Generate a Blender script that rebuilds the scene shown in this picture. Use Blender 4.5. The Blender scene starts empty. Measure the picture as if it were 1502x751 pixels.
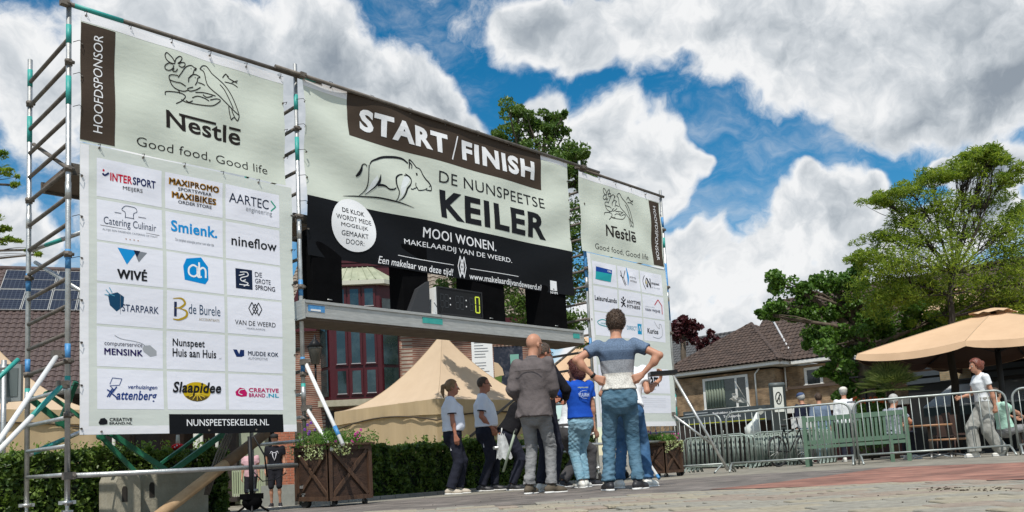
import bpy, bmesh, math, random
import numpy as np
from mathutils import Vector, Matrix

random.seed(7)
rng = np.random.default_rng(7)
S = bpy.context.scene
COL = S.collection

# ------------------------------------------------------------------ camera
F_PX, CX, CY = 1227.3, 751.0, 545.0
CAM_H = 0.45
_yaw, _pit, _rol = [math.radians(a) for a in (45.637, 5.944, -2.977)]
FW = np.array([math.sin(_yaw)*math.cos(_pit), math.cos(_yaw)*math.cos(_pit), math.sin(_pit)])
_r0 = np.array([math.cos(_yaw), -math.sin(_yaw), 0.0])
_u0 = np.cross(_r0, FW)
RT = _r0*math.cos(_rol) + _u0*math.sin(_rol)
UP = -_r0*math.sin(_rol) + _u0*math.cos(_rol)
cam = bpy.data.cameras.new('camera')
cam.sensor_width = 36.0
cam.lens = 36.0*F_PX/1502.0
cam.shift_y = (CY-375.5)/1502.0
cam.clip_end = 2000.0
cam_o = bpy.data.objects.new('camera', cam)
COL.objects.link(cam_o)
cam_o.matrix_world = Matrix(((RT[0], UP[0], -FW[0], 0), (RT[1], UP[1], -FW[1], 0), (RT[2], UP[2], -FW[2], CAM_H), (0, 0, 0, 1)))
S.camera = cam_o

def ray(x, y):
    return FW + RT*(x-CX)/F_PX - UP*(y-CY)/F_PX
def at(x, y, d):                    # world point seen at photo pixel x, y at depth d metres
    return Vector(ray(x, y)*d + [0, 0, CAM_H])
def on_y(x, y, Y):
    d = ray(x, y); return Vector(d*(Y/d[1]) + [0, 0, CAM_H])
def on_x(x, y, X):
    d = ray(x, y); return Vector(d*(X/d[0]) + [0, 0, CAM_H])
def gz(X, Y):                       # height of the gently sloping square
    z = CAM_H - 0.249 - 0.0027*min(max(X, -40), 40) - 0.0217*min(max(Y, -10), 10.5)
    if Y > 10.5:
        z -= 0.045*(min(Y, 21)-10.5)
    return z
def gpt(x, y, d):                   # ground point below the ray
    p = at(x, y, d); return Vector((p.x, p.y, gz(p.x, p.y)))

# ------------------------------------------------------------------ world and sun
SUN = Vector((-0.40, -0.34, 0.85)).normalized()
S.view_settings.view_transform = 'Standard'
S.view_settings.look = 'None'
S.view_settings.exposure = 0.0
S.view_settings.gamma = 1.0
W = bpy.data.worlds.new('World'); S.world = W; W.use_nodes = True
nt = W.node_tree; nt.nodes.clear()
def N(t, **k):
    n = nt.nodes.new(t)
    for a, b in k.items(): setattr(n, a, b)
    return n
def vm(op, a, b=None, out=0):
    n = N('ShaderNodeVectorMath', operation=op)
    for i, v in enumerate((a, b)):
        if v is None: continue
        if isinstance(v, bpy.types.NodeSocket): nt.links.new(v, n.inputs[i])
        else: n.inputs[i].default_value = v
    return n.outputs[out]
def fm(op, a, b=None, c=None, clamp=False):
    n = N('ShaderNodeMath', operation=op); n.use_clamp = clamp
    for i, v in enumerate((a, b, c)):
        if v is None: continue
        if isinstance(v, bpy.types.NodeSocket): nt.links.new(v, n.inputs[i])
        else: n.inputs[i].default_value = v
    return n.outputs[0]
def smooth(v, a, b, lo=0.0, hi=1.0):
    n = N('ShaderNodeMapRange', interpolation_type='SMOOTHSTEP')
    nt.links.new(v, n.inputs['Value'])
    n.inputs['From Min'].default_value = a; n.inputs['From Max'].default_value = b
    n.inputs['To Min'].default_value = lo; n.inputs['To Max'].default_value = hi
    return n.outputs['Result']
def wnoise(vec, scale, detail=6, rough=0.55, col=False):
    n = N('ShaderNodeTexNoise'); nt.links.new(vec, n.inputs['Vector'])
    n.inputs['Scale'].default_value = scale; n.inputs['Detail'].default_value = detail
    n.inputs['Roughness'].default_value = rough
    return n.outputs['Color'] if col else n.outputs['Fac']
tc = N('ShaderNodeTexCoord').outputs['Generated']
sky = N('ShaderNodeTexSky', sky_type='NISHITA', sun_disc=False)
sky.sun_elevation = math.asin(SUN.z)
sky.sun_rotation = math.atan2(SUN.x, SUN.y)
sky.air_density = 1.0; sky.dust_density = 0.3; sky.ozone_density = 3.0
hsv = N('ShaderNodeHueSaturation'); hsv.inputs['Saturation'].default_value = 1.42; hsv.inputs['Hue'].default_value = 0.487; hsv.inputs['Value'].default_value = 1.16
nt.links.new(sky.outputs[0], hsv.inputs['Color'])
# cumulus masses: direction (through a photo pixel), angular radius, all fixed in the world
wcol = wnoise(tc, 3.2, 5, 0.6, True)
warp = vm('SCALE', vm('SUBTRACT', wcol, (0.5, 0.5, 0.5))); warp.node.inputs['Scale'].default_value = 0.20
wv = vm('ADD', tc, warp)
MASS = [(50, 115, .09), (0, 70, .06), (15, 350, .06), (180, 70, .11), (290, 60, .09), (330, 120, .13), (440, 70, .08), (470, 130, .12), (560, 100, .06), (590, 150, .10), (665, 140, .06), (700, 185, .045),
        (160, 10, .05), (800, 30, .05), (860, 50, .045), (950, 20, .075), (1060, 40, .085), (1160, 60, .09), (1260, 80, .10), (1360, 90, .10), (1450, 110, .08), (1250, 150, .045), (1500, 60, .10), (1330, 160, .04),
        (1000, -40, .1), (1200, -20, .12), (1400, 0, .12), (840, 175, .045), (900, 190, .055), (960, 215, .05), (880, 250, .07), (940, 260, .06), (990, 225, .03), (1000, 340, .05), (840, 300, .06), (1010, 400, .06),
        (1100, 380, .08), (1150, 310, .07), (1210, 290, .06), (1170, 250, .035), (1240, 350, .08), (1060, 470, .08), (1290, 310, .04), (1160, 450, .09), (1260, 262, .03),
        (1390, 222, .028), (1440, 232, .04), (1480, 245, .05), (1350, 330, .04), (1450, 320, .06), (1380, 420, .07), (700, 300, .08), (300, 250, .15), (760, 420, .08), (75, 20, .02), (1100, 560, .1), (900, 520, .1), (1300, 520, .1), (40, 480, .06)]
field = None
for px, py, a in MASS:
    c = ray(px, py); c = c/np.linalg.norm(c)
    dn = vm('DISTANCE', wv, tuple(c), out=1)
    b = smooth(dn, a*1.30, a*0.05)
    field = b if field is None else fm('SMOOTH_MAX', field, b, 0.18)
# beyond the picture the same broken cumulus goes on
far = smooth(vm('DISTANCE', tc, tuple(ray(751, 330)/np.linalg.norm(ray(751, 330))), out=1), 0.62, 0.8)
big = smooth(wnoise(wv, 2.1, 3, 0.5), 0.45, 0.62)
field = fm('MAXIMUM', field, fm('MULTIPLY', big, far))
det = wnoise(wv, 7.5, 12, 0.66)
puff = wnoise(tc, 30.0, 8, 0.62)
dens = fm('ADD', field, fm('MULTIPLY', fm('SUBTRACT', det, 0.5), 1.3))
dens = fm('ADD', dens, fm('MULTIPLY', fm('SUBTRACT', puff, 0.5), 0.22))
alpha = smooth(dens, 0.20, 0.55)
wisp = fm('MULTIPLY', smooth(wnoise(vm('MULTIPLY', wv, (1.0, 1.0, 2.6)), 4.5, 9, 0.66), 0.44, 0.80), 0.6)
alpha = fm('MAXIMUM', alpha, wisp)
# sunlit crowns and grey bases: compare the billows with themselves a step towards the sun
stp = vm('ADD', wv, tuple(Vector((-0.30, -0.20, 0.9))*0.022))
emb = fm('SUBTRACT', wnoise(wv, 8.0, 9, 0.60), wnoise(stp, 8.0, 9, 0.60))
thick = smooth(dens, 0.35, 1.15)
soft = wnoise(wv, 3.6, 7, 0.62)
grey = fm('ADD', fm('MULTIPLY', thick, fm('ADD', fm('MULTIPLY', smooth(soft, 0.34, 0.68), 0.80), 0.14)), fm('MULTIPLY', emb, -2.2))
grey = fm('ADD', grey, 0.02, clamp=True)
cr = N('ShaderNodeValToRGB'); nt.links.new(grey, cr.inputs[0])
cr.color_ramp.elements[0].color = (0.98, 0.99, 1.0, 1); cr.color_ramp.elements[1].color = (0.31, 0.36, 0.42, 1)
e = cr.color_ramp.elements.new(0.30); e.color = (0.72, 0.76, 0.80, 1)
e = cr.color_ramp.elements.new(0.62); e.color = (0.50, 0.55, 0.60, 1)
bg1 = N('ShaderNodeBackground'); bg1.inputs['Strength'].default_value = 0.10; nt.links.new(hsv.outputs[0], bg1.inputs['Color'])
bg2 = N('ShaderNodeBackground'); bg2.inputs['Strength'].default_value = 0.92; nt.links.new(cr.outputs[0], bg2.inputs['Color'])
mx = N('ShaderNodeMixShader'); nt.links.new(alpha, mx.inputs[0]); nt.links.new(bg1.outputs[0], mx.inputs[1]); nt.links.new(bg2.outputs[0], mx.inputs[2])
wo = N('ShaderNodeOutputWorld'); nt.links.new(mx.outputs[0], wo.inputs['Surface'])
W.cycles.sampling_method = 'MANUAL'; W.cycles.sample_map_resolution = 512

sl = bpy.data.lights.new('sun', 'SUN'); sl.energy = 4.2; sl.angle = math.radians(0.53); sl.color = (1.0, 0.955, 0.88)
so = bpy.data.objects.new('sun', sl); COL.objects.link(so)
so.rotation_euler = SUN.to_track_quat('Z', 'Y').to_euler(); so.location = (0, 0, 30)

# ------------------------------------------------------------------ materials
MATS = {}
def mat(name, c, rough=0.6, metal=0.0, var=0.0, vscale=6.0, bump=0.0, bscale=40.0, trans=0.0, c2=None, stretch=None, spec=None, detail=5, contrast=(0.3, 0.7)):
    """principled material; c..c2 mixed by noise (object space), bump noise, optional translucency"""
    if name in MATS: return MATS[name]
    m = bpy.data.materials.new(name); m.use_nodes = True; t = m.node_tree; L = t.links.new
    b = t.nodes['Principled BSDF']; out = t.nodes['Material Output']
    b.inputs['Roughness'].default_value = rough; b.inputs['Metallic'].default_value = metal
    if spec is not None: b.inputs['Specular IOR Level'].default_value = spec
    b.inputs['Base Color'].default_value = (*c, 1)
    if var or bump or c2:
        co = t.nodes.new('ShaderNodeTexCoord'); v = co.outputs['Object']
        if stretch:
            mp = t.nodes.new('ShaderNodeMapping'); L(v, mp.inputs[0]); mp.inputs['Scale'].default_value = stretch; v = mp.outputs[0]
    if c2 or var:
        if not c2: c2 = tuple(min(1, x*(1+var)) for x in c); c1 = tuple(x*(1-var) for x in c)
        else: c1 = c
        n = t.nodes.new('ShaderNodeTexNoise'); L(v, n.inputs['Vector']); n.inputs['Scale'].default_value = vscale; n.inputs['Detail'].default_value = detail
        n.inputs['Roughness'].default_value = 0.65
        r = t.nodes.new('ShaderNodeValToRGB'); L(n.outputs['Fac'], r.inputs[0])
        r.color_ramp.elements[0].position = contrast[0]; r.color_ramp.elements[1].position = contrast[1]
        r.color_ramp.elements[0].color = (*c1, 1); r.color_ramp.elements[1].color = (*c2, 1)
        L(r.outputs[0], b.inputs['Base Color'])
        csock = r.outputs[0]
    else: csock = None
    if bump:
        n2 = t.nodes.new('ShaderNodeTexNoise'); L(v, n2.inputs['Vector']); n2.inputs['Scale'].default_value = bscale; n2.inputs['Detail'].default_value = 6
        bp = t.nodes.new('ShaderNodeBump'); bp.inputs['Strength'].default_value = bump; bp.inputs['Distance'].default_value = 0.02
        L(n2.outputs['Fac'], bp.inputs['Height']); L(bp.outputs[0], b.inputs['Normal'])
    if trans:
        tr = t.nodes.new('ShaderNodeBsdfTranslucent'); ms = t.nodes.new('ShaderNodeMixShader'); ms.inputs[0].default_value = trans
        if csock:
            g = t.nodes.new('ShaderNodeMixRGB'); g.blend_type = 'MULTIPLY'; g.inputs[0].default_value = 1; g.inputs[2].default_value = (1.5, 1.6, 0.8, 1); L(csock, g.inputs[1]); L(g.outputs[0], tr.inputs[0])
        else: tr.inputs[0].default_value = (*c, 1)
        L(b.outputs[0], ms.inputs[1]); L(tr.outputs[0], ms.inputs[2]); L(ms.outputs[0], out.inputs[0])
    MATS[name] = m
    return m

def brick_mat(name, c1, c2, mortar, scale=(1, 1, 1), bw=0.21, bh=0.0625, ms=0.010, axis='x', bump=0.5, rough=0.85):
    if name in MATS: return MATS[name]
    m = bpy.data.materials.new(name); m.use_nodes = True; t = m.node_tree; L = t.links.new
    b = t.nodes['Principled BSDF']; b.inputs['Roughness'].default_value = rough
    co = t.nodes.new('ShaderNodeTexCoord'); sp = t.nodes.new('ShaderNodeSeparateXYZ'); L(co.outputs['Object'], sp.inputs[0])
    cb = t.nodes.new('ShaderNodeCombineXYZ')
    if axis == 'x': L(sp.outputs[0], cb.inputs[0]); L(sp.outputs[2], cb.inputs[1])
    elif axis == 'y': L(sp.outputs[1], cb.inputs[0]); L(sp.outputs[2], cb.inputs[1])
    elif axis == 'xy':
        ad = t.nodes.new('ShaderNodeMath'); L(sp.outputs[0], ad.inputs[0]); L(sp.outputs[1], ad.inputs[1]); L(ad.outputs[0], cb.inputs[0]); L(sp.outputs[2], cb.inputs[1])
    else: L(sp.outputs[0], cb.inputs[0]); L(sp.outputs[1], cb.inputs[1])
    br = t.nodes.new('ShaderNodeTexBrick'); L(cb.outputs[0], br.inputs['Vector'])
    br.inputs['Color1'].default_value = (*c1, 1); br.inputs['Color2'].default_value = (*c2, 1); br.inputs['Mortar'].default_value = (*mortar, 1)
    br.inputs['Scale'].default_value = 1.0; br.inputs['Brick Width'].default_value = bw; br.inputs['Row Height'].default_value = bh
    br.inputs['Mortar Size'].default_value = ms; br.inputs['Bias'].default_value = 0.0; br.inputs['Mortar Smooth'].default_value = 0.3
    n = t.nodes.new('ShaderNodeTexNoise'); L(co.outputs['Object'], n.inputs['Vector']); n.inputs['Scale'].default_value = 2.2; n.inputs['Detail'].default_value = 8
    mr = t.nodes.new('ShaderNodeMapRange'); L(n.outputs[0], mr.inputs[0]); mr.inputs[1].default_value = .3; mr.inputs[2].default_value = .7; mr.inputs[3].default_value = .55; mr.inputs[4].default_value = 1.4
    mu = t.nodes.new('ShaderNodeVectorMath'); mu.operation = 'SCALE'; L(br.outputs['Color'], mu.inputs[0]); L(mr.outputs[0], mu.inputs['Scale'])
    L(mu.outputs[0], b.inputs['Base Color'])
    bp = t.nodes.new('ShaderNodeBump'); bp.invert = True; bp.inputs['Strength'].default_value = bump; bp.inputs['Distance'].default_value = 0.01
    L(br.outputs['Fac'], bp.inputs['Height']); L(bp.outputs[0], b.inputs['Normal'])
    MATS[name] = m
    return m

# ------------------------------------------------------------------ mesh building
class MB:
    def __init__(s): s.v = []; s.f = []; s.sm = []
    def add(s, vs, fs, smooth=False):
        n = len(s.v); s.v.extend([tuple(p) for p in vs]); s.f.extend([tuple(i+n for i in q) for q in fs]); s.sm.extend([smooth]*len(fs)); return s
    def box(s, lo, hi):
        x0, y0, z0 = lo; x1, y1, z1 = hi
        return s.add([(x0,y0,z0),(x1,y0,z0),(x1,y1,z0),(x0,y1,z0),(x0,y0,z1),(x1,y0,z1),(x1,y1,z1),(x0,y1,z1)],
                     [(0,3,2,1),(4,5,6,7),(0,1,5,4),(1,2,6,5),(2,3,7,6),(3,0,4,7)])
    def obox(s, c, ax, ay, az):     # oriented box: centre and three half-axis vectors
        c = Vector(c); ax = Vector(ax); ay = Vector(ay); az = Vector(az)
        P = [c+ax*i+ay*j+az*k for k in (-1, 1) for i, j in ((-1,-1),(1,-1),(1,1),(-1,1))]
        return s.add(P, [(0,3,2,1),(4,5,6,7),(0,1,5,4),(1,2,6,5),(2,3,7,6),(3,0,4,7)])
    def bar(s, p, q, w, h, up=(0, 0, 1)):
        p = Vector(p); q = Vector(q); d = q-p; l = d.length; d.normalize(); u = Vector(up)
        if abs(d.dot(u)) > .98: u = Vector((1, 0, 0))
        r = d.cross(u).normalized(); u = r.cross(d)
        return s.obox((p+q)/2, d*l/2, r*w/2, u*h/2)
    def tube(s, pts, r, n=10, cap=True, closed=False):
        pts = [Vector(p) for p in pts]; m = len(pts)
        rs = r if isinstance(r, (list, tuple)) else [r]*m
        vs = []; prev = None
        for i, p in enumerate(pts):
            a = pts[i-1] if (i > 0 or closed) else p; b = pts[(i+1) % m] if (i < m-1 or closed) else p
            d = (b-a).normalized()
            if prev is None:
                ref = Vector((0, 0, 1)) if abs(d.z) < .9 else Vector((1, 0, 0)); u = d.cross(ref).normalized()
            else:
                u = prev - d*prev.dot(d)
                u = u.normalized() if u.length > 1e-6 else d.orthogonal().normalized()
            prev = u; w = d.cross(u)
            for k in range(n):
                t = 2*math.pi*k/n; vs.append(p + u*(math.cos(t)*rs[i]) + w*(math.sin(t)*rs[i]))
        fs = []
        for i in range(m if closed else m-1):
            j = (i+1) % m
            for k in range(n):
                k2 = (k+1) % n; fs.append((i*n+k, i*n+k2, j*n+k2, j*n+k))
        s.add(vs, fs, True)
        if cap and not closed:
            b0 = len(s.v)-len(vs)
            s.f.append(tuple(b0+k for k in reversed(range(n)))); s.sm.append(False)
            s.f.append(tuple(b0+(m-1)*n+k for k in range(n))); s.sm.append(False)
        return s
    def ball(s, c, r, n=10, m=6, rot=None):
        c = Vector(c); rr = r if isinstance(r, (tuple, list)) else (r, r, r); vs = []; fs = []
        for i in range(m+1):
            a = math.pi*i/m
            for k in range(n):
                t = 2*math.pi*k/n; p = Vector((rr[0]*math.sin(a)*math.cos(t), rr[1]*math.sin(a)*math.sin(t), rr[2]*math.cos(a)))
                if rot: p = rot @ p
                vs.append(c+p)
        for i in range(m):
            for k in range(n):
                k2 = (k+1) % n; fs.append((i*n+k, (i+1)*n+k, (i+1)*n+k2, i*n+k2))
        return s.add(vs, fs, True)
    def prism(s, poly, ext):        # polygon (list of 3-D points) pushed along ext
        poly = [Vector(p) for p in poly]; n = len(poly); e = Vector(ext)
        vs = poly+[p+e for p in poly]
        return s.add(vs, [tuple(reversed(range(n))), tuple(range(n, 2*n))]+[(i, (i+1) % n, n+(i+1) % n, n+i) for i in range(n)])
    def grid(s, fn, nu, nv, smooth=True):
        vs = [fn(i/nu, j/nv) for j in range(nv+1) for i in range(nu+1)]
        return s.add(vs, [(j*(nu+1)+i, j*(nu+1)+i+1, (j+1)*(nu+1)+i+1, (j+1)*(nu+1)+i) for j in range(nv) for i in range(nu)], smooth)
    def build(s, name, m, parent=None, local=False, **tags):
        me = bpy.data.meshes.new(name)
        off = Vector((0, 0, 0))
        p = parent
        if not local:
            while p is not None: off += p.location; p = p.parent
        me.from_pydata([tuple(Vector(v)-off) for v in s.v], [], s.f)
        me.polygons.foreach_set('use_smooth', s.sm)
        me.materials.append(m); me.update()
        return link(name, me, parent, **tags)

def link(name, me, parent=None, **tags):
    o = bpy.data.objects.new(name, me); COL.objects.link(o)
    if parent is not None: o.parent = parent
    for k, v in tags.items():
        if v: o['category' if k == 'cat' else k] = v
    return o
def np_mesh(name, verts, quads, m, parent=None, smooth=False, off=None, **tags):
    """fast mesh from numpy arrays (quads or triangles)"""
    me = bpy.data.meshes.new(name); verts = np.asarray(verts, dtype=np.float32); quads = np.asarray(quads, dtype=np.int32)
    o = Vector((0, 0, 0)); p = parent
    if off is None:
        while p is not None: o += p.location; p = p.parent
        verts = verts - np.array(o, dtype=np.float32)
    k = quads.shape[1]
    me.vertices.add(len(verts)); me.vertices.foreach_set('co', verts.ravel())
    me.loops.add(quads.size); me.loops.foreach_set('vertex_index', quads.ravel())
    me.polygons.add(len(quads)); me.polygons.foreach_set('loop_start', np.arange(0, quads.size, k, dtype=np.int32))
    me.polygons.foreach_set('use_smooth', np.full(len(quads), smooth))
    me.materials.append(m); me.update(calc_edges=True)
    return link(name, me, parent, **tags)
def thing(name, label, cat, loc=(0, 0, 0), rotz=0.0, group=None):
    o = bpy.data.objects.new(name, None); COL.objects.link(o)
    o.empty_display_size = 0.2
    o.location = loc; o.rotation_euler = (0, 0, rotz); o['label'] = label; o['category'] = cat
    if group: o['group'] = group
    return o
def dup(root, loc, rotz=0.0, label=None, scale=None):
    def rec(o, parent):
        c = o.copy(); COL.objects.link(c)
        if parent is not None: c.parent = parent; c.matrix_parent_inverse = o.matrix_parent_inverse.copy()
        for ch in KIDS.get(o.name, []): rec(ch, c)
        return c
    KIDS = {}
    for o in COL.objects:
        if o.parent is not None: KIDS.setdefault(o.parent.name, []).append(o)
    r = rec(root, None); r.location = loc; r.rotation_euler = (0, 0, rotz)
    if scale: r.scale = scale
    if label: r['label'] = label
    return r
# ------------------------------------------------------------------ common materials
galv = mat('galvanised_steel', (0.40, 0.41, 0.40), 0.42, 0.75, c2=(0.62, 0.63, 0.62), vscale=9, bump=0.15, bscale=60)
galv_dark = mat('weathered_steel', (0.10, 0.085, 0.07), 0.7, 0.3, c2=(0.20, 0.175, 0.15), vscale=7, bump=0.2, bscale=50)
alu = mat('aluminium', (0.36, 0.36, 0.34), 0.42, 0.5, c2=(0.52, 0.52, 0.50), vscale=5, bump=0.08, bscale=30, stretch=(1, 1, 8))
black_p = mat('black_plastic', (0.007, 0.007, 0.008), 0.5, spec=.3)
black_cloth = mat('black_cloth', (0.0035, 0.0035, 0.004), 0.95, var=.3, spec=.05)
teal = mat('teal_tape', (0.02, 0.30, 0.27), 0.5, c2=(0.05, 0.38, 0.33), vscale=20)
blue_tape = mat('blue_tape', (0.02, 0.16, 0.42), 0.5, c2=(0.10, 0.32, 0.58), vscale=30)
yellow_tape = mat('yellow_tape', (0.75, 0.6, 0.08), 0.5)
rubber = mat('black_rubber', (0.02, 0.02, 0.02), 0.8)
white_plate = mat('white_powder_coat', (0.72, 0.73, 0.72), 0.4, var=.06)
green_paint = mat('green_painted_steel', (0.005, 0.085, 0.04), 0.5, c2=(0.01, 0.15, 0.075), vscale=9)

# ------------------------------------------------------------------ ground
def ground_mat():
    m = bpy.data.materials.new('square_paving'); m.use_nodes = True; t = m.node_tree; L = t.links.new
    b = t.nodes['Principled BSDF']; b.inputs['Roughness'].default_value = 0.9
    co = t.nodes.new('ShaderNodeTexCoord')
    n = t.nodes.new('ShaderNodeTexNoise'); L(co.outputs['Object'], n.inputs['Vector']); n.inputs['Scale'].default_value = 3; n.inputs['Detail'].default_value = 10
    r = t.nodes.new('ShaderNodeValToRGB'); L(n.outputs[0], r.inputs[0])
    r.color_ramp.elements[0].position = .3; r.color_ramp.elements[0].color = (.16, .145, .115, 1); r.color_ramp.elements[1].position = .7; r.color_ramp.elements[1].color = (.32, .295, .24, 1)
    L(r.outputs[0], b.inputs['Base Color'])
    bp = t.nodes.new('ShaderNodeBump'); bp.inputs['Strength'].default_value = .5; bp.inputs['Distance'].default_value = .01
    n2 = t.nodes.new('ShaderNodeTexNoise'); L(co.outputs['Object'], n2.inputs['Vector']); n2.inputs['Scale'].default_value = 60; L(n2.outputs[0], bp.inputs['Height']); L(bp.outputs[0], b.inputs['Normal'])
    return m
g = MB()
xs = [-400, -120, -40] + [x*2 for x in range(-10, 31)] + [100, 250, 600]
ys = [-400, -120, -40, -10] + [y for y in range(-8, 23)] + [26, 32, 45, 80, 200, 600]
g.add([(x, y, gz(x, y)) for y in ys for x in xs], [(j*len(xs)+i, j*len(xs)+i+1, (j+1)*len(xs)+i+1, (j+1)*len(xs)+i) for j in range(len(ys)-1) for i in range(len(xs)-1)])
g.build('ground', ground_mat(), kind='structure')

def sheet(name, poly, m, dz, step=1.0):
    """paving band draped on the square: quad strip between two polylines"""
    s = MB(); a, b = poly; n = 24
    def lerp(P, t):
        t *= len(P)-1; i = min(int(t), len(P)-2); return Vector(P[i]).lerp(Vector(P[i+1]), t-i)
    def fn(u, v):
        p = lerp(a, u).lerp(lerp(b, u), v); return (p.x, p.y, gz(p.x, p.y)+dz)
    s.grid(fn, 40, 12); return s.build(name, m, kind='structure')
def gnd(px, py):                    # where the ray through a pixel meets the sloping square
    d = ray(px, py); lo, hi = 1.0, 200.0
    for _ in range(50):
        m_ = (lo+hi)/2; p = d*m_ + [0, 0, CAM_H]
        if p[2] > gz(p[0], p[1]): lo = m_
        else: hi = m_
    return Vector((p[0], p[1]))
# dark clinker street under the people, red clinker lane on the right, pale strips of slabs
street = brick_mat('street_clinker', (.13, .115, .10), (.20, .17, .15), (.10, .09, .08), bw=.2, bh=.1, ms=.006, axis='z')
redlane = brick_mat('red_clinker', (.24, .10, .07), (.33, .155, .11), (.19, .14, .11), bw=.2, bh=.1, ms=.006, axis='z')
E1 = [gnd(*p) for p in ((430, 762), (575, 750.5), (782, 740), (1025, 721), (1154, 717), (1328, 709.5), (1502, 705))]
E2 = [gnd(*p) for p in ((430, 748), (545, 737), (748, 722), (880, 711), (980, 704), (1084, 697), (1223, 690), (1328, 684), (1502, 679))]
d0 = (E1[0]-E1[1]).normalized()
E1 = [E1[0]+d0*14, E1[0]+d0*5] + E1; E2 = [E2[0]+d0*14, E2[0]+d0*5] + E2
E1.append(E1[-1] + (E1[-1]-E1[-2]).normalized()*3); E2.append(E2[-1] + (E2[-1]-E2[-2]).normalized()*3)
def resample(P, n):
    L_ = [0]
    for a, b in zip(P, P[1:]): L_.append(L_[-1]+(b-a).length)
    out = []
    for i in range(n+1):
        t = L_[-1]*i/n; k = max(j for j in range(len(P)-1) if L_[j] <= t+1e-9); out.append(P[k].lerp(P[k+1], (t-L_[k])/max(1e-9, L_[k+1]-L_[k])))
    return out
sheet('street', (resample(E1, 40), resample(E2, 40)), street, 0.004)
# the red lane: a wedge that widens to the right
R1 = [gnd(*p) for p in ((1040, 719.3), (1154, 716.6), (1328, 709.2), (1502, 704.8))]; R2 = [gnd(*p) for p in ((1042, 718.9), (1120, 711), (1200, 701), (1300, 686.5), (1502, 679.2))]
R1.append(R1[-1] + (R1[-1]-R1[-2]).normalized()*3); R2.append(R2[-1] + (R2[-1]-R2[-2]).normalized()*3)
sheet('red_lane', (resample(R1, 30), resample(R2, 30)), redlane, 0.008)

# pale pavers in front of the street: each stone its own piece where the picture shows it large
stone_m = [mat('paver_%s' % k, c, .9, c2=c2, vscale=14, bump=.6, bscale=90) for k, c, c2 in (('grey', (.22, .205, .17), (.36, .34, .28)), ('buff', (.27, .235, .17), (.40, .36, .27)), ('rose', (.24, .19, .15), (.35, .29, .23)))]
fw_ = Vector((FW[0], FW[1])).normalized(); pd = (E1[5]-E1[2]).normalized(); pn = Vector((-pd.y, pd.x)); pn = pn if pn.dot(fw_) > 0 else -pn
pav = bpy.data.objects.new('front_pavement', None); COL.objects.link(pav); pav['kind'] = 'structure'
SX, SY = .30, .20; stones = []
def inside(q):                      # nearer than the street edge
    for a, b in zip(E1, E1[1:]):
        t_ = (q-a).dot(b-a)/(b-a).length_squared
        if 0 <= t_ <= 1: return (q-a-(b-a)*t_).dot(pn) < -.01
    return False
E1s = E1[2:-1]
for i in range(-8, 24):
    for j in range(-26, 8):
        c = E1[4]+pd*(i*SX+(.15 if j % 2 else 0))+pn*(j*SY)
        if not (inside(c+pn*SY*.55) and inside(c+pn*SY*.5+pd*.12)): continue
        d_ = np.array((c.x, c.y, gz(c.x, c.y)-CAM_H)); z_ = d_@FW
        if z_ < 1.5: continue
        x_ = CX+F_PX*(d_@RT)/z_; y_ = CY-F_PX*(d_@UP)/z_
        if -60 < x_ < 1580 and y_ < 830: stones.append((z_, c))
stones.sort(key=lambda s_: s_[0]); pm_b = []; rs = random.Random(5)
for v in range(3):
    mb = MB(); hx, hy, b_ = SX/2-.003, SY/2-.003, .006
    mb.add([(-hx, -hy, 0), (hx, -hy, 0), (hx, hy, 0), (-hx, hy, 0), (-hx, -hy, .010), (hx, -hy, .010), (hx, hy, .010), (-hx, hy, .010), (-hx+b_, -hy+b_, .015), (hx-b_, -hy+b_, .015), (hx-b_, hy-b_, .015), (-hx+b_, hy-b_, .015)],
           [(0, 1, 5, 4), (1, 2, 6, 5), (2, 3, 7, 6), (3, 0, 4, 7), (4, 5, 9, 8), (5, 6, 10, 9), (6, 7, 11, 10), (7, 4, 8, 11), (8, 9, 10, 11)])
    pm_b.append(mb)
rot_ = math.atan2(pd.y, pd.x); rest = [MB() for _ in range(3)]; made = [None]*3
for k, (z_, c) in enumerate(stones):
    v = rs.randrange(3); Z = gz(c.x, c.y)+rs.uniform(-.001, .004); M_ = Matrix.Translation((c.x, c.y, Z)) @ Matrix.Rotation(rot_, 4, 'Z') @ Matrix.Rotation(rs.uniform(-.012, .012), 4, 'X') @ Matrix.Rotation(rs.uniform(-.010, .010), 4, 'Y')
    if k < 300:
        if made[v] is None: o = pm_b[v].build('paving_stone', stone_m[v], pav, local=True); made[v] = o.data
        else: o = link('paving_stone', made[v], pav)
        o.matrix_local = M_
    else: rest[v].add([M_ @ Vector(q) for q in pm_b[v].v], pm_b[v].f)
for v in range(3):
    if rest[v].v: rest[v].build('paving_stones_far', stone_m[v], pav, kind='stuff')
print('stones', len(stones))
db = MB()
for _ in range(95):
    q = gnd(rs.gauss(1415, 40), rs.gauss(722, 1.6)); r_ = rs.uniform(.003, .009); db.ball((q.x, q.y, gz(q.x, q.y)+.017), (r_*1.3, r_, r_*.6), 5, 3)
for _ in range(60):
    q = gnd(rs.uniform(620, 1500), rs.uniform(728, 750)); r_ = rs.uniform(.002, .006); db.ball((q.x, q.y, gz(q.x, q.y)+.017), (r_*1.3, r_, r_*.6), 5, 3)
db.build('soil_crumbs', mat('soil', (.05, .035, .022), .95), kind='stuff')
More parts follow.
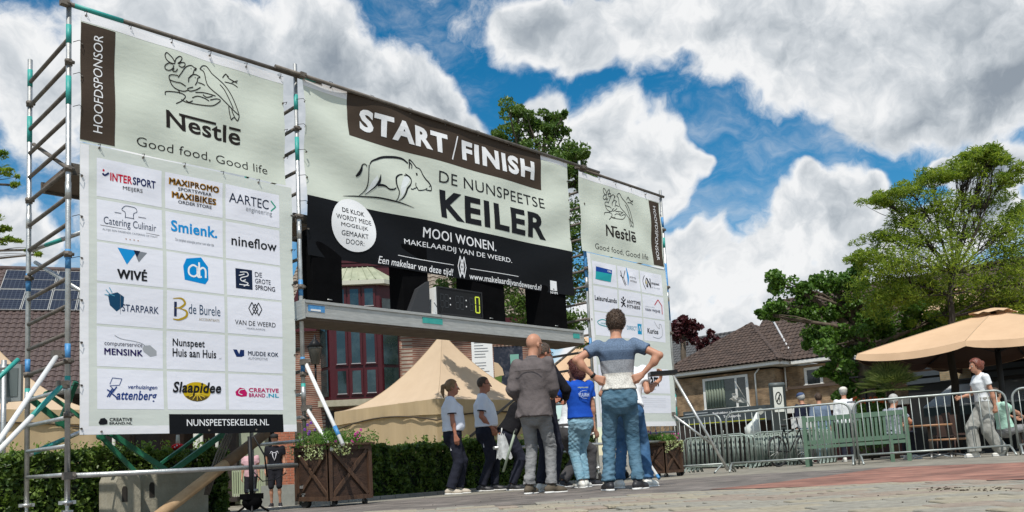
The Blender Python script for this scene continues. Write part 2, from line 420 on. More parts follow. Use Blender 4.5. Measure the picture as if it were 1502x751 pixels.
# ------------------------------------------------------------------ scaffold towers (front standards on Y = 8.8)
FY = 8.80; RY = 10.08; RS = 0.277
def ledger_z(k): return 0.52 + RS*k
def scaffold_tower(label, x, zb, zt_f, zt_r, rungs, tapes, lean=0.0, castor=False):
    t = thing('scaffold_tower', label, 'scaffold', (x, FY, gz(x, FY)), 0, 'scaffold towers of the start gantry')
    for y, zt in ((FY, zt_f), (RY, zt_r)):
        z0 = gz(x, y)
        m = MB(); m.tube([(x, y, z0+0.22), (x, y, zt)], 0.0255, 14); po = m.build('standard', galv, t)
        for zz in (1.35, 3.35):     # spigot joints
            if zz < zt: c = MB(); c.tube([(x, y, zz-.09), (x, y, zz+.09)], 0.029, 14); c.build('joint_sleeve', galv, po)
        for z1, z2, mt in tapes:
            if z2 < zt: c = MB(); c.tube([(x, y, z1), (x, y, z2)], 0.0268, 14, cap=True); c.build('marking_tape', mt, po)
        m = MB(); m.tube([(x, y, z0+0.10), (x, y, z0+0.30)], 0.018, 10)
        m.tube([(x, y, z0+0.235), (x, y, z0+0.265)], 0.05, 12)
        m.bar((x-.075, y, z0+.25), (x+.075, y, z0+.25), .03, .035)
        m.build('adjusting_jack', galv, t)
        m = MB()
        m.tube([(x-.028, y, z0+.075), (x+.028, y, z0+.075)], .075, 18)
        w = m.build('castor_wheel', rubber, t)
        m = MB(); m.box((x-.045, y-.02, z0+.07), (x-.036, y+.02, z0+.17)); m.box((x+.036, y-.02, z0+.07), (x+.045, y+.02, z0+.17)); m.box((x-.045, y-.03, z0+.16), (x+.045, y+.03, z0+.175)); m.build('fork', galv, w)
    for k in rungs:
        z = ledger_z(k); m = MB(); m.tube([(x, FY+.02, z), (x, RY-.02, z)], 0.021, 10)
        m.build('rung', galv_dark if k > 3 else galv, t)
    return t
taps = [(1.62, 1.80, blue_tape), (1.30, 1.48, teal), (2.55, 2.75, blue_tape), (3.3, 3.42, teal), (4.25, 4.55, teal), (4.9, 5.1, teal)]
X1, X2, X3, X4 = 2.775, 5.40, 10.92, 13.33
T1 = scaffold_tower('left end scaffold tower with grey rungs beside the tall sponsor banner', X1, 0, 5.36, 5.22, range(0, 17), taps, castor=True)
T2 = scaffold_tower('scaffold tower standing between the left sponsor banner and the start banner', X2, 0, 5.50, 5.30, range(0, 17), taps)
T3 = scaffold_tower('scaffold tower standing between the start banner and the right sponsor banner', X3, 0, 5.48, 5.30, range(0, 17), [(4.9, 5.1, blue_tape), (4.6, 4.75, teal), (3.2, 4.2, blue_tape), (1.2, 1.4, teal), (2.1, 2.4, blue_tape)])
T4 = scaffold_tower('right end scaffold tower beside the flower planter and the crowd barriers', X4, 0, 5.44, 5.28, range(0, 17), [(4.7, 4.9, blue_tape), (4.3, 4.5, teal), (2.9, 4.0, blue_tape), (1.0, 1.5, teal)])

def coupler(m, p, r=.045):
    p = Vector(p); m.obox(p, (r, 0, 0), (0, r*.9, 0), (0, 0, r*.7)); m.tube([p+Vector((r*.6, -r*1.3, 0)), p+Vector((r*.6, r*1.3, 0))], .012, 6)
def small_coupler(t, x, y, z):
    m = MB(); m.tube([(x, y, z-.03), (x, y, z+.03)], .036, 10); m.tube([(x-.045, y-.03, z), (x+.045, y-.03, z)], .018, 6); m.box((x-.012, y-.062, z-.018), (x+.012, y-.03, z+.018)); m.build('coupler', galv_dark, t)
for t_, x_ in ((T1, X1), (T2, X2), (T3, X3), (T4, X4)):
    for y_ in (FY, RY):
        for z_ in (1.02, 1.55, 2.62, 3.5, 4.62): small_coupler(t_, x_, y_, z_+.1*(x_ % 1))
def pipe(name, label, p, q, r, m, parts=(), group=None, cat='scaffold tube'):
    """a scaffold tube with clamps and coloured tape along it"""
    p = Vector(p); q = Vector(q); t = thing(name, label, cat, p, 0, group)
    b = MB(); b.tube([p, q], r, 14); b.build('tube', m, t)
    for a, c, mt in parts:
        b = MB()
        if mt is None: coupler(b, p.lerp(q, a), c); b.build('clamp', galv_dark, t)
        else: b.tube([p.lerp(q, a), p.lerp(q, c)], r*1.06, 14); b.build('tape', mt, t)
    return t
# top tubes the banners hang from
TZ0 = on_y(391, 93, FY-.09).z; TZ1 = on_y(867, 249, FY-.09).z
zt = 5.31
pipe('top_tube', 'dark top tube along the upper edge of the tall left sponsor banner', (X1-.05, FY-.03, zt), (X2+.35, FY-.03, zt+.03), .024, galv_dark, ((.0, .04, None), (.03, .19, teal), (.90, .97, teal)), 'top tubes the banners hang from')
pipe('top_tube', 'long dark top tube along the upper edge of the start finish banner', (X2-.33, FY-.09, TZ0), (X3+.42, FY-.09, TZ1), .024, galv_dark, ((.06, .04, None), (.93, .04, None)), 'top tubes the banners hang from')
pipe('top_tube', 'short dark top tube along the upper edge of the right sponsor banner', (X3-.15, FY-.03, zt+.02), (X4+.06, FY-.03, zt), .024, galv_dark, ((.08, .04, None),), 'top tubes the banners hang from')
# low ledger along the front, below the left banner
pL = on_y(36, 702, FY); pL.y = RY-.3
pipe('low_ledger', 'long grey tube running low in front of the left hedge', on_y(101, 698, FY-.06), on_y(436, 682.5, FY-.06), .026, galv, ((.0, .05, None),), None)
pipe('low_ledger', 'grey tube low behind the people at the right scaffold', (X3-2.4, FY-.02, .62), (X4+.1, FY-.02, .62), .024, galv, ((.42, .05, None),), None)
# braces of the left tower (they lean out towards the lower left)
def brace(label, px0, px1, y0, y1, r, m, parts=()):
    return pipe('diagonal_brace', label, on_y(*px0, y0), on_y(*px1, y1), r, m, parts, 'diagonal braces of the gantry', 'brace')
brace('upper white brace rising to the left scaffold tower from the lower left', (-75, 755), (86, 518), 7.3, FY-.07, .0225, white_plate, ((.99, .05, None),))
brace('lower white brace with a teal top end on the left scaffold tower', (-80, 742), (94, 562), 7.6, FY-.07, .0225, white_plate, ((.68, .96, teal), (.985, .05, None)))
brace('teal ended brace at the left edge beyond the scaffold tower', (-60, 610), (27, 527), 9.9, RY, .0225, white_plate, ((.5, 1.0, teal),))
brace('grey brace with teal end crossing the tower behind the left banner', (40, 668), (150, 620), RY, RY+.9, .026, galv, ((.05, .45, teal),))
brace('bare grey brace crossing high inside the left scaffold tower', (50, 212), (104, 250), RY, FY+.05, .022, galv_dark)
brace('grey brace with green band inside the left scaffold tower', (44, 368), (128, 338), RY, FY+.1, .022, galv, ((.3, .6, teal),))
brace('grey brace crossing below the solar panels inside the left tower', (52, 385), (140, 440), RY, FY+.1, .022, galv)
brace('long white brace from the middle scaffold tower down to the planter', (447, 530), (503, 652), FY-.05, 7.9, .0235, white_plate, ((.8, .9, blue_tape), (.01, .05, None)))
brace('short white brace from the middle scaffold tower into the flowers', (449, 598), (487, 660), FY-.05, 8.2, .022, white_plate, ((.01, .05, None),))
brace('long grey brace from the right end tower down to the barriers', (984, 545), (1068, 690), FY-.03, 7.9, .026, galv, ((.01, .05, None),))
brace('lower grey brace joining the long brace beside the right planter', (985, 607), (1045, 652), FY-.03, 8.2, .024, galv, ((.01, .05, None),))
brace('white brace with a blue foot ending on the street by the striped man', (893, 590), (967, 702), FY-.05, 7.4, .0225, white_plate, ((.96, 1.0, blue_tape),))
brace('thin grey brace behind the blue shirted woman', (870, 553), (925, 610), FY, RY, .022, galv)
brace('long grey brace crossing behind the men at the gantry', (690, 640), (850, 505), RY, RY+.4, .022, galv_dark)
# green straps crossing under the left banner
def strap(label, a, b, y0, y1, w=.07):
    w *= .62; p = on_y(*a, y0); q = on_y(*b, y1); m = MB(); m.bar(p, q, w, .05, up=(0, -1, 0)); t = thing('green_stay', label, 'stay', p, 0, 'green steel stays under the left banner'); m.build('bar', green_paint, t)
    e = MB(); e.tube([p+Vector((0, .04, 0)), p-Vector((0, .04, 0))], .038, 12); e.build('end_lug', green_paint, t); return t
strap('green stay sloping down to the right in front of the left hedge', (148, 640), (200, 694), 9.5, 9.5)
strap('green stay meeting another in a V below the left banner centre', (162, 635), (244, 690), 9.6, 9.5, .09)
strap('broad green stay rising right from the ledger to the black web address', (254, 690), (328, 636), 9.5, 9.6, .10)
strap('thin green stay rising right behind the red toadstool', (230, 684), (296, 636), 9.9, 9.9, .05)
strap('green stay crossing the left scaffold tower near its foot', (45, 585), (100, 628), RY+.2, RY+.2, .10)
strap('green stay with a round lug inside the left scaffold tower', (88, 620), (112, 560), FY+.5, FY+.3, .07)
strap('green stay crossing the beige tent roof behind the left tower', (70, 578), (118, 612), RY+.3, RY+.2, .06)

# ------------------------------------------------------------------ banners
BY = 8.735
def wr(kind, x, z):
    """wrinkles of the cloth: metres towards the camera"""
    if kind == 'mid':
        w = .022*math.sin((x*1.15+z*2.2)*2.3)*math.exp(-((x-6.3)/1.6)**2) + .015*math.sin((x*.8+z*1.6)*4.2+1)*math.exp(-((x-6)/2.2)**2)
        w += .016*math.sin((x*.9-z*2.4)*3.2+.4)*math.exp(-((x-9.9)/1.1)**2) + .005*math.sin(x*5.1+math.sin(z*2)*1.5)
        w += .012*math.exp(-((z-5.05)/.12)**2)*math.sin(x*7.4)
        return w
    if kind == 'top':
        return .013*math.sin(z*7.5+x*2.2+math.sin(x*3)) + .005*math.sin(x*9-z*4) + .010*math.exp(-((z-3.62)/.10)**2)*math.sin((x-2.9)*11)
    return .009*math.sin(z*4.0+x*1.1) + .005*math.sin(x*5+z*3) + .008*math.exp(-((z-3.55)/.10)**2)*math.sin((x-2.9)*11+1.2)
def Q(px, py, y=None): return on_y(px, py, BY if y is None else y)
def cloth_mat(name, c, rough=.6, spec=.2):
    return mat(name, c, rough, bump=.22, bscale=5.0, var=.012, vscale=2.5, spec=spec, stretch=(1, 1, 2.2))
sage = cloth_mat('sage_cloth', (.62, .665, .58)); hemw = cloth_mat('white_hem', (.82, .82, .84)); brownc = cloth_mat('brown_print', (.062, .045, .033), .7, .12); blackc = cloth_mat('black_print', (.008, .009, .011), .6, .10)
cellw = cloth_mat('white_print', (.80, .81, .88))
def ink(c):
    k = 'print_%02x%02x%02x' % tuple(int(max(0, min(1, v))*255) for v in c); return mat(k, c, .6, spec=.12)
DARK = (.022, .018, .016); WHITE = (.84, .85, .86)
def cloth(name, X0, X1, Z0, Z1, m, parent, kind, layer, n=None, warp=None):
    s = MB(); nu = max(2, int((X1-X0)/.03)); nv = max(2, int((Z1-Z0)/.03))
    def fn(u, v):
        x = X0+(X1-X0)*u; z = Z0+(Z1-Z0)*v
        if warp: x, z = warp(x, z)
        return (x, BY - .0013*layer - wr(kind, x, z), z)
    s.grid(fn, nu, nv); return s.build(name, m, parent)
_FONT = {}
def glyphs(txt, bold, shear, spacing=1.0):
    key = (txt, bold, shear, spacing)
    if key not in _FONT:
        c = bpy.data.curves.new('t', 'FONT'); c.body = txt; c.offset = bold; c.shear = shear; c.resolution_u = 3; c.space_character = spacing
        o = bpy.data.objects.new('t', c); COL.objects.link(o)
        me = bpy.data.meshes.new_from_object(o.evaluated_get(bpy.context.evaluated_depsgraph_get()))
        v = np.array([p.co[:2] for p in me.vertices]); f = [tuple(p.vertices) for p in me.polygons]
        bpy.data.objects.remove(o); bpy.data.curves.remove(c); bpy.data.meshes.remove(me)
        _FONT[key] = (v, f)
    return _FONT[key]
_cap = None
def text(txt, X0, X1, Z0, Z1, color, parent, kind='low', layer=2, bold=0.0, shear=0.0, name='lettering', rot=0, spacing=1.0, cut=0, caponly=False):
    """letters laid on the cloth, filling the box X0..X1, Z0..Z1 (Z1 = top of the tallest letter)"""
    fake = 0
    if bold > 0 and ('M' in txt or 'W' in txt): fake = bold; bold = 0; spacing = max(spacing, 1.0+fake*2.0)
    if bold > .015 and spacing == 1.0: bold *= .75; spacing = 1.0+bold*2.2
    v, f = glyphs(txt, bold, shear, spacing)
    lo = v.min(0); hi = v.max(0)
    u = (v-lo)/(hi-lo)
    if caponly:                     # Z0 is the baseline, descenders hang below it
        u[:, 1] = (v[:, 1]-0.0)/hi[1]
    if rot == 1: P = np.c_[X1-(X1-X0)*u[:, 1], Z0+(Z1-Z0)*u[:, 0]]
    elif rot == -1: P = np.c_[X0+(X1-X0)*u[:, 1], Z1-(Z1-Z0)*u[:, 0]]
    else: P = np.c_[X0+(X1-X0)*u[:, 0], Z0+(Z1-Z0)*u[:, 1]]
    s = MB()
    if cut:
        bm = bmesh.new(); bv = [bm.verts.new((a, b, 0)) for a, b in P]
        for q in f:
            try: bm.faces.new([bv[i] for i in q])
            except ValueError: pass
        for ax in (0, 1):
            a, b = P[:, ax].min(), P[:, ax].max(); k = a+cut
            while k < b:
                co = [0, 0, 0]; no = [0, 0, 0]; co[ax] = k; no[ax] = 1
                bmesh.ops.bisect_plane(bm, geom=bm.verts[:]+bm.edges[:]+bm.faces[:], plane_co=co, plane_no=no); k += cut
        bm.verts.ensure_lookup_table(); bm.verts.index_update()
        P = np.array([w.co[:2] for w in bm.verts]); f = [tuple(w.index for w in q.verts) for q in bm.faces]; bm.free()
    copies = [(0, 0)]
    if fake: a_ = fake*(Z1-Z0)*1.1; copies = [(-a_, -a_*.5), (a_, a_*.5), (-a_, a_*.5), (a_, -a_*.5), (0, 0)]
    vs = []; f0 = list(f); f = []
    for k, (ox, oz) in enumerate(copies):
        b_ = len(vs); vs += [(x+ox, BY-.0013*layer-wr(kind, x, z)-.00025*k, z+oz) for x, z in P]; f += [tuple(i+b_ for i in q) for q in f0]
    P = np.concatenate([P]*len(copies))
    # faces towards -Y
    out = []
    for q in f:
        a = 0
        for i in range(len(q)):
            x0, z0 = P[q[i]]; x1, z1 = P[q[(i+1) % len(q)]]; a += x0*z1-x1*z0
        out.append(q if a > 0 else tuple(reversed(q)))
    s.add(vs, out); return s.build(name, ink(color), parent)
def catmull(pts, n=6):
    if len(pts) < 3: return pts
    P = [pts[0]]+list(pts)+[pts[-1]]; out = []
    for i in range(1, len(P)-2):
        p0, p1, p2, p3 = [np.array(P[i+k], float) for k in (-1, 0, 1, 2)]
        for j in range(n):
            t = j/n; out.append(.5*((2*p1)+(-p0+p2)*t+(2*p0-5*p1+4*p2-p3)*t*t+(-p0+3*p1-3*p2+p3)*t**3))
    out.append(np.array(pts[-1], float)); return out
def strokes(lines, widths, color, parent, kind, layer, conv, name='line_drawing', smoothed=True):
    s = MB()
    for k, ln in enumerate(lines):
        if not smoothed: ln = [np.array(a_, float)+(np.array(b_, float)-np.array(a_, float))*i_/12 for a_, b_ in zip(ln, ln[1:]) for i_ in range(12)]+[np.array(ln[-1], float)]
        w = widths if isinstance(widths, (int, float)) else widths[k]
        P = [conv(*p) for p in (catmull(ln) if smoothed else ln)]
        n = len(P); L = []; R = []
        for i, p in enumerate(P):
            a = P[max(0, i-1)]; b = P[min(n-1, i+1)]; d = np.array([b[0]-a[0], b[1]-a[1]]); d /= max(1e-9, np.hypot(*d)); nn = np.array([-d[1], d[0]])
            ww = w if isinstance(w, (int, float)) else np.interp(i/(n-1), np.linspace(0, 1, len(w)), w)
            L.append(np.array(p)+nn*ww/2); R.append(np.array(p)-nn*ww/2)
        vs = [(x, BY-.0013*layer-wr(kind, x, z)-.0002*(k % 5), z) for x, z in L+R]
        s.add(vs, [(i, i+n, i+n+1, i+1) for i in range(n-1)])
    return s.build(name, ink(color), parent)
def poly(P, color, parent, kind, layer, name='printed_shape'):
    from mathutils.geometry import tessellate_polygon
    v = [Vector((x, z, 0)) for x, z in P]; tr = tessellate_polygon([v]); s = MB(); out = []
    for q in tr:
        a = sum(P[q[i]][0]*P[q[(i+1) % 3]][1]-P[q[(i+1) % 3]][0]*P[q[i]][1] for i in range(3)); out.append(tuple(q) if a > 0 else tuple(reversed(q)))
    s.add([(x, BY-.0013*layer-wr(kind, x, z), z) for x, z in P], out); return s.build(name, ink(color), parent)
def ell(cx, cz, rx, rz, n=28, a0=0, a1=2*math.pi): return [(cx+rx*math.cos(a0+(a1-a0)*i/n), cz+rz*math.sin(a0+(a1-a0)*i/n)) for i in range(n if a1-a0 > 6.28 else n+1)]
def eyelets(parent, pts):
    for x, z, tie in pts:
        m = MB(); m.tube([(x, BY-.012, z), (x, BY+.004, z)], .011, 10); e = m.build('eyelet', galv_dark, parent)
        if tie: m = MB(); m.tube([(x, BY-.02, z), (x+tie[0]*.5, BY-.045, z+tie[1]*.5+.004), (x+tie[0], FY-.03, z+tie[1])], .0035, 5); m.build('cable_tie', black_p, e)

# tall left banner, upper cloth
L0, L1 = Q(117.5, 300).x, Q(418.5, 250).x
ZT = Q(118, 17).z; ZM = Q(118, 206).z; ZB = Q(118, 638).z
bt = thing('banner', 'pale green sponsor cloth with a brown strip and bird nest drawing on the left tower', 'banner', (L0, BY, ZM), 0, 'cloth banners on the gantry')
cloth('cloth', L0, L1, ZM, ZT-.06, sage, bt, 'top', 0)
cloth('hem', L0+.004, L1-.004, ZT-.10, ZT, hemw, bt, 'top', 1)
SX0, SX1 = L0+.002, Q(168.5, 120).x
cloth('printed_strip', SX0, SX1, Q(118, 203).z, Q(117, 32).z, brownc, bt, 'top', 2)
text('HOOFDSPONSOR', Q(137, 120).x, Q(150.5, 120).x, Q(143, 194).z, Q(143, 52).z, WHITE, bt, 'top', 3, rot=1, bold=-.004)
def NC(x, y):                       # nest drawing, traced on the left banner
    p = Q(110+x/2.8875, 10+y/2.8875); return (p.x, p.z)
NEST = [[(378,205),(385,196),(397,205),(412,222),(420,240),(412,242),(396,235),(383,222),(378,205)], [(420,238),(425,222),(440,212),(450,218),(445,232),(432,242)], [(436,245),(448,238),(462,240),(462,252),(450,258),(436,250)], [(412,245),(395,240),(380,250),(382,264),(398,270),(412,262),(416,250)], [(418,262),(412,272),(425,275),(432,264)],
        [(436,300),(450,280),(462,262),(476,252),(492,250),(503,258),(513,262),(504,268),(500,280),(494,292),(478,304)], [(513,262),(508,272)],
        [(480,320),(482,302),(494,290),(508,288),(520,293),(528,299),(518,304),(516,318),(508,332)],
        [(528,264),(540,250),(556,250),(568,264),(580,282),(606,306),(634,334),(660,374),(680,420),(694,462)], [(528,264),(542,272),(548,286),(552,310),(560,334),(580,356),(606,378),(640,412),(676,446),(694,462)], [(612,330),(630,352),(648,388),(668,432)],
        [(648,424),(652,450),(660,480)], [(660,432),(668,456),(686,484),(694,464)], [(660,480),(672,470),(686,484)],
        [(625,300),(640,284),(652,302),(688,322)], [(634,318),(668,326),(690,340)], [(640,284),(652,296)], [(664,320),(690,312)],
        [(398,292),(402,308),(428,318),(448,322),(470,336)], [(398,292),(410,288),(436,292)], [(400,306),(412,330),(430,346),(460,356),(480,352)], [(384,372),(386,358),(420,358),(452,364),(470,378),(455,396),(430,408)], [(452,390),(470,400),(500,408),(540,416),(580,420),(604,408),(612,398),(596,392),(570,396)],
        [(500,340),(478,346),(488,356),(512,352),(530,342)], [(520,322),(534,326),(548,334)], [(510,362),(540,364),(570,372),(592,380)], [(498,384),(520,378),(548,388),(566,400)], [(420,340),(440,352),(446,366)], [(540,372),(556,384),(580,380)], [(472,394),(486,402),(500,396)]]
strokes(NEST, .011, DARK, bt, 'top', 2, NC, 'nest_drawing')
strokes([[(488, 262), (491, 263)], [(506, 300), (509, 301)], [(545, 262), (548, 263)]], .010, DARK, bt, 'top', 2, NC, 'bird_eye', False)
zn0 = (Q(243.3, 187).z+Q(352, 212.5).z)/2; zn1 = (Q(243, 160).z+Q(346, 188).z)/2
NX0, NX1 = Q(243.3, 175).x, Q(353, 205).x
def nestle_word(par, dx, kind):
    hz = zn1-zn0
    text('Nestlē'.replace('ē', 'e'), NX0+dx, NX1+dx, zn0-.005, zn1+.0, DARK, par, kind, 2, bold=.024, cut=.07, spacing=1.0)
    w = NX1-NX0
    poly([(NX0+dx+w*.17, zn1+.0), (NX0+dx+w*.66, zn1+.0), (NX0+dx+w*.66, zn1-.028), (NX0+dx+w*.17, zn1-.028)], DARK, par, kind, 3, 'letter_bar')
    poly([(NX0+dx+w*.84, zn1-.005), (NX0+dx+w*1.0, zn1-.005), (NX0+dx+w*1.0, zn1-.033), (NX0+dx+w*.84, zn1-.033)], DARK, par, kind, 3, 'letter_bar')
nestle_word(bt, 0, 'top')
GX0, GX1 = Q(200.7, 207).x, Q(392.5, 245).x; gz0 = (Q(203, 214).z+Q(390, 254.5).z)/2; gz1 = gz0+.098
text('Good food, Good life', GX0, GX1, gz0, gz1, DARK, bt, 'top', 2, bold=-.008, caponly=True)
eyelets(bt, [(L0+.05+(L1-L0-.1)*i/5, ZT-.03, (0, .06)) for i in range(6)] + [(L0+.012, ZT-(ZT-ZM)*i/4, (-.07, .01)) for i in range(1, 4)] + [(L1-.012, ZT-(ZT-ZM)*i/4, (.06, .01)) for i in range(1, 4)])

# sponsor board design (shared by both tall lower cloths)
CXs = [Q(142, 400).x, Q(238.5, 400).x, Q(243.8, 400).x, Q(328, 400).x, Q(332.3, 400).x, Q(411.5, 400).x]
CZs = [(Q(142, a).z, Q(142, b).z) for a, b in ((231, 287), (291.5, 351.3), (354.5, 411.5), (415, 474.5), (478, 537), (540.5, 600))]
sage2 = cloth_mat('pale_grey_cloth', (.64, .68, .63))
def board(x0, x1, label, dx, rows=6, white_left=True):
    b = thing('banner', label, 'banner', (x0, BY, ZB), 0, 'cloth banners on the gantry')
    cloth('cloth', x0, x1, ZB, ZM-.02, sage2, b, 'low', 0)
    cloth('hem', x0+.003, x0+.085 if white_left else x0+.05, ZB+.002, ZM-.03, hemw, b, 'low', 1)
    cloth('hem', x0+.085, x1-.003, ZB+.002, ZB+.085, hemw, b, 'low', 1)
    return b
bl = board(L0-.002, Q(432.5, 500).x, 'tall white panelled sponsor board cloth hanging on the left scaffold tower', 0)
eyelets(bl, [(L0+.18+(L1-L0-.1)*i/5, ZM-.04, (.0, .05)) for i in range(5)] + [(L0+.015, ZB+(ZM-ZB)*i/7+.06, (-.08, 0)) for i in range(7)] + [(L0+.2+(L1-L0-.1)*i/4, ZB+.03, None) for i in range(4)] + [(L1+.06, ZB+(ZM-ZB)*i/7+.06, (.05, 0)) for i in range(1, 7)])
def panel(par, r, c, dx, w=1):
    return cloth('white_panel', CXs[2*c]+dx, CXs[2*(c+w-1)+1]+dx, CZs[r][1], CZs[r][0], cellw, par, 'low', 1)
for r in range(6):
    for c in range(3): panel(bl, r, c, 0)
def ct(par, r, c, txt, u0, v0, u1, v1, color, dx=0, **k):
    a, b = CXs[2*c]+dx, CXs[2*c+1]+dx; z1, z0 = CZs[r]
    return text(txt, a+(b-a)*u0, a+(b-a)*u1, z0+(z1-z0)*v0, z0+(z1-z0)*v1, color, par, 'low', k.pop('layer', 3), **k)
def cp(par, r, c, P, color, dx=0, layer=2, name='logo_shape'):
    a, b = CXs[2*c]+dx, CXs[2*c+1]+dx; z1, z0 = CZs[r]
    return poly([(a+(b-a)*u, z0+(z1-z0)*v) for u, v in P], color, par, 'low', layer, name)
def cs(par, r, c, lines, w, color, dx=0, layer=3, smoothed=True, name='logo_line'):
    a, b = CXs[2*c]+dx, CXs[2*c+1]+dx; z1, z0 = CZs[r]
    return strokes(lines, w, color, par, 'low', layer, lambda u, v: (a+(b-a)*u, z0+(z1-z0)*v), name, smoothed)
NAVY = (.01, .02, .10); RED = (.55, .01, .04); BLUE = (.01, .28, .65); GREYI = (.25, .27, .3); BLK = (.012, .013, .016); PURP = (.02, .012, .09)
ct(bl, 0, 0, 'INTER', .20, .47, .53, .68, RED, bold=.035); ct(bl, 0, 0, 'SPORT', .54, .47, .90, .68, NAVY, bold=.035); ct(bl, 0, 0, 'MEIJERS', .39, .26, .69, .39, BLK)
cs(bl, 0, 0, [[(.085, .62), (.12, .58), (.18, .66)]], .018, NAVY); cp(bl, 0, 0, ell(.10, .70, .016, .035, 10), RED)
GOLD = (.50, .25, .03); DB = (.05, .025, .01)
for (tx, v0, v1, sub, w0) in (('MAXIPROMO', .70, .86, 'SPORTSWEAR', .07), ('MAXIBIKES', .34, .50, 'ORDER STORE', .12)):
    ct(bl, 0, 1, tx, w0, v0-.01, 1-w0, v1+.01, GOLD, bold=.055, layer=2); ct(bl, 0, 1, tx, w0+.01, v0+.01, .99-w0, v1-.01, DB, bold=.02, layer=4)
    ct(bl, 0, 1, sub, .22, v0-.14, .80, v0-.05, BLK, bold=.01)
ct(bl, 0, 2, 'AARTEC', .06, .50, .80, .78, (.01, .02, .05)); cs(bl, 0, 2, [[(.84, .78), (.93, .62), (.84, .47)]], .014, (.01, .35, .22), smoothed=False); ct(bl, 0, 2, 'engineering', .36, .28, .86, .46, GREYI, bold=-.005)
ct(bl, 1, 0, 'Catering Culinair', .10, .36, .90, .60, (.03, .05, .10), bold=-.004); cs(bl, 1, 0, [[(.42, .64), (.42, .78), (.37, .84), (.42, .94), (.50, .95), (.58, .93), (.60, .84), (.55, .78), (.55, .64)], [(.42, .66), (.55, .66)], [(.26, .74), (.36, .74)], [(.62, .72), (.74, .72)]], .006, (.03, .05, .1)); cs(bl, 1, 0, [[(.05, .37), (.95, .33)]], .004, BLK)
ct(bl, 1, 0, 'ALTIJD EEN PASSENDE CATERING OP MAAT', .08, .24, .92, .30, GREYI); ct(bl, 1, 0, '· · · ·', .42, .10, .62, .13, (.4, .15, .05), bold=.03)
ct(bl, 1, 1, 'Smienk.', .09, .50, .90, .80, BLUE, bold=.035); ct(bl, 1, 1, 'De compleet ontzorgde partner voor ieder dak', .16, .24, .84, .34, GREYI)
ct(bl, 1, 2, 'nineflow', .10, .38, .94, .66, BLK, bold=.018)
cp(bl, 2, 0, [(.30, .92), (.60, .90), (.44, .50)], BLUE); cp(bl, 2, 0, [(.56, .90), (.75, .88), (.62, .60), (.59, .70)], (.22, .24, .27), layer=2); cp(bl, 2, 0, [(.54, .905), (.64, .90), (.59, .72)], (.01, .02, .05), layer=3)
ct(bl, 2, 0, 'WIVÉ', .30, .12, .74, .42, BLK, bold=.035)
cp(bl, 2, 1, [(.28, .66), (.34, .88), (.60, .97), (.72, .72), (.72, .36), (.66, .22), (.30, .28)], (.0, .25, .62)); cs(bl, 2, 1, [[(.52, .68), (.45, .72), (.38, .62), (.38, .46), (.46, .40), (.53, .50), (.53, .70), (.53, .42), (.60, .42)], [(.56, .82), (.56, .42)], [(.56, .60), (.62, .68), (.67, .62), (.67, .40)]], .020, WHITE)
cp(bl, 2, 2, [(.16, .80), (.46, .80), (.46, .22), (.16, .22)], (.01, .02, .05)); cs(bl, 2, 2, [[(.24, .70), (.36, .72), (.38, .62), (.26, .54), (.26, .46), (.38, .40), (.30, .30)], [(.22, .60), (.32, .66)], [(.22, .34), (.40, .34)], [(.28, .44), (.34, .50)]], .010, WHITE)
for i, (tx, u1) in enumerate((('DE', .64), ('GROTE', .80), ('SPRONG', .88))): ct(bl, 2, 2, tx, .51, .62-.19*i, u1, .76-.19*i, (.02, .02, .04), bold=.0 if i < 2 else .012)
cp(bl, 3, 0, [(.16, .74), (.30, .82), (.40, .72), (.39, .48), (.29, .34), (.19, .48)], (.01, .06, .13)); cs(bl, 3, 0, [[(.13, .86), (.19, .76), (.26, .72)], [(.18, .92), (.22, .80)], [(.11, .74), (.18, .72)]], .008, (.1, .35, .5)); cs(bl, 3, 0, [[(.345, .78), (.345, .28)]], .003, GREYI)
ct(bl, 3, 0, 'STARPARK', .37, .36, .93, .54, (.01, .03, .09), bold=.004)
cs(bl, 3, 1, [[(.14, .72), (.14, .34)]], .028, (.02, .03, .08)); cs(bl, 3, 1, [[(.10, .80), (.24, .82), (.30, .70), (.22, .58), (.14, .56)], [(.20, .56), (.32, .50), (.32, .36), (.20, .26), (.10, .27)]], [[.006, .022, .022, .006], [.006, .024, .024, .008]], (.45, .30, .02))
ct(bl, 3, 1, 'de Burele', .36, .44, .92, .70, (.02, .06, .12), bold=-.004); ct(bl, 3, 1, 'ACCOUNTANTS', .54, .28, .90, .35, (.35, .28, .15))
def vdw(par, r, c, dx, col, box=(.42, .62, .50, .92)): pass
cs(bl, 3, 2, [[(.44, .92), (.38, .74), (.44, .56), (.50, .74), (.56, .56), (.62, .74), (.56, .92), (.50, .74), (.44, .92)], [(.50, .88), (.45, .74), (.50, .60), (.55, .74), (.50, .88)]], .010, BLK, smoothed=False)
ct(bl, 3, 2, 'VAN DE WEERD', .13, .26, .87, .39, BLK, bold=-.002); ct(bl, 3, 2, 'MAKELAARDIJ', .34, .14, .67, .20, GREYI)
ct(bl, 4, 0, 'computerservice', .11, .50, .68, .64, (.05, .05, .08)); ct(bl, 4, 0, 'MENSINK', .11, .30, .68, .46, PURP, bold=.035); cp(bl, 4, 0, [(.70, .58), (.80, .60), (.90, .46), (.90, .34), (.80, .30), (.70, .42), (.68, .50)], (.36, .38, .40)); cs(bl, 4, 0, [[(.26, .80), (.36, .72), (.55, .68), (.66, .64), (.72, .58)]], .005, GREYI)
ct(bl, 4, 1, 'Nunspeet', .10, .56, .64, .82, BLK, bold=.022); ct(bl, 4, 1, 'Huis aan Huis', .10, .34, .84, .56, BLK, bold=.022); ct(bl, 4, 1, '.nl', .88, .32, .93, .37, GREYI)
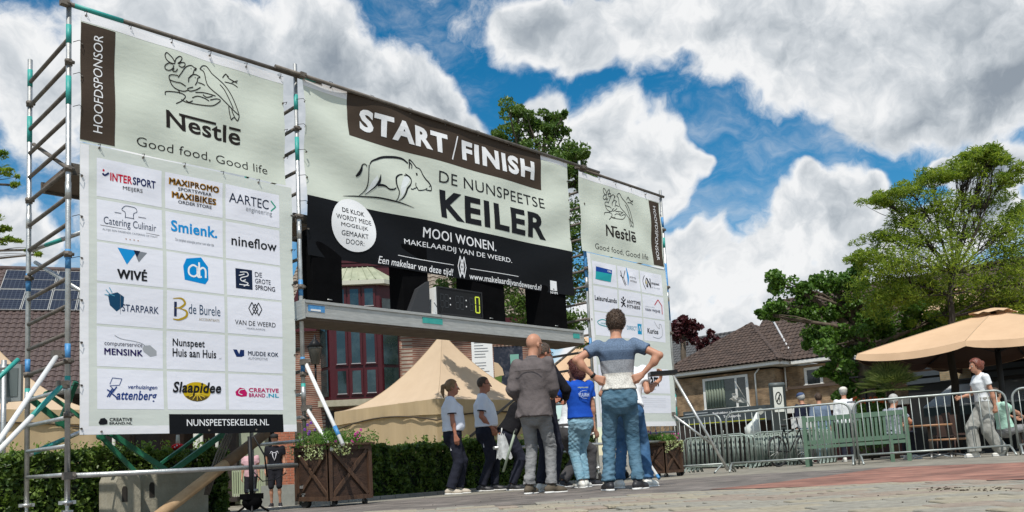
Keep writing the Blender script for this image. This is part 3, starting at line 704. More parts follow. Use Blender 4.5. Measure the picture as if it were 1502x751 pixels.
cp(bl, 4, 2, [(.09, .62), (.16, .62), (.20, .50), (.22, .62), (.29, .62), (.29, .46), (.24, .42), (.20, .42), (.15, .42)], (.01, .03, .12)); ct(bl, 4, 2, 'MUDDE KOK', .36, .48, .92, .60, (.01, .02, .05), bold=.01); ct(bl, 4, 2, 'AUTOMOTIVE', .36, .36, .72, .43, GREYI)
BL2 = (.01, .04, .20)
ct(bl, 5, 0, 'verhuizingen', .45, .48, .90, .62, BL2, bold=.01, shear=.25); ct(bl, 5, 0, 'attenberg', .27, .24, .89, .47, BL2, bold=.022, shear=.25, caponly=True); cs(bl, 5, 0, [[(.14, .30), (.22, .52)], [(.17, .30), (.24, .50)], [(.14, .48), (.20, .42)], [(.22, .42), (.28, .56)], [(.20, .40), (.29, .27)]], .012, BL2, smoothed=False); cs(bl, 5, 0, [[(.18, .62), (.22, .78), (.36, .76), (.32, .60), (.18, .58), (.22, .52)]], .006, BL2, smoothed=False)
cp(bl, 5, 1, ell(.50, .48, .24, .26, 30), (.55, .38, .01)); cp(bl, 5, 1, [(.30, .36), (.70, .36), (.66, .30), (.58, .24), (.5, .22), (.42, .24), (.34, .30)], (.10, .07, .02), layer=3)
cs(bl, 5, 1, [[(.5, .44), (.5+.16*math.cos(a), .44-.2*abs(math.sin(a)))] for a in (3.3, 3.7, 4.2, 4.71, 5.2, 5.7, 6.1)], .008, (.7, .5, .05), layer=4)
ct(bl, 5, 1, 'Slaapidee', .09, .36, .92, .74, BLK, bold=.035, shear=.22, layer=5)
cp(bl, 5, 2, [(.12, .50), (.20, .62), (.28, .60), (.33, .48), (.32, .38), (.22, .36), (.13, .40)], (.50, .01, .12)); cs(bl, 5, 2, [[(.28, .58), (.20, .55), (.18, .46), (.24, .42)]], .008, WHITE)
ct(bl, 5, 2, 'CREATIVE', .36, .50, .92, .62, (.50, .02, .12), bold=.035); ct(bl, 5, 2, 'BRAND', .36, .36, .66, .47, (.45, .02, .14), bold=.035); ct(bl, 5, 2, '.NL', .68, .36, .92, .47, (.02, .35, .50), bold=.035)
fx0 = Q(144, 616).x; fz0 = Q(150, 623).z
text('CREATIVE', Q(160, 618).x, Q(193, 617).x, Q(150, 618).z, Q(150, 613).z, BLK, bl, 'low', 2, bold=.03); text('BRAND.NL', Q(160, 618).x, Q(193, 617).x, fz0, Q(150, 619.2).z, BLK, bl, 'low', 2, bold=.03)
poly([(Q(144+a, 618).x, Q(150, 618+b).z) for a, b in ((0, 2), (3, -4), (9, -5), (13, -1), (13, 4), (8, 5), (2, 5))], BLK, bl, 'low', 2, 'logo_shape')
KX0, KX1 = Q(247.5, 620).x, Q(415.5, 620).x; kz1 = Q(300, 607.5).z; kz0 = Q(300, 636).z
cloth('black_bar', KX0, KX1, kz0, kz1, blackc, bl, 'low', 2)
text('NUNSPEETSEKEILER.NL', Q(273.5, 620).x, Q(394, 620).x, Q(273.5, 625).z, Q(273.5, 615).z, WHITE, bl, 'low', 4, bold=.004)

# middle banner
M0, M1 = Q(448, 240).x, Q(836.5, 330).x
MZ1 = (Q(446, 113).z+Q(833, 239).z)/2; MZ0 = (Q(452, 371).z+Q(840, 436).z)/2
MZB = (Q(452, 285.5).z+Q(839, 370).z)/2
bm_ = thing('banner', 'wide start finish banner with a boar drawing above a black advertising band', 'banner', (M0, BY, MZ0), 0, 'cloth banners on the gantry')
cloth('cloth', M0, M1, MZB-.02, MZ1-.03, sage, bm_, 'mid', 0); cloth('black_band', M0+.002, M1-.002, MZ0, MZB, blackc, bm_, 'mid', 1)
BX0, BX1 = Q(510.5, 165).x, Q(794, 260).x; bz0 = (Q(511, 198).z+Q(796, 279.5).z)/2
cloth('hem', M0+.003, BX0, MZ1-.11, MZ1-.005, hemw, bm_, 'mid', 1); cloth('hem', BX1, M1-.003, MZ1-.09, MZ1-.005, hemw, bm_, 'mid', 1)
cloth('printed_strip', BX0, BX1, bz0, MZ1, brownc, bm_, 'mid', 1)
def zz(a, b): return (Q(*a).z+Q(*b).z)/2
sz0 = zz((531, 190), (782, 265)); sz1 = zz((531, 159), (782, 238))
text('START', Q(528.5, 175).x, Q(655.5, 208).x, sz0, sz1, WHITE, bm_, 'mid', 4, bold=.045, cut=.07, spacing=1.13)
text('FINISH', Q(677.5, 218).x, Q(782.8, 250).x, sz0, sz1, WHITE, bm_, 'mid', 4, bold=.045, cut=.07, spacing=1.15)
strokes([[(Q(662.5, 228).x, sz0-.05), (Q(671, 204).x, sz1+.03)]], .022, WHITE, bm_, 'mid', 4, lambda a, b: (a, b), 'slash', False)
def MC(x, y): p = Q(440+x/3.576, 100+y/3.576); return (p.x, p.z)
def mw(x): return x
BOAR = [([(356,510),(368,492),(396,480),(430,468),(470,464),(510,465),(545,474),(572,496)], [.012, .02, .03, .034, .034, .03, .02]), ([(353,512),(352,540),(354,580),(352,620),(340,645),(316,666)], [.016, .012, .012, .014, .012, .008]),
        ([(292,568),(305,556),(314,535),(318,512),(332,508),(342,520)], [.02, .045, .035, .014, .012, .012]), ([(345,660),(372,640),(392,622),(406,600),(414,572),(416,562),(412,595),(402,614)], [.006, .012, .02, .022, .014, .004, .03, .03]),
        ([(402,616),(424,616),(444,622),(462,636),(484,638),(498,630)], [.03, .03, .018, .02, .012]), ([(540,556),(520,560),(503,574),(500,598),(504,622),(514,650),(510,680),(500,698)], [.014, .02, .026, .026, .018, .012, .01]), ([(512,700),(534,682),(548,660),(560,632),(578,612),(586,590),(580,572),(564,560),(556,552)], [.006, .018, .024, .024, .014, .02, .03, .014]), ([(548,560),(560,564)], .01),
        ([(578,524),(580,500),(578,478),(590,486),(606,506),(616,520)], [.014, .022, .016, .012, .014]), ([(582,492),(592,508),(590,524)], [.012, .018, .01]), ([(612,518),(628,524),(638,536),(648,558),(664,582),(680,600),(692,622)], [.012, .012, .014, .018, .022, .016]), ([(692,622),(690,640),(676,640),(660,636),(670,628)], [.014, .016, .014, .008]), ([(690,612),(680,622)], .012),
        ([(600,632),(614,626),(620,640),(640,640),(658,636)], [.010, .014, .01]), ([(610,600),(608,616),(616,632)], [.012, .014, .01]), ([(578,634),(590,636),(602,628)], [.018, .014, .01]),
        ([(230,668),(290,668),(350,672),(410,678),(470,692),(530,710),(592,736)], [.004, .014, .016, .02, .022, .016, .004])]
strokes([b[0] for b in BOAR], [b[1] for b in BOAR], BLK, bm_, 'mid', 3, MC, 'boar_drawing')
poly([MC(*p) for p in [(612, 546), (620, 548), (622, 560), (614, 560)]], BLK, bm_, 'mid', 3, 'boar_eye')
for P in ([(355, 640), (372, 600), (398, 565), (405, 590), (390, 620), (345, 660)], [(515, 690), (522, 630), (545, 570), (572, 562), (578, 590), (556, 620), (540, 662)]): poly([MC(*p) for p in P], (.70, .74, .74), bm_, 'mid', 2, 'boar_highlight')
text('DE NUNSPEETSE', Q(644, 260).x, Q(797.5, 300).x, zz((644, 267.5), (797, 306)), zz((644, 250.5), (797, 291.5)), BLK, bm_, 'mid', 3, bold=-.002, spacing=1.05)
text('KEILER', Q(646, 300).x, Q(800.5, 335).x, zz((646.4, 317.5), (800.2, 353)), zz((646, 276.5), (800, 317.5)), BLK, bm_, 'mid', 3, bold=.035, cut=.07, spacing=1.12)
ccx, ccz = Q(518.3, 331).x, Q(518.3, 331).z; crx = (Q(551.5, 331).x-Q(485.5, 331).x)/2
circ = [(ccx, ccz)]
s = MB(); nr = 16
s.add([(ccx+crx*(j/nr)*math.cos(a), BY-.0035*3-wr('mid', ccx+crx*(j/nr)*math.cos(a), ccz+crx*(j/nr)*math.sin(a)), ccz+crx*(j/nr)*math.sin(a)) for j in range(nr+1) for a in [2*math.pi*i/40 for i in range(40)]], [(j*40+i, (j+1)*40+i, (j+1)*40+(i+1) % 40, j*40+(i+1) % 40) for j in range(nr) for i in range(40)], True)
s.build('printed_disc', ink(WHITE), bm_)
for i, (tx, hw, bo) in enumerate((('DE KLOK', .52, .03), ('WORDT MEDE', .80, .002), ('MOGELIJK', .60, .002), ('GEMAAKT', .58, .002), ('DOOR:', .38, .002))):
    z = ccz+crx*(.50-.29*i); text(tx, ccx-crx*hw, ccx+crx*hw, z-.030, z+.034, BLK, bm_, 'mid', 9, bold=bo*.6, spacing=1.04)
text('MOOI WONEN.', Q(620.4, 340).x, Q(727.5, 360).x, zz((620.4, 347.5), (727, 368.7)), zz((620.4, 333), (727, 355.5)), WHITE, bm_, 'mid', 3, bold=.012, spacing=1.06)
text('MAKELAARDIJ VAN DE WEERD.', Q(594.6, 350).x, Q(751, 385).x, zz((594.6, 357.8), (751, 389)), zz((594.6, 348), (751, 380)), WHITE, bm_, 'mid', 3, bold=0)
for a, b in (((583, 373.5), (666, 389.6)), ((689.7, 393.5), (759.6, 406.2))):
    zl = zz(a, b); strokes([[(Q(*a).x, zl), (Q(*b).x, zl)]], .008, WHITE, bm_, 'mid', 3, lambda x, z: (x, z), 'rule', False)
dcx, dcz = Q(678, 391.5).x, Q(678, 391.5).z
def D(u, v): return (dcx+u*.15, dcz+v*.155)
strokes([[(-.25, 1), (-.5, 0), (-.25, -1), (0, 0), (.25, -1), (.5, 0), (.25, 1), (0, 0), (-.25, 1)], [(0, .7), (-.22, 0), (0, -.7), (.22, 0), (0, .7)]], .016, WHITE, bm_, 'mid', 3, D, 'diamond_logo', False)
text('Een makelaar van deze tijd!', Q(552.7, 380).x, Q(665.5, 400).x, zz((552.7, 385.5), (665, 404.0))-.005, zz((552.7, 375.5), (665, 394.5)), WHITE, bm_, 'mid', 3, bold=.004, shear=.25, caponly=True)
text('www.makelaardijvandeweerd.nl', Q(688.9, 405).x, Q(795, 422).x, zz((688.9, 408.4), (795, 426)), zz((688.9, 400.5), (795, 417.5)), WHITE, bm_, 'mid', 3, bold=.008, caponly=True)
nx0, nx1, nz0, nz1 = Q(807.7, 420).x, Q(817, 420).x, Q(812, 426).z, Q(812, 412).z
poly([(nx0, nz0), (nx1, nz0), (nx1, nz1), (nx0, nz1)], WHITE, bm_, 'mid', 3, 'small_logo')
for u, v in ((.3, .62), (.7, .62), (.5, .25)): poly(ell(nx0+(nx1-nx0)*u, nz0+(nz1-nz0)*v, .020, .028, 10), BLK, bm_, 'mid', 5, 'small_logo_mark')
text('NVM', nx0, nx1, Q(812, 431).z, Q(812, 427.5).z, WHITE, bm_, 'mid', 3, bold=.02)
eyelets(bm_, [(M0+.4+(M1-M0-.5)*i/7, MZ1-.03, (.01, .10)) for i in range(8)] + [(M0+.015, MZ1-(MZ1-MZ0)*i/7, (-.10, .015)) for i in range(1, 7)] + [(M1-.015, MZ1-(MZ1-MZ0)*i/7, (.10, .0)) for i in range(1, 7)])

# right banners
R0, R1x = Q(851.5, 320).x, Q(971.5, 350).x
br = thing('banner', 'pale green sponsor cloth with bird nest drawing at the right end of the gantry', 'banner', (R0, BY, ZM), 0, 'cloth banners on the gantry')
cloth('cloth', R0, R1x, ZM, ZT-.06, sage, br, 'top', 0); cloth('hem', R0+.004, R1x-.004, ZT-.10, ZT, hemw, br, 'top', 1)
rs0 = R1x-(SX1-SX0)-.02
cloth('printed_strip', rs0, R1x-.03, Q(118, 203).z, Q(117, 32).z, brownc, br, 'top', 2)
ra, rb = Q(137, 120).x-SX0, Q(150.5, 120).x-SX0
text('HOOFDSPONSOR', rs0+ra, rs0+rb, Q(143, 194).z, Q(143, 52).z, WHITE, br, 'top', 3, rot=-1, bold=-.004)
dxr = Q(888.9, 347).x-NX0
strokes(NEST, .012, DARK, br, 'top', 2, lambda x, y: (NC(x, y)[0]+dxr, NC(x, y)[1]), 'nest_drawing'); nestle_word(br, dxr, 'top')
text('Good food, Good life', GX0+dxr, GX1+dxr, gz0, gz1, DARK, br, 'top', 2, bold=-.008, caponly=True)
eyelets(br, [(R0+.1+(R1x-R0-.1)*i/5, ZT-.03, (0, .06)) for i in range(6)])
bw = board(R0+.10, R1x+.03, 'narrow looking sponsor board cloth behind the striped man at the right tower', 0)
dxc = Q(868.5, 400).x-CXs[0]
for r in range(3):
    for c in range(3): panel(bw, r, c, dxc)
TEAL2 = (.02, .35, .38)

cp(bw, 0, 0, [(.16, .78), (.82, .74), (.80, .56), (.14, .56)], (.01, .06, .3), dx=dxc); cp(bw, 0, 0, [(.14, .56), (.80, .56), (.74, .20), (.10, .22)], TEAL2, dx=dxc)
ct(bw, 0, 0, 'HARTOG FINANCIEEL', .2, .62, .78, .70, WHITE, dx=dxc, bold=.01); ct(bw, 0, 0, 'makelaars', .18, .42, .55, .50, WHITE, dx=dxc); ct(bw, 0, 0, 'hypotheken', .18, .28, .60, .36, WHITE, dx=dxc)
cs(bw, 0, 1, [[(.14, .80), (.22, .40), (.30, .16)], [(.34, .85), (.26, .50), (.34, .20)], [(.12, .60), (.24, .50)]], .014, BLK, dx=dxc); cs(bw, 0, 1, [[(.40, 1.0), (.44, .60), (.42, .2)]], [[.01, .05, .01]], (.02, .3, .65), dx=dxc)
ct(bw, 0, 1, 'FITTE', .52, .54, .82, .62, BLK, dx=dxc); ct(bw, 0, 1, 'VOGELS', .52, .38, .86, .46, BLK, dx=dxc)
cs(bw, 0, 2, [[(.20, .82), (.12, .6), (.12, .4), (.20, .18)], [(.27, .72), (.22, .5), (.27, .28)]], .014, BLK, dx=dxc); ct(bw, 0, 2, 'N', .28, .28, .46, .72, BLK, dx=dxc, bold=.05); ct(bw, 0, 2, 'unspeet', .48, .42, .88, .58, BLK, dx=dxc, bold=.02); ct(bw, 0, 2, 'UIT · IN · VOOR', .48, .28, .88, .35, GREYI, dx=dxc)
cp(bw, 0, 2, ell(.24, .5, .03, .1, 10), (.6, .45, .02), dx=dxc)
ct(bw, 1, 0, 'LeisureLands', .04, .42, .96, .62, BLK, dx=dxc, bold=.03)
ct(bw, 1, 1, 'ANYTIME', .34, .50, .95, .64, BLK, dx=dxc, bold=.03); ct(bw, 1, 1, 'FITNESS', .34, .30, .92, .44, BLK, dx=dxc, bold=.03); cs(bw, 1, 1, [[(.10, .66), (.20, .56), (.28, .66)], [(.20, .56), (.16, .40), (.10, .30)], [(.18, .44), (.28, .34)], [(.08, .50), (.26, .46)]], .022, BLK, dx=dxc); cp(bw, 1, 1, ell(.19, .70, .03, .06, 10), BLK, dx=dxc)
ct(bw, 1, 2, 'VAN WIJHE', .10, .26, .80, .40, (.03, .04, .08), dx=dxc, bold=.02); cs(bw, 1, 2, [[(.56, .60), (.74, .86), (.90, .62), (.90, .24)]], .02, (.5, .02, .03), dx=dxc, smoothed=False); ct(bw, 1, 2, 'makelaardij · taxaties', .12, .46, .56, .50, GREYI, dx=dxc)
cs(bw, 2, 0, [[(.60, .66), (.30, .70), (.10, .58), (.20, .46), (.50, .42)]], .014, TEAL2, dx=dxc); ct(bw, 2, 0, 'ZWEMCENTRUM', .22, .50, .78, .57, TEAL2, dx=dxc)
ct(bw, 2, 1, 'DIRECT', .30, .40, .74, .58, (.02, .25, .4), dx=dxc); cp(bw, 2, 1, [(.78, .25), (.96, .25), (.96, .72), (.78, .72)], (.01, .3, .55), dx=dxc); cs(bw, 2, 1, [[(.82, .4), (.86, .62), (.90, .4), (.94, .62)]], .010, WHITE, dx=dxc)
ct(bw, 2, 2, 'Kurios', .16, .34, .66, .58, BLK, dx=dxc, bold=.035); cs(bw, 2, 2, [[(.5, .92), (.62, .7), (.74, .62), (.72, .80), (.80, .82), (.86, .6), (.84, .3), (.66, .16), (.40, .2)]], .008, GREYI, dx=dxc)
a0, a1 = CXs[0]+dxc, CXs[5]+dxc
zr5a, zr5b = Q(965, 541).z, Q(965, 577).z
cloth('white_panel', a0, a1, zr5b, zr5a, cellw, bw, 'low', 1); zr6a, zr6b = Q(965, 580).z, Q(965, 606).z
cloth('white_panel', a0, a1, zr6b, zr6a, cellw, bw, 'low', 1)
text('van Warmerdam', a0+.25, a1-.35, zr5b+.13, zr5a-.08, BLK, bw, 'low', 3, bold=.03); text('Vliegende start', a0+1.2, a1-.45, zr5b+.05, zr5b+.09, GREYI, bw, 'low', 3)
for i in range(5):
    text(['Met dank aan alle', 'vrijwilligers', 'donateurs en', 'begunstigers', 'van harte'][i], a1-1.5, a1-1.5+(.75, .4, .55, .5, .35)[i], zr6a-.05-.038*i, zr6a-.028-.038*i, GREYI, bw, 'low', 3)
    strokes([[(a1-1.5, zr6a-.057-.038*i), (a1-.15, zr6a-.057-.038*i)]], .003, (.5, .52, .55), bw, 'low', 3, lambda x, z: (x, z), 'rule', False)

# ------------------------------------------------------------------ beam, columns, speaker and race clock
bz_ = 2.53; BF = 8.62
bX0, bX1 = on_y(447, 445, BF).x, on_y(855, 490, BF).x
bt0 = (on_y(448, 436.5, BF).z+on_y(854, 487, BF).z)/2
beam = thing('platform_beam', 'long grey aluminium platform beam carrying the black columns and clock', 'beam', (bX0, BF, bt0-.2))
m = MB(); m.box((bX0, BF, bt0-.035), (bX1, BF+.62, bt0)); m.box((bX0, BF+.02, bt0-.16), (bX1, BF+.60, bt0-.035)); m.box((bX0, BF-.005, bt0-.21), (bX1, BF+.62, bt0-.16)); m.build('side_rail', alu, beam)
m = MB(); m.box((bX0, BF+.03, bt0-.235), (bX1, BF+.58, bt0-.21)); m.build('underside', mat('old_plywood', (.10, .07, .05), .8, c2=(.16, .12, .09)), beam)
m = MB(); m.box((bX0-.012, BF-.01, bt0-.23), (bX0, BF+.63, bt0+.004)); m.build('end_cap', alu, beam)
m = MB(); m.box((bX1, BF-.01, bt0-.23), (bX1+.012, BF+.63, bt0+.004)); m.build('end_cap', alu, beam)
for xa, xb, mt in ((on_y(453, 445, BF).x, on_y(477, 448, BF).x, blue_tape), (on_y(621, 466, BF).x, on_y(650, 470, BF).x, teal), (on_y(842, 490, BF).x, on_y(851, 491, BF).x, teal)):
    m = MB(); m.box((xa, BF+.012, bt0-.135), (xb, BF+.019, bt0-.055)); m.build('sticker', mt, beam)
m = MB(); m.box((on_y(453, 445, BF).x+.03, BF+.009, bt0-.128), (on_y(453, 445, BF).x+.17, BF+.0115, bt0-.105)); m.build('sticker_band', white_plate, beam)
def column(label, pa, pb, depth=.35):
    x0 = on_y(pa, 420, BF+.15).x; x1 = on_y(pb, 430, BF+.15).x; t = thing('black_column', label, 'column', (x0, BF+.15, bt0), 0, 'black cloth covered columns between beam and banner')
    m = MB(); m.box((x0, BF+.13, bt0+.012), (x1, BF+.13+depth, bt0+.95)); m.build('cover', black_cloth, t)
    m = MB(); m.box((x0-.03, BF+.10, bt0), (x1+.02, BF+.16+depth, bt0+.012)); m.build('base_plate', mat('dark_steel', (.03, .03, .032), .5, .5), t)
    m = MB(); m.tube([((x0+x1)/2-.02, BF+.12, bt0+.06), ((x0+x1)/2+.05, BF+.12, bt0+.06)], .006, 6); m.build('handle', galv, t)
column('black column at the left end of the beam', 458, 501)
column('black column with lettering behind the wedge speaker', 590, 627, .3)
column('black column to the right of the race clock', 692, 738)
column('black column at the right end of the beam by the tower', 792, 828)
wx0, wx1 = on_y(600, 440, BF+.05).x, on_y(629, 440, BF+.05).x
sp_ = thing('wedge_speaker', 'black wedge shaped loudspeaker on the beam left of the clock', 'speaker', (wx0, BF+.05, bt0+.01))
m = MB(); m.prism([(wx0, BF+.03, bt0+.012), (wx1, BF+.03, bt0+.012), (wx1, BF+.03, bt0+.46), (wx0+.16, BF+.03, bt0+.34)], (0, .09, 0)); m.build('cabinet', mat('speaker_grey', (.03, .032, .036), .6), sp_)
m = MB(); m.box((wx1+.004, 8.80, bt0+.02), (wx1+.09, 8.9, bt0+.66)); m.build('amplifier', black_p, sp_)
m = MB()
for i in range(7): m.box((wx1+.014, 8.795, bt0+.62-.045*i), (wx1+.075, 8.7995, bt0+.638-.045*i))
m.build('vent_row', galv, sp_)
m = MB(); m.tube([(wx1+.05, BF+.0, bt0+.16), (wx1+.14, BF-.02, bt0+.02), (wx1+.2, BF+.0, bt0+.06), (wx1+.22, BF+.05, bt0+.22)], .005, 6); m.build('cable', black_p, sp_)
m = MB(); m.ball((wx1+.04, 8.795, bt0+.24), .014); m.build('red_socket', ink((.5, .02, .02)), sp_)
k0, k1 = on_y(642, 450, BF+.05).x, on_y(707, 460, BF+.05).x
ck = thing('race_clock', 'black race clock showing a single yellow zero on the beam', 'clock', (k0, BF+.05, bt0+.01))
kh = .37
m = MB(); m.box((k0, BF+.05, bt0+.03), (k1, BF+.20, bt0+.03+kh)); m.build('housing', black_p, ck)
m = MB(); m.box((k0-.012, BF+.04, bt0+.02), (k1+.012, BF+.05, bt0+.04)); m.box((k0-.012, BF+.04, bt0+.02+kh), (k1+.012, BF+.05, bt0+.04+kh)); m.box((k0-.012, BF+.04, bt0+.04), (k0+.005, BF+.05, bt0+.02+kh)); m.box((k1-.005, BF+.04, bt0+.04), (k1+.012, BF+.05, bt0+.02+kh)); m.build('rim', mat('dark_steel', (.03, .03, .03)), ck)
m = MB(); m.prism([(k0-.09, BF+.05, bt0+.012), (k0-.015, BF+.05, bt0+.012), (k0-.015, BF+.05, bt0+.40)], (0, .14, 0)); m.build('white_bracket', white_plate, ck)
kw = k1-k0; kc = bt0+.03+kh*.5
for u in (.28, .64):
    for dz in (-.045, .045):
        m = MB(); m.box((k0+kw*u-.008, BF+.046, kc+dz-.009), (k0+kw*u+.008, BF+.049, kc+dz+.009)); m.build('colon_dot', ink(WHITE), ck)
off_seg = mat('unlit_segment', (.03, .035, .04), .4)
for u in (.10, .20, .44, .54, .76):
    x = k0+kw*u; m = MB()
    for a, b, c, d in ((-.03, .085, .03, .095), (-.03, -.005, .03, .005), (-.03, -.095, .03, -.085), (-.035, .01, -.028, .08), (.028, .01, .035, .08), (-.035, -.08, -.028, -.01), (.028, -.08, .035, -.01)): m.box((x+a, BF+.047, kc+b), (x+c, BF+.049, kc+d))
    m.build('unlit_digit', off_seg, ck)
yl = bpy.data.materials.new('lit_digit'); yl.use_nodes = True; pb = yl.node_tree.nodes['Principled BSDF']; pb.inputs['Base Color'].default_value = (.5, .6, .05, 1); pb.inputs['Emission Color'].default_value = (.75, .85, .05, 1); pb.inputs['Emission Strength'].default_value = .32
x = k0+kw*.90; m = MB()
for a, b, c, d in ((-.035, .105, .035, .122), (-.035, -.122, .035, -.105), (-.045, .006, -.031, .112), (.031, .006, .045, .112), (-.045, -.112, -.031, -.006), (.031, -.112, .045, -.006)): m.box((x+a, BF+.045, kc+b), (x+c, BF+.049, kc+d))
m.build('lit_digit', yl, ck)
# dark boxes at the top of towers behind the banners
for lab, x, z in (('dark platform box high inside the left scaffold tower', X1, 3.62), ('dark platform box high in the tower left of the start banner', X2, 3.55)):
    t = thing('tower_platform', lab, 'platform', (x, 9.2, z)); m = MB(); m.box((x+.05, 9.0, z), (x+.75, 9.75, z+.07)); m.build('deck', mat('old_plywood', (.1, .07, .05)), t)
    m = MB(); m.box((x+.03, 8.97, z-.03), (x+.77, 9.0, z+.09)); m.build('edge_frame', galv_dark, t); m = MB(); m.box((x+.03, 9.75, z-.03), (x+.77, 9.78, z+.09)); m.build('edge_frame', galv_dark, t)
# ------------------------------------------------------------------ vegetation helpers
def leaf_mat(name, c1, c2, tr=.3, vs=9):
    return mat(name, c1, .45, c2=c2, vscale=vs, trans=tr, spec=.4, contrast=(.35, .65), detail=2)
def leaves(pts, size, aspect=.6, droop=0.0, flat=0.0, fold=True, rg=None):
    """a bent leaf (two triangles pairs) at each point, random facing; returns verts, quads"""
    rg = rg or rng; n = len(pts); pts = np.asarray(pts)
    d = rg.normal(size=(n, 3)); d[:, 2] = d[:, 2]*(1-flat)-droop; d /= np.linalg.norm(d, axis=1)[:, None]
    r = rg.normal(size=(n, 3)); r[:, 2] *= (1-flat); r -= d*(r*d).sum(1)[:, None]; r /= np.linalg.norm(r, axis=1)[:, None]+1e-9
    nn = np.cross(d, r)
    s = size*(0.6+0.8*rg.random(n))[:, None]
    a = pts-d*s*.5; b = pts+d*s*.5; l = pts+r*s*aspect*.5+nn*s*.10; q = pts-r*s*aspect*.5+nn*s*.10
    V = np.stack([a, l, b, q], 1).reshape(-1, 3); Fq = np.arange(4*n).reshape(n, 4)
    return V, Fq
def ellipsoid_pts(n, c, r, shell=.35, rg=None):
    rg = rg or rng; d = rg.normal(size=(n, 3)); d /= np.linalg.norm(d, axis=1)[:, None]
    t = (rg.random(n)**(1/3))*(1-shell)+shell*rg.random(n)**.3*1.0
    return np.array(c)+d*np.array(r)*np.clip(t, 0, 1.05)[:, None]
def limb(m, p, q, r0, r1, bend=.12, n=6, sides=7):
    p = Vector(p); q = Vector(q); L_ = (q-p).length; pts = []; rs = []
    o1 = Vector((random.uniform(-1, 1), random.uniform(-1, 1), random.uniform(-.3, .6)))*L_*bend
    for i in range(n+1):
        t = i/n; pts.append(p.lerp(q, t)+o1*math.sin(math.pi*t)+Vector((random.uniform(-1, 1), random.uniform(-1, 1), 0))*L_*.012*(0 < i < n)); rs.append(r0+(r1-r0)*t)
    m.tube(pts, rs, sides); return pts
bark = mat('tree_bark', (.06, .045, .032), .9, c2=(.14, .11, .08), vscale=8, bump=.8, bscale=25, stretch=(1, 1, .25))
def tree(name, label, cat, base, trunk_top, r0, clumps, leafm, leaf=.08, n_leaf=900, aspect=.6, droop=0., flat=0., twig=True, group=None, sub=4, seed=1, barkm=None, lr=.30, tw=1.0):
    rg = np.random.default_rng(seed); random.seed(seed)
    t = thing(name, label, cat, base, 0, group)
    m = MB(); tp = limb(m, base, trunk_top, r0, r0*.55, .04, 8, 10); m.build('trunk', barkm or bark, t)
    br = MB(); P = []
    for (c, r) in clumps:
        c = Vector(c); k = min(range(len(tp)), key=lambda i: (tp[i]-c).length + max(0, tp[i].z-c.z)*1.5)
        pts = limb(br, tp[k], c, r0*lr, .012, .10, 6, 6)
        rr = r if isinstance(r, (tuple, list)) else (r, r, r*.75)
        for _ in range(sub):
            e = Vector(c)+Vector((rg.normal()*rr[0]*.55, rg.normal()*rr[1]*.55, rg.normal()*rr[2]*.5)); limb(br, pts[3+rg.integers(0, 3)], e, .03*tw, .006*tw, .1, 4, 4)
            sr = [q*(.35+.25*rg.random()) for q in rr]
            P.append(ellipsoid_pts(int(n_leaf*.8/sub), e, sr, .2, rg))
        P.append(ellipsoid_pts(int(n_leaf*.2), c, [q*.95 for q in rr], .4, rg))
    br.build('branches', barkm or bark, t)
    V, Fq = leaves(np.concatenate(P), leaf, aspect, droop, flat, rg=rg)
    np_mesh('crown', V, Fq, leafm, t, kind='stuff')
    return t
def px_clumps(L_, d0, base=None):
    """clumps given as photo pixel, radius in pixels and depth offset in metres"""
    out = []
    for c in L_:
        x, y, r = c[:3]; dd = c[3] if len(c) > 3 else 0.; fl = c[4] if len(c) > 4 else .75
        d = d0+dd; rm = r*d/F_PX; out.append((at(x, y, d), (rm, rm, rm*fl)))
    return out
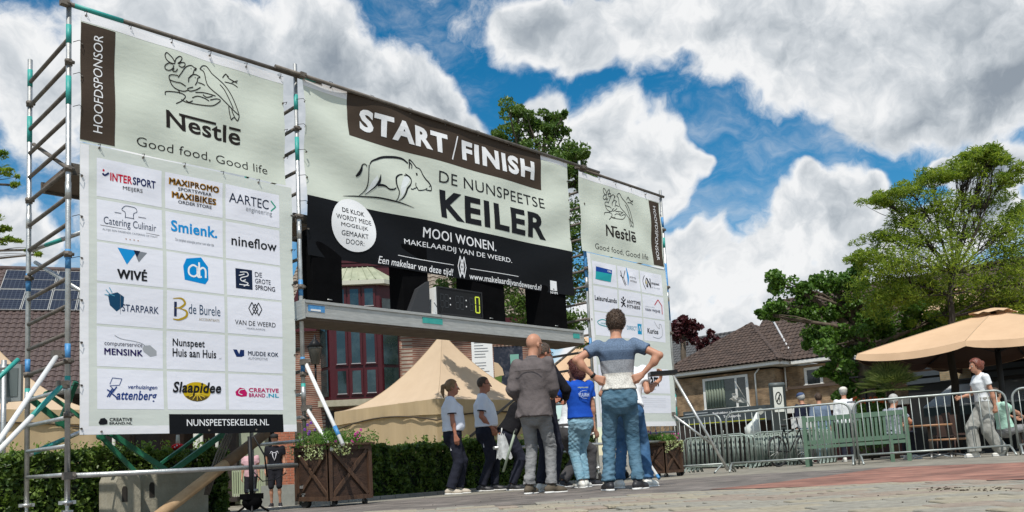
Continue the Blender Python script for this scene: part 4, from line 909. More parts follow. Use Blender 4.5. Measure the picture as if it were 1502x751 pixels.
# ------------------------------------------------------------------ hedges
hedge_leaf = leaf_mat('hedge_leaf', (.024, .062, .010), (.17, .25, .045), .25, 9)
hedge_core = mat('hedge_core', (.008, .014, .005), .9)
def hedge(label, x0, x1, y0=10.34, y1=11.0, h=.78, n=9000, seed=3):
    rg = np.random.default_rng(seed); t = thing('hedge', label, 'hedge', (x0, y0, gz(x0, y0)), 0, 'clipped hedges behind the scaffold')
    def hh(x): return h+.03*math.sin(x*2.1)+.02*math.sin(x*5.3)
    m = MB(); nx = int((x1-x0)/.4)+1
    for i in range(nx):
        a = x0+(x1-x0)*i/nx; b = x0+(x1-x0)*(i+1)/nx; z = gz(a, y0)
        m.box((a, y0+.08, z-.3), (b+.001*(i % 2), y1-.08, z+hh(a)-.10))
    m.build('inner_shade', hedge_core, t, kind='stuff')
    m = MB()
    for i in range(int((x1-x0)/.45)):
        x = x0+.2+i*.45+rg.random()*.1; limb(m, (x, (y0+y1)/2, gz(x, y0)), (x+rg.normal()*.1, y0+.12, gz(x, y0)+h*.7), .02, .008, .1, 4, 5)
    m.build('stems', bark, t, kind='stuff')
    A = []
    u = rg.random(n); w = rg.random(n); X = x0+(x1-x0)*u
    bump = .035*np.sin(X*9+w*6)+.03*np.sin(X*23)
    Z = np.array([gz(x, y0) for x in X])
    top = rg.random(n) < .42
    H = h+.03*np.sin(X*2.1)+.02*np.sin(X*5.3)
    y = np.where(top, y0+(y1-y0)*w, y0+.02+.10*rg.random(n)**1.5+bump*.8); z = np.where(top, Z+H-.06+.10*rg.random(n)+bump*.5, Z-.05+(H+.03)*w)
    V, Fq = leaves(np.c_[X, y, z], .062, .62, rg=rg)
    np_mesh('foliage', V, Fq, hedge_leaf, t, kind='stuff')
    # a few long shoots
    k = 60; xs_ = x0+(x1-x0)*rg.random(k); pts = []
    for x in xs_:
        yy = y0+(y1-y0)*rg.random()
        for j in range(9): pts.append((x+rg.normal()*.02, yy+rg.normal()*.02, gz(x, y0)+h+.02*j))
    V, Fq = leaves(pts, .05, .5, rg=rg); np_mesh('shoots', V, Fq, leaf_mat('young_leaf', (.12, .22, .03), (.22, .33, .06)), t, kind='stuff')
    return t
hedge('clipped green hedge at the left behind the scaffold tower', on_y(-60, 700, 10.5).x, on_y(338, 700, 10.34).x, n=17000)
hedge('clipped green hedge in the middle behind the two people in white shirts', on_y(470, 700, 10.34).x, on_y(880, 690, 10.34).x, n=26000, seed=5)
kx0, kx1 = on_y(470, 700, 10.0).x, on_y(905, 690, 10.0).x
m = MB()
for i in range(24):
    a = kx0+(kx1-kx0)*i/24; b = kx0+(kx1-kx0)*(i+1)/24-.012; m.box((a, 10.14, gz(a, 10.2)-.1), (b, 10.24, gz(a, 10.2)+.045))
m.build('kerb', mat('kerb_concrete', (.30, .28, .25), .85, c2=(.38, .36, .32), bump=.3), kind='structure')

# ------------------------------------------------------------------ pagoda tents
tent_cloth = mat('tan_tent_cloth', (.59, .445, .30), .8, c2=(.64, .49, .34), vscale=2, bump=.25, bscale=4, trans=.12)
tent_wall = mat('tan_tent_wall', (.50, .375, .215), .85, c2=(.56, .43, .26), vscale=2, bump=.3, bscale=3, stretch=(3, 3, .4), trans=.12)
def pagoda(label, c, a, ez, pz, group='beige party tents'):
    z0 = gz(c.x, c.y); t = thing('party_tent', label, 'tent', (c.x, c.y, z0), 0, group)
    m = MB(); n = 14
    cs_ = [(-a, a), (-a, -a), (a, -a), (a, a)]
    def H(s): return ez+(pz-ez)*((1-s)**1.75)
    for k in range(4):
        p = cs_[k]; q = cs_[(k+1) % 4]
        def fn(u, v, p=p, q=q):
            s = .012+.988*v; x = (p[0]+(q[0]-p[0])*u)*s; y = (p[1]+(q[1]-p[1])*u)*s; return (c.x+x, c.y+y, H(s)+.05*math.sin(math.pi*u)*-1*s*(1-s)*4 + .008*math.sin(u*40)*s)
        m.grid(fn, 24, n)
    m.build('roof', tent_cloth, t)
    for k in range(4):
        p = cs_[k]; q = cs_[(k+1) % 4]; m = MB()
        def fn(u, v, p=p, q=q):
            x = p[0]+(q[0]-p[0])*u; y = p[1]+(q[1]-p[1])*u; o = 1.006+.004*math.sin(u*60)*v+.006*math.sin(u*23)*v; return (c.x+x*o, c.y+y*o, ez-.30*v*(1+.18*(2*abs(u-.5))**2)+.002)
        m.grid(fn, 60, 4); m.build('valance', tent_wall, t)
        m = MB()
        def fn2(u, v, p=p, q=q):
            x = p[0]+(q[0]-p[0])*u; y = p[1]+(q[1]-p[1])*u; o = .985+.006*math.sin(u*34+math.sin(v*3)); return (c.x+x*o, c.y+y*o, ez-.1+(z0-ez+.1)*v)
        m.grid(fn2, 50, 6); m.build('side_wall', tent_wall, t)
        m = MB(); pts = [(c.x+(p[0]+(q[0]-p[0])*u)*1.012, c.y+(p[1]+(q[1]-p[1])*u)*1.012, ez-.34-.20*(2*abs(u-.5))**2+.06) for u in [i/12 for i in range(13)]]; m.tube(pts, .018, 6); m.build('arch_rail', mat('dark_line', (.06, .045, .03), .8), t)
    for p in cs_:
        hp_ = abs(p[0]) == abs(p[1]); m = MB(); pts_ = [(c.x+p[0]*s_, c.y+p[1]*s_, H(s_)-(0 if hp_ else .05*s_*(1-s_)*4*(1 if 0 in p else .7))+.006) for s_ in [.05+.95*i/14 for i in range(15)]]; m.tube(pts_, .006, 5); m.build('seam', mat('seam_tan', (.42, .32, .21), .85), t)
    for p in cs_: m = MB(); m.tube([(c.x+p[0]*.97, c.y+p[1]*.97, z0), (c.x+p[0]*.97, c.y+p[1]*.97, ez-.02)], .03, 8); m.build('tent_pole', galv, t)
    m = MB(); m.tube([(c.x, c.y, pz-.25), (c.x, c.y, pz+.05)], .05, 8); m.build('finial', tent_cloth, t)
    return t
tc_ = at(653, 600, 21.5); pagoda('beige pagoda tent with a pointed roof behind the middle hedge', tc_, 2.0, .45+1.42, .45+3.33)
tl_ = at(-25, 600, 19.5); pagoda('beige tent roof at the left edge behind the scaffold tower', tl_, 2.0, .45+1.62, .45+3.55)

# ------------------------------------------------------------------ roof tiles helper
def tiled_plane(o, u, v, w, h, m_name, m, parent, tw=.24, th=.34, clip=None, individual=0, name='tile'):
    """pantiles on a sloping plane: o lower corner, u along the eave, v up the slope (unit vectors)"""
    u = Vector(u).normalized(); v = Vector(v).normalized(); n = u.cross(v).normalized()
    if n.z < 0: n = -n
    prof = [(0, .000), (.18, .032), (.42, .048), (.62, .030), (.80, .004), (1.0, .000)]
    def tile_mesh(mb, i, j, org):
        P = []
        for k, lift in ((0, .045), (1.06, .012)):
            for a, b in prof: P.append(org+u*((a*1.02)*tw)+v*(k*th)+n*(b+lift))
        q = len(prof)
        P += [org+u*(a*1.02*tw)+n*(b+.015) for a, b in prof]
        F_ = [(k, k+1, q+k+1, q+k) for k in range(q-1)]+[(2*q+k, 2*q+k+1, k+1, k) for k in range(q-1)]
        mb.add(P, F_, False)
    nu = int(w/tw); nv = int(h/th); cnt = 0; rest = MB(); base = None
    for j in range(nv):
        for i in range(nu):
            c = (i+.5)*tw, (j+.5)*th
            if clip and not clip(*c): continue
            org = Vector(o)+u*(i*tw)+v*(j*th)
            if individual and cnt < individual and individual_ok(org):
                if base is None:
                    mb = MB(); tile_mesh(mb, 0, 0, Vector((0, 0, 0))); ob = mb.build(name, m, parent, local=True); base = ob.data
                else: ob = link(name, base, parent)
                ob.location = org-par_loc(parent)+n*random.uniform(0, .008); cnt += 1
            else: tile_mesh(rest, i, j, org+n*random.uniform(0, .01))
    if rest.v: rest.build(name+'_field', m, parent, kind='stuff')
    under = MB(); under.add([Vector(o), Vector(o)+u*w, Vector(o)+u*w+v*h, Vector(o)+v*h], [(0, 1, 2, 3)])
    return cnt
def par_loc(p):
    o = Vector((0, 0, 0))
    while p is not None: o += p.location; p = p.parent
    return o
def project(p):
    d = np.array(p)-np.array([0, 0, CAM_H]); z = d@FW; return CX+F_PX*(d@RT)/z, CY-F_PX*(d@UP)/z
def individual_ok(p):
    x, y = project(p); return -5 < x < 118 and 360 < y < 600
tile_dark = mat('dark_roof_tile', (.055, .038, .034), .55, c2=(.13, .09, .08), vscale=3, bump=.2)
tile_brown = mat('brown_roof_tile', (.038, .026, .021), .8, c2=(.105, .070, .054), vscale=2.5, bump=.3)
tile_pale = mat('lichen_roof_tile', (.16, .12, .09), .9, c2=(.30, .26, .21), vscale=6, bump=.3)
plaster = mat('pale_plaster', (.55, .55, .50), .85, var=.08)
# ------------------------------------------------------------------ left house: tiled roof with solar panels
hL = thing('tiled_house', 'house with dark tiled roof and solar panels behind the left scaffold tower', 'house', at(60, 640, 31))
pa = at(-90, 580, 30); uL = Vector((_r0[0], _r0[1], 0)).normalized(); fL = Vector((FW[0], FW[1], 0)).normalized()
uL = (uL*.94 + fL*.34).normalized(); fL = Vector((-uL.y, uL.x, 0))
slope = (fL*.74 + Vector((0, 0, 1))*.67).normalized()
ncnt = tiled_plane(pa, uL, slope, 11.5, 9.3, 'x', tile_dark, hL, .26, .34, individual=300)
m = MB(); q0 = pa-Vector((0, 0, .02)); m.add([q0, q0+uL*11.5, q0+uL*11.5+slope*9.3, q0+slope*9.3], [(0, 1, 2, 3)]); q1 = q0+slope*9.3; back = (fL*.74-Vector((0, 0, 1))*.67).normalized()
m.add([q1, q1+uL*11.5, q1+uL*11.5+back*9.3, q1+back*9.3], [(0, 1, 2, 3)]); m.build('roof_underlay', tile_dark, hL)
wz = gz(pa.x, pa.y); m = MB(); wv_ = fL*.3
base_pts = [q0+wv_, q0+wv_+uL*11.5, q0+fL*13+uL*11.5, q0+fL*13]
m.prism([Vector((p.x, p.y, wz-1)) for p in base_pts], (0, 0, q0.z-wz+1-.03)); m.build('wall', mat('plain_brick_house', (.25, .12, .08), .9, var=.2), hL)
m = MB(); m.tube([q1-slope*.0+Vector((0, 0, .06)), q1+uL*11.5+Vector((0, 0, .06))], .12, 8); m.build('ridge', tile_dark, hL)
# solar panels
cell = bpy.data.materials.new('solar_cell'); cell.use_nodes = True; tt = cell.node_tree; bb = tt.nodes['Principled BSDF']; bb.inputs['Roughness'].default_value = .35
brk = tt.nodes.new('ShaderNodeTexBrick'); uvc = tt.nodes.new('ShaderNodeTexCoord'); tt.links.new(uvc.outputs['Object'], brk.inputs['Vector']); brk.offset = 0; brk.inputs['Scale'].default_value = 1; brk.inputs['Brick Width'].default_value = .165; brk.inputs['Row Height'].default_value = .165; brk.inputs['Mortar Size'].default_value = .012
brk.inputs['Color1'].default_value = (.006, .009, .022, 1); brk.inputs['Color2'].default_value = (.008, .012, .028, 1); brk.inputs['Mortar'].default_value = (.05, .06, .08, 1); tt.links.new(brk.outputs[0], bb.inputs['Base Color'])
nrm = uL.cross(slope).normalized(); nrm = nrm if nrm.z > 0 else -nrm
def plane_hit(px, py):
    d = Vector(ray(px, py)); o = Vector((0, 0, CAM_H)); t_ = (pa-o).dot(nrm)/d.dot(nrm); return o+d*t_
pw, ph = 1.0, 1.65
org = plane_hit(112, 459)
rotm = Matrix((uL, slope, nrm)).transposed().to_4x4()
for r_ in range(2):
    for c_ in range(-9, 1):
        a0_ = org+uL*(c_*(pw+.03))+slope*(r_*(ph+.04))+nrm*.10
        if (a0_-pa).dot(uL) < .1: continue
        if 'sp_mesh' not in globals():
            mb = MB(); mb.box((.03, .03, .0), (pw-.03, ph-.03, .035)); ob = mb.build('solar_panel', cell, hL, local=True); sp_mesh = ob.data
            mb = MB()
            for lo, hi in (((0, 0, -.01), (pw, .03, .042)), ((0, ph-.03, -.01), (pw, ph, .042)), ((0, .03, -.01), (.03, ph-.03, .042)), ((pw-.03, .03, -.01), (pw, ph-.03, .042)), ((.03, ph/2-.012, .03), (pw-.03, ph/2+.012, .042))): mb.box(lo, hi)
            fr = mb.build('panel_frame', alu, ob, local=True); sf_mesh = fr.data
        else:
            ob = link('solar_panel', sp_mesh, hL); fr = link('panel_frame', sf_mesh, ob)
        ob.matrix_local = Matrix.Translation(a0_-hL.location) @ rotm

# ------------------------------------------------------------------ brick hall in the middle
hall_brick = brick_mat('hall_brick', (.12, .040, .025), (.25, .095, .058), (.36, .30, .24), axis='xy', ms=.012, bw=.29)
H0 = at(600, 600, 27.5); hu = (Vector((_r0[0], _r0[1], 0))*.995+Vector((FW[0], FW[1], 0))*.05).normalized(); hf = Vector((-hu.y, hu.x, 0))
def hall(u, f, z): return Vector((H0.x, H0.y, 0))+hu*u+hf*f+Vector((0, 0, z))
def upx(px, d=27.5): return (at(px, 600, d)-H0).dot(hu)
gh = gz(H0.x, H0.y)
hallT = thing('brick_hall', 'red brick hall with dark red bay window and tiled roof behind the beam', 'building', hall(0, 0, gh))
ul, ur = upx(424), upx(802); ez_ = 5.1
def hbox(m, u0, u1, f0, f1, z0, z1): return m.prism([hall(u0, f0, z0), hall(u1, f0, z0), hall(u1, f1, z0), hall(u0, f1, z0)], (0, 0, z1-z0))
wu0, wu1 = upx(474), upx(589)
m = MB(); hbox(m, ul, ur, 0, 8, gh-.5, ez_-.02); m.build('wall', hall_brick, hallT)
m = MB(); hbox(m, wu0-.05, wu1+.05, -.5, -.02, 2.42, 2.62); m.build('stone_sill', mat('sill_concrete', (.30, .28, .20), .9, c2=(.40, .37, .28), bump=.4), hallT)
m = MB(); hbox(m, wu0+.1, wu1+.3, -.06, -.03, gh, 2.30); m.build('dark_opening', mat('dark_opening', (.012, .01, .01), .6), hallT)
maroon = mat('dark_red_paint', (.055, .004, .008), .4, var=.15, spec=.4); glass = mat('window_glass', (.012, .022, .024), .08, c2=(.05, .07, .07), vscale=1.6, spec=.8, contrast=(.45, .75))
sidez = 6.35
bay = MB(); fr_ = -.42
P4_ = [(wu0, -.03), (wu0+.35, fr_), (wu1-.55, fr_), (wu1, -.03)]
bay.prism([hall(u, f, 2.62) for u, f in P4_], (0, 0, sidez-2.62)); bay.build('bay_body', maroon, hallT)
def bay_window(u0, u1, z0, z1, f=None):
    w = MB(); hbox(w, u0, u1, fr_-.05, fr_-.004, z0, z1); o = w.build('window', maroon, hallT)
    w = MB(); hbox(w, u0+.07, u1-.07, fr_-.06, fr_-.052, z0+.07, z1-.07); w.build('pane', glass, o)
    w = MB(); hbox(w, u0+.05, u1-.05, fr_-.075, fr_-.053, z0+.045, z0+.07); w.build('sill', mat('pale_sill', (.35, .33, .34), .6), o)
us = [wu0+.50+(wu1-.65-wu0-.50)*i/3 for i in range(4)]
for i in range(3):
    bay_window(us[i]+.03, us[i+1]-.03, 2.75, 3.62); bay_window(us[i]+.03, us[i+1]-.03, 3.72, 5.55); bay_window(us[i]+.03, us[i+1]-.03, 5.6, 6.3)
for a, b in (((wu0+.04, -.08), (wu0+.31, fr_+.04)), ((wu1-.50, fr_+.04), (wu1-.06, -.08))):
    for z0, z1 in ((2.75, 3.62), (3.72, 5.9)):
        p, q = hall(a[0], a[1], z0), hall(b[0], b[1], z0); dd = (q-p).normalized(); nn_ = Vector((dd.y, -dd.x, 0)); w = MB()
        w.prism([p+nn_*.03, q+nn_*.03, q+nn_*.05, p+nn_*.05], (0, 0, z1-z0)); w.build('side_pane', glass, hallT)
copper = mat('weathered_copper', (.24, .27, .18), .6, c2=(.42, .44, .32), vscale=3)
w = MB(); a_ = [hall(wu0+.3, fr_-.22, sidez), hall(wu1-.35, fr_-.22, sidez), hall(wu1+.15, .05, sidez), hall(wu0-.15, .05, sidez)]; w.prism(a_, (0, 0, .14)); w.build('canopy_edge', mat('pale_fascia', (.5, .5, .42), .6), hallT)
a_ = [p+Vector((0, 0, .14)) for p in a_]; b_ = [hall(wu0+.6, .05, sidez+.72), hall(wu1-.8, .05, sidez+.72)]
w = MB(); w.add(a_+b_, [(0, 1, 5, 4), (1, 2, 5), (3, 0, 4), (2, 3, 4, 5)]); cn = w.build('copper_canopy', copper, hallT)
for i in range(1, 7):
    p = a_[0].lerp(a_[1], i/7); q = b_[0].lerp(b_[1], i/7); w = MB(); w.bar(p+Vector((0, 0, .01)), q+Vector((0, 0, .01)), .03, .04); w.build('standing_seam', copper, cn)
w = MB(); w.add([hall(wu0-.2, .06, sidez), hall(wu1+.5, .06, sidez), hall(wu1+.1, .06, sidez+1.4), hall(wu0+.3, .06, sidez+1.4)], [(0, 1, 2, 3)]); hbox(w, wu0, wu1+.2, .08, 3, 5.0, sidez+.6); w.build('dormer_cladding', maroon, hallT)
for i in range(5): w = MB(); hbox(w, wu0+.2, wu1+.2, .01, .05, sidez+.75+i*.13, sidez+.83+i*.13); w.build('cladding_board', maroon, hallT)
sv = (hf*.80+Vector((0, 0, 1))*.60).normalized()
for ua, ub in ((ul-.3, wu0-.1), (wu1+.2, ur+.3)):
    tiled_plane(hall(ua, -.35, ez_), hu, sv, ub-ua, 7.5, 'x', tile_pale, hallT, .27, .33, name='roof_tile')
w = MB(); p = hall(ul-.3, -.35, ez_-.03); w.add([p, p+hu*(ur-ul+.6), p+hu*(ur-ul+.6)+sv*7.5, p+sv*7.5], [(0, 1, 2, 3)]); w.build('roof_underlay', tile_pale, hallT)
w = MB(); hbox(w, ul-.3, wu0-.05, -.40, -.28, ez_-.18, ez_-.02); w.build('gutter', maroon, hallT); w = MB(); hbox(w, wu1+.05, ur+.3, -.40, -.28, ez_-.18, ez_-.02); w.build('gutter', maroon, hallT)
w = MB(); w.bar(hall(upx(428), -.2, 5.1), hall(upx(465), -.1, 7.3), .25, .2); w.build('verge_board', maroon, hallT)
# carriage lantern on the hall wall
lp = at(462, 512, 24); lt = thing('wall_lantern', 'black carriage lantern in front of the brick wall by the middle tower', 'lantern', lp)
w = MB(); w.tube([lp+Vector((0, 0, -.95)), lp+Vector((0, 0, -.45))], .03, 8); w.build('post', black_p, lt); w = MB(); w.tube([lp+Vector((0, 0, -.45)), lp+Vector((0, 0, 0)), lp+Vector((0, 0, .05))], [.11, .20, .22], 6, True); w.build('lamp_glass', mat('old_glass', (.10, .10, .09), .2), lt); w = MB(); w.tube([lp+Vector((0, 0, .05)), lp+Vector((0, 0, .22)), lp+Vector((0, 0, .3)), lp+Vector((0, 0, .42))], [.24, .10, .04, .02], 6, True); w.build('roof_cap', black_p, lt)
# notice board and picture board behind the tent
pb0 = at(691, 500, 24.5)
nb = thing('notice_board', 'tall white notice board with lines of small text above the tent slope', 'board', pb0); un = hu; zt_ = at(706, 498, 24.5).z
def nbp(u, z, f=0): return Vector((pb0.x, pb0.y, z))+un*u+hf*f
w = MB(); w.prism([nbp(0, .3), nbp(.61, .3), nbp(.61, .3, .05), nbp(0, .3, .05)], (0, 0, zt_-.3)); w.build('panel', mat('notice_white', (.72, .74, .74), .5), nb)
for i in range(22):
    if i in (6, 13): continue
    w = MB(); z = zt_-.10-.085*i; w.prism([nbp(.08, z, -.006), nbp(.08+.22+.2*random.random(), z, -.006), nbp(.35, z, -.003), nbp(.08, z, -.003)], (0, 0, .022)); w.build('text_line', ink((.2, .22, .24)), nb)
pb1 = at(723, 502, 24.6)
pc = thing('picture_board', 'colourful picture board with dark figures between the notice and the bald man', 'board', pb1)
w = MB()
def pbp(u, z, f=0): return Vector((pb1.x, pb1.y, z))+un*u+hf*f
zt2 = at(740, 508, 24.6).z; w.prism([pbp(0, .3), pbp(.86, .3), pbp(.86, .3, .05), pbp(0, .3, .05)], (0, 0, zt2-.3)); w.build('panel', mat('picture_print', (.015, .02, .035), .4, c2=(.10, .10, .12), vscale=5, contrast=(.5, .7)), pc)
for cc, P in (((.55, .42, .28), [(0, 1.9), (.12, 1.86), (.24, 1.7), (.28, 1.5), (0, 1.45)]), ((.45, .04, .06), [(0, 1.1), (.2, 1.2), (.22, .5), (0, .5)]), ((.10, .16, .04), [(0, 1.45), (.22, 1.5), (.18, 1.15), (0, 1.1)]), ((.18, .38, .32), [(.48, 2.1), (.74, 2.1), (.70, 1.2), (.50, 1.2)]), ((.5, .48, .42), [(.8, 1.8), (.86, 1.75), (.86, 1.3), (.76, 1.3)]), ((.02, .02, .03), [(.55, 1.8), (.66, 1.8), (.64, 1.3), (.57, 1.3)])):
    w = MB(); w.add([pbp(a, b+(zt2-2.35), -.006-.002*(cc[0] < .1)) for a, b in P], [tuple(range(len(P)))]); w.build('picture_patch', ink(cc), pc)
w = MB()
for i in range(9):
    u = i*.115; w.tube([pbp(u, zt2, -.03), pbp(u+.115, zt2+.30, -.03)], .012, 4); w.tube([pbp(u+.115, zt2, -.03), pbp(u, zt2+.30, -.03)], .012, 4)
w.tube([pbp(0, zt2+.3, -.03), pbp(1.04, zt2+.3, -.03)], .015, 4); w.build('lattice_edge', galv_dark, pc, kind='stuff')

# ------------------------------------------------------------------ terrace and wall pieces seen under the left banner
tz = at(100, 600, 24)
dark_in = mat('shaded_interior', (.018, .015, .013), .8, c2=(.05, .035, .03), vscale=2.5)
def wall_piece(name, label, cat, pxa, pxb, ya, yb, d, m_, depth=.4):
    a = at(pxa, ya, d); zt0 = a.z; zb0 = at(pxa, yb, d).z; w0 = (pxb-pxa)*d/F_PX
    t = thing(name, label, cat, (a.x, a.y, zb0)); u_ = Vector((_r0[0], _r0[1], 0)); f_ = Vector((-u_.y, u_.x, 0)); mb = MB()
    mb.prism([Vector((a.x, a.y, zb0)), Vector((a.x, a.y, zb0))+u_*w0, Vector((a.x, a.y, zb0))+u_*w0+f_*depth, Vector((a.x, a.y, zb0))+f_*depth], (0, 0, zt0-zb0)); return t, mb, Vector((a.x, a.y, zb0)), u_, f_, w0, zt0-zb0
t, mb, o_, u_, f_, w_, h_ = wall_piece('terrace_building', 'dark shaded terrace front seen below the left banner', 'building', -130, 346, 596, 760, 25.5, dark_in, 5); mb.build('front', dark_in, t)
mb = MB(); mb.prism([o_+Vector((0, 0, h_))-f_*1.2, o_+Vector((0, 0, h_))+u_*w_-f_*1.2, o_+Vector((0, 0, h_))+u_*w_+f_*5, o_+Vector((0, 0, h_))+f_*5], (0, 0, .15)); mb.build('flat_roof', mat('roof_edge', (.05, .045, .04), .7), t)
for px in (-60, 20, 120, 181, 300, 306, 328):
    x_ = (px+130)*25.5/F_PX; mb = MB(); mb.tube([o_+u_*x_-f_*.6+Vector((0, 0, -.2)), o_+u_*x_-f_*.6+Vector((0, 0, h_))], .05 if px != 300 else .12, 8); mb.build('post', plaster, t)
for px in (-30, 60, 150, 235, 270):
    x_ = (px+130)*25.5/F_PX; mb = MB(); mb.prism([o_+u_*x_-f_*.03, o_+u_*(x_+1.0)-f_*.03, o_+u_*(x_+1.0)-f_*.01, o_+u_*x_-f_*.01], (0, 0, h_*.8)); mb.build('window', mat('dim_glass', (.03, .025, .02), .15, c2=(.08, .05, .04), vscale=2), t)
t, mb, o_, u_, f_, w_, h_ = wall_piece('garden_wall', 'pale plastered wall seen between the left hedge and the wooden planter', 'wall', 343, 388, 636, 740, 25.6, plaster); mb.build('panel', mat('greenish_wall', (.30, .33, .24), .8, var=.1), t)
t, mb, o_, u_, f_, w_, h_ = wall_piece('slat_fence', 'low fence of pale green slats behind the woman in pink', 'fence', 340, 386, 690, 728, 24.6, plaster, .03)
for i in range(14):
    s_ = MB(); x_ = w_*i/14; s_.prism([o_+u_*x_, o_+u_*(x_+.045), o_+u_*(x_+.045)+f_*.02, o_+u_*x_+f_*.02], (0, 0, h_)); s_.build('slat', mat('pale_green_slat', (.30, .35, .22), .7), t)
for z_ in (-.02, h_-.06): s_ = MB(); s_.prism([o_+f_*.025+Vector((0, 0, z_)), o_+u_*w_+f_*.025+Vector((0, 0, z_)), o_+u_*w_+f_*.06+Vector((0, 0, z_)), o_+f_*.06+Vector((0, 0, z_))], (0, 0, .09)); s_.build('rail', plaster, t)
t, mb, o_, u_, f_, w_, h_ = wall_piece('brick_pillar', 'sunlit red brick pillar between the black shirted man and the planter', 'pillar', 402, 432, 620, 745, 24.0, hall_brick, .8)
mb.build('core', mat('mortar', (.36, .30, .24), .9), t); pm = mat('pillar_brick', (.30, .085, .045), .85, c2=(.42, .16, .09), vscale=3, bump=.2); pbm = None; hb = None; cnt_ = 0
for j in range(int(h_/.075)):
    for i in range(4):
        x_ = i*.22-(.11 if j % 2 else 0); a_x = max(0, x_)+.005; b_x = min(w_, x_+.21)
        if b_x-a_x < .03: continue
        s_ = MB(); q_ = .012+random.uniform(-.004, .004); s_.prism([o_+u_*a_x-f_*q_, o_+u_*b_x-f_*q_, o_+u_*b_x-f_*.001, o_+u_*a_x-f_*.001], (0, 0, .064)); bo = s_.build('brick', pm, t); v_ = Vector((0, 0, j*.075)); bo.location = v_
t, mb, o_, u_, f_, w_, h_ = wall_piece('concrete_plinth', 'low grey concrete plinth behind the black shirted man', 'plinth', 383, 432, 713, 745, 23.6, plaster, .3); mb.build('block', mat('plinth_grey', (.22, .23, .21), .9, var=.15), t)
# grey traffic cabinet sign at the left edge
sg = thing('road_sign', 'grey metal sign panel on a galvanised post at the left edge', 'sign', at(12, 600, 12)); a = at(-22, 534, 12); b = at(30, 592, 12); u_ = Vector((_r0[0], _r0[1], 0)); f_ = Vector((-u_.y, u_.x, 0))
def sgp(px, py, f=0): p = at(px, py, 12); return p+f_*f
w = MB(); w.prism([sgp(-25, 592), sgp(30, 588), sgp(31, 534), sgp(-25, 534)], f_*.06); w.build('panel', mat('grey_sign', (.30, .33, .33), .4, .3), sg)
w = MB(); w.prism([sgp(-20, 584, -.01), sgp(26, 581, -.01), sgp(27, 540, -.01), sgp(-20, 539, -.01)], f_*.009); w.build('inset', mat('grey_sign_dark', (.14, .17, .17), .4, .2), sg)
w = MB(); w.tube([sgp(9, 534, -.05)+Vector((0, 0, .05)), Vector((sgp(9, 534, -.05).x, sgp(9, 534, -.05).y, gz(3, 11)))], .035, 10); w.build('post', galv, sg)
for py in (540, 590): w = MB(); w.tube([sgp(9, py, -.05)+Vector((0, 0, -.02)), sgp(9, py, -.05)+Vector((0, 0, .02))], .05, 10); w.build('bracket', galv, sg)
# toadstool, concrete blocks, brown tube, stand
tp_ = on_y(261, 656, 10.7); ts = thing('toadstool', 'red toadstool ornament with white dots standing in the left hedge', 'ornament', tp_)
w = MB(); w.ball(tp_, (.085, .085, .05), 14, 8); w.build('cap', ink((.55, .01, .015)), ts); w = MB(); w.tube([tp_+Vector((0, 0, .02)), tp_+Vector((0, 0, .16))], [.03, .022], 8); w.build('white_cone', plaster, ts)
for i in range(8):
    a = i*.8; w = MB(); w.ball(tp_+Vector((.06*math.cos(a), -.05+.02*math.sin(a*2), .03*math.sin(a))), .011, 6, 4); w.build('dot', ink(WHITE), ts)
conc = mat('cast_concrete', (.27, .245, .18), .9, c2=(.40, .37, .29), vscale=4, bump=.35, bscale=30)
def block(label, pxa, pxb, pyt, Y, depth, slot):
    a = on_y(pxa, pyt, Y); b = on_y(pxb, pyt, Y); zt1 = a.z; z0 = gz(a.x, Y); t = thing('concrete_block', label, 'block', (a.x, Y, z0), 0, 'concrete ballast blocks'); w = MB()
    ch = .06; w.prism([(a.x, Y, z0-.05), (b.x, Y, z0-.05), (b.x, Y, zt1-ch), (b.x-ch*.4, Y, zt1), (a.x+ch*.4, Y, zt1), (a.x, Y, zt1-ch)], (0, depth, 0)); w.build('body', conc, t)
    s_ = MB(); x_ = a.x+(b.x-a.x)*slot; s_.prism([(x_-.03, Y-.004, zt1-.28), (x_+.03, Y-.004, zt1-.28), (x_+.03, Y-.004, zt1-.14), (x_+.015, Y-.004, zt1-.11), (x_-.015, Y-.004, zt1-.11), (x_-.03, Y-.004, zt1-.14)], (0, .003, 0)); s_.build('lifting_slot', mat('slot_dark', (.03, .025, .02), .9), t)
block('small pale concrete block left of the big one under the banner', 170, 206, 699, 9.55, .5, .35)
block('big grey concrete block below the left banner', 206, 305, 694, 9.70, .7, .16)
bt_ = thing('cardboard_tube', 'long brown cardboard tube leaning from the street up to the left banner', 'tube', on_y(215, 770, 8.95)); w = MB(); pts = [on_y(215, 770, 8.95), on_y(390, 635, 9.5)]; w.tube(pts, .062, 16); w.build('tube', mat('cardboard', (.36, .23, .12), .75, c2=(.50, .34, .19), vscale=5), bt_)
w = MB(); w.tube([pts[0].lerp(pts[1], .62), pts[0].lerp(pts[1], 1.0)], .066, 16); w.build('dark_wrap', mat('brown_wrap', (.16, .10, .055), .7, var=.2), bt_)
w = MB()
cb = thing('cable_bundle', 'bundle of thin grey cables hanging below the left banner', 'cable', on_y(322, 650, 9.3)); 
for k in range(4): w = MB(); w.tube([on_y(332+k*3, 636, 9.3), on_y(318+k*4, 665, 9.28), on_y(306+k*3, 700, 9.3), on_y(300+k*2, 726, 9.32)], .010, 6); w.build('cable', galv_dark, cb)
sd = thing('speaker_stand', 'black stand with a bagged foot below the left banner beside the planter', 'stand', gnd(371, 756).to_3d()+Vector((0, 0, gz(4, 7))))
p0 = on_y(370, 742, 8.3); w = MB(); w.tube([p0+Vector((0, 0, -.05)), on_y(366, 640, 8.3)], .022, 10); w.build('pole', black_p, sd)
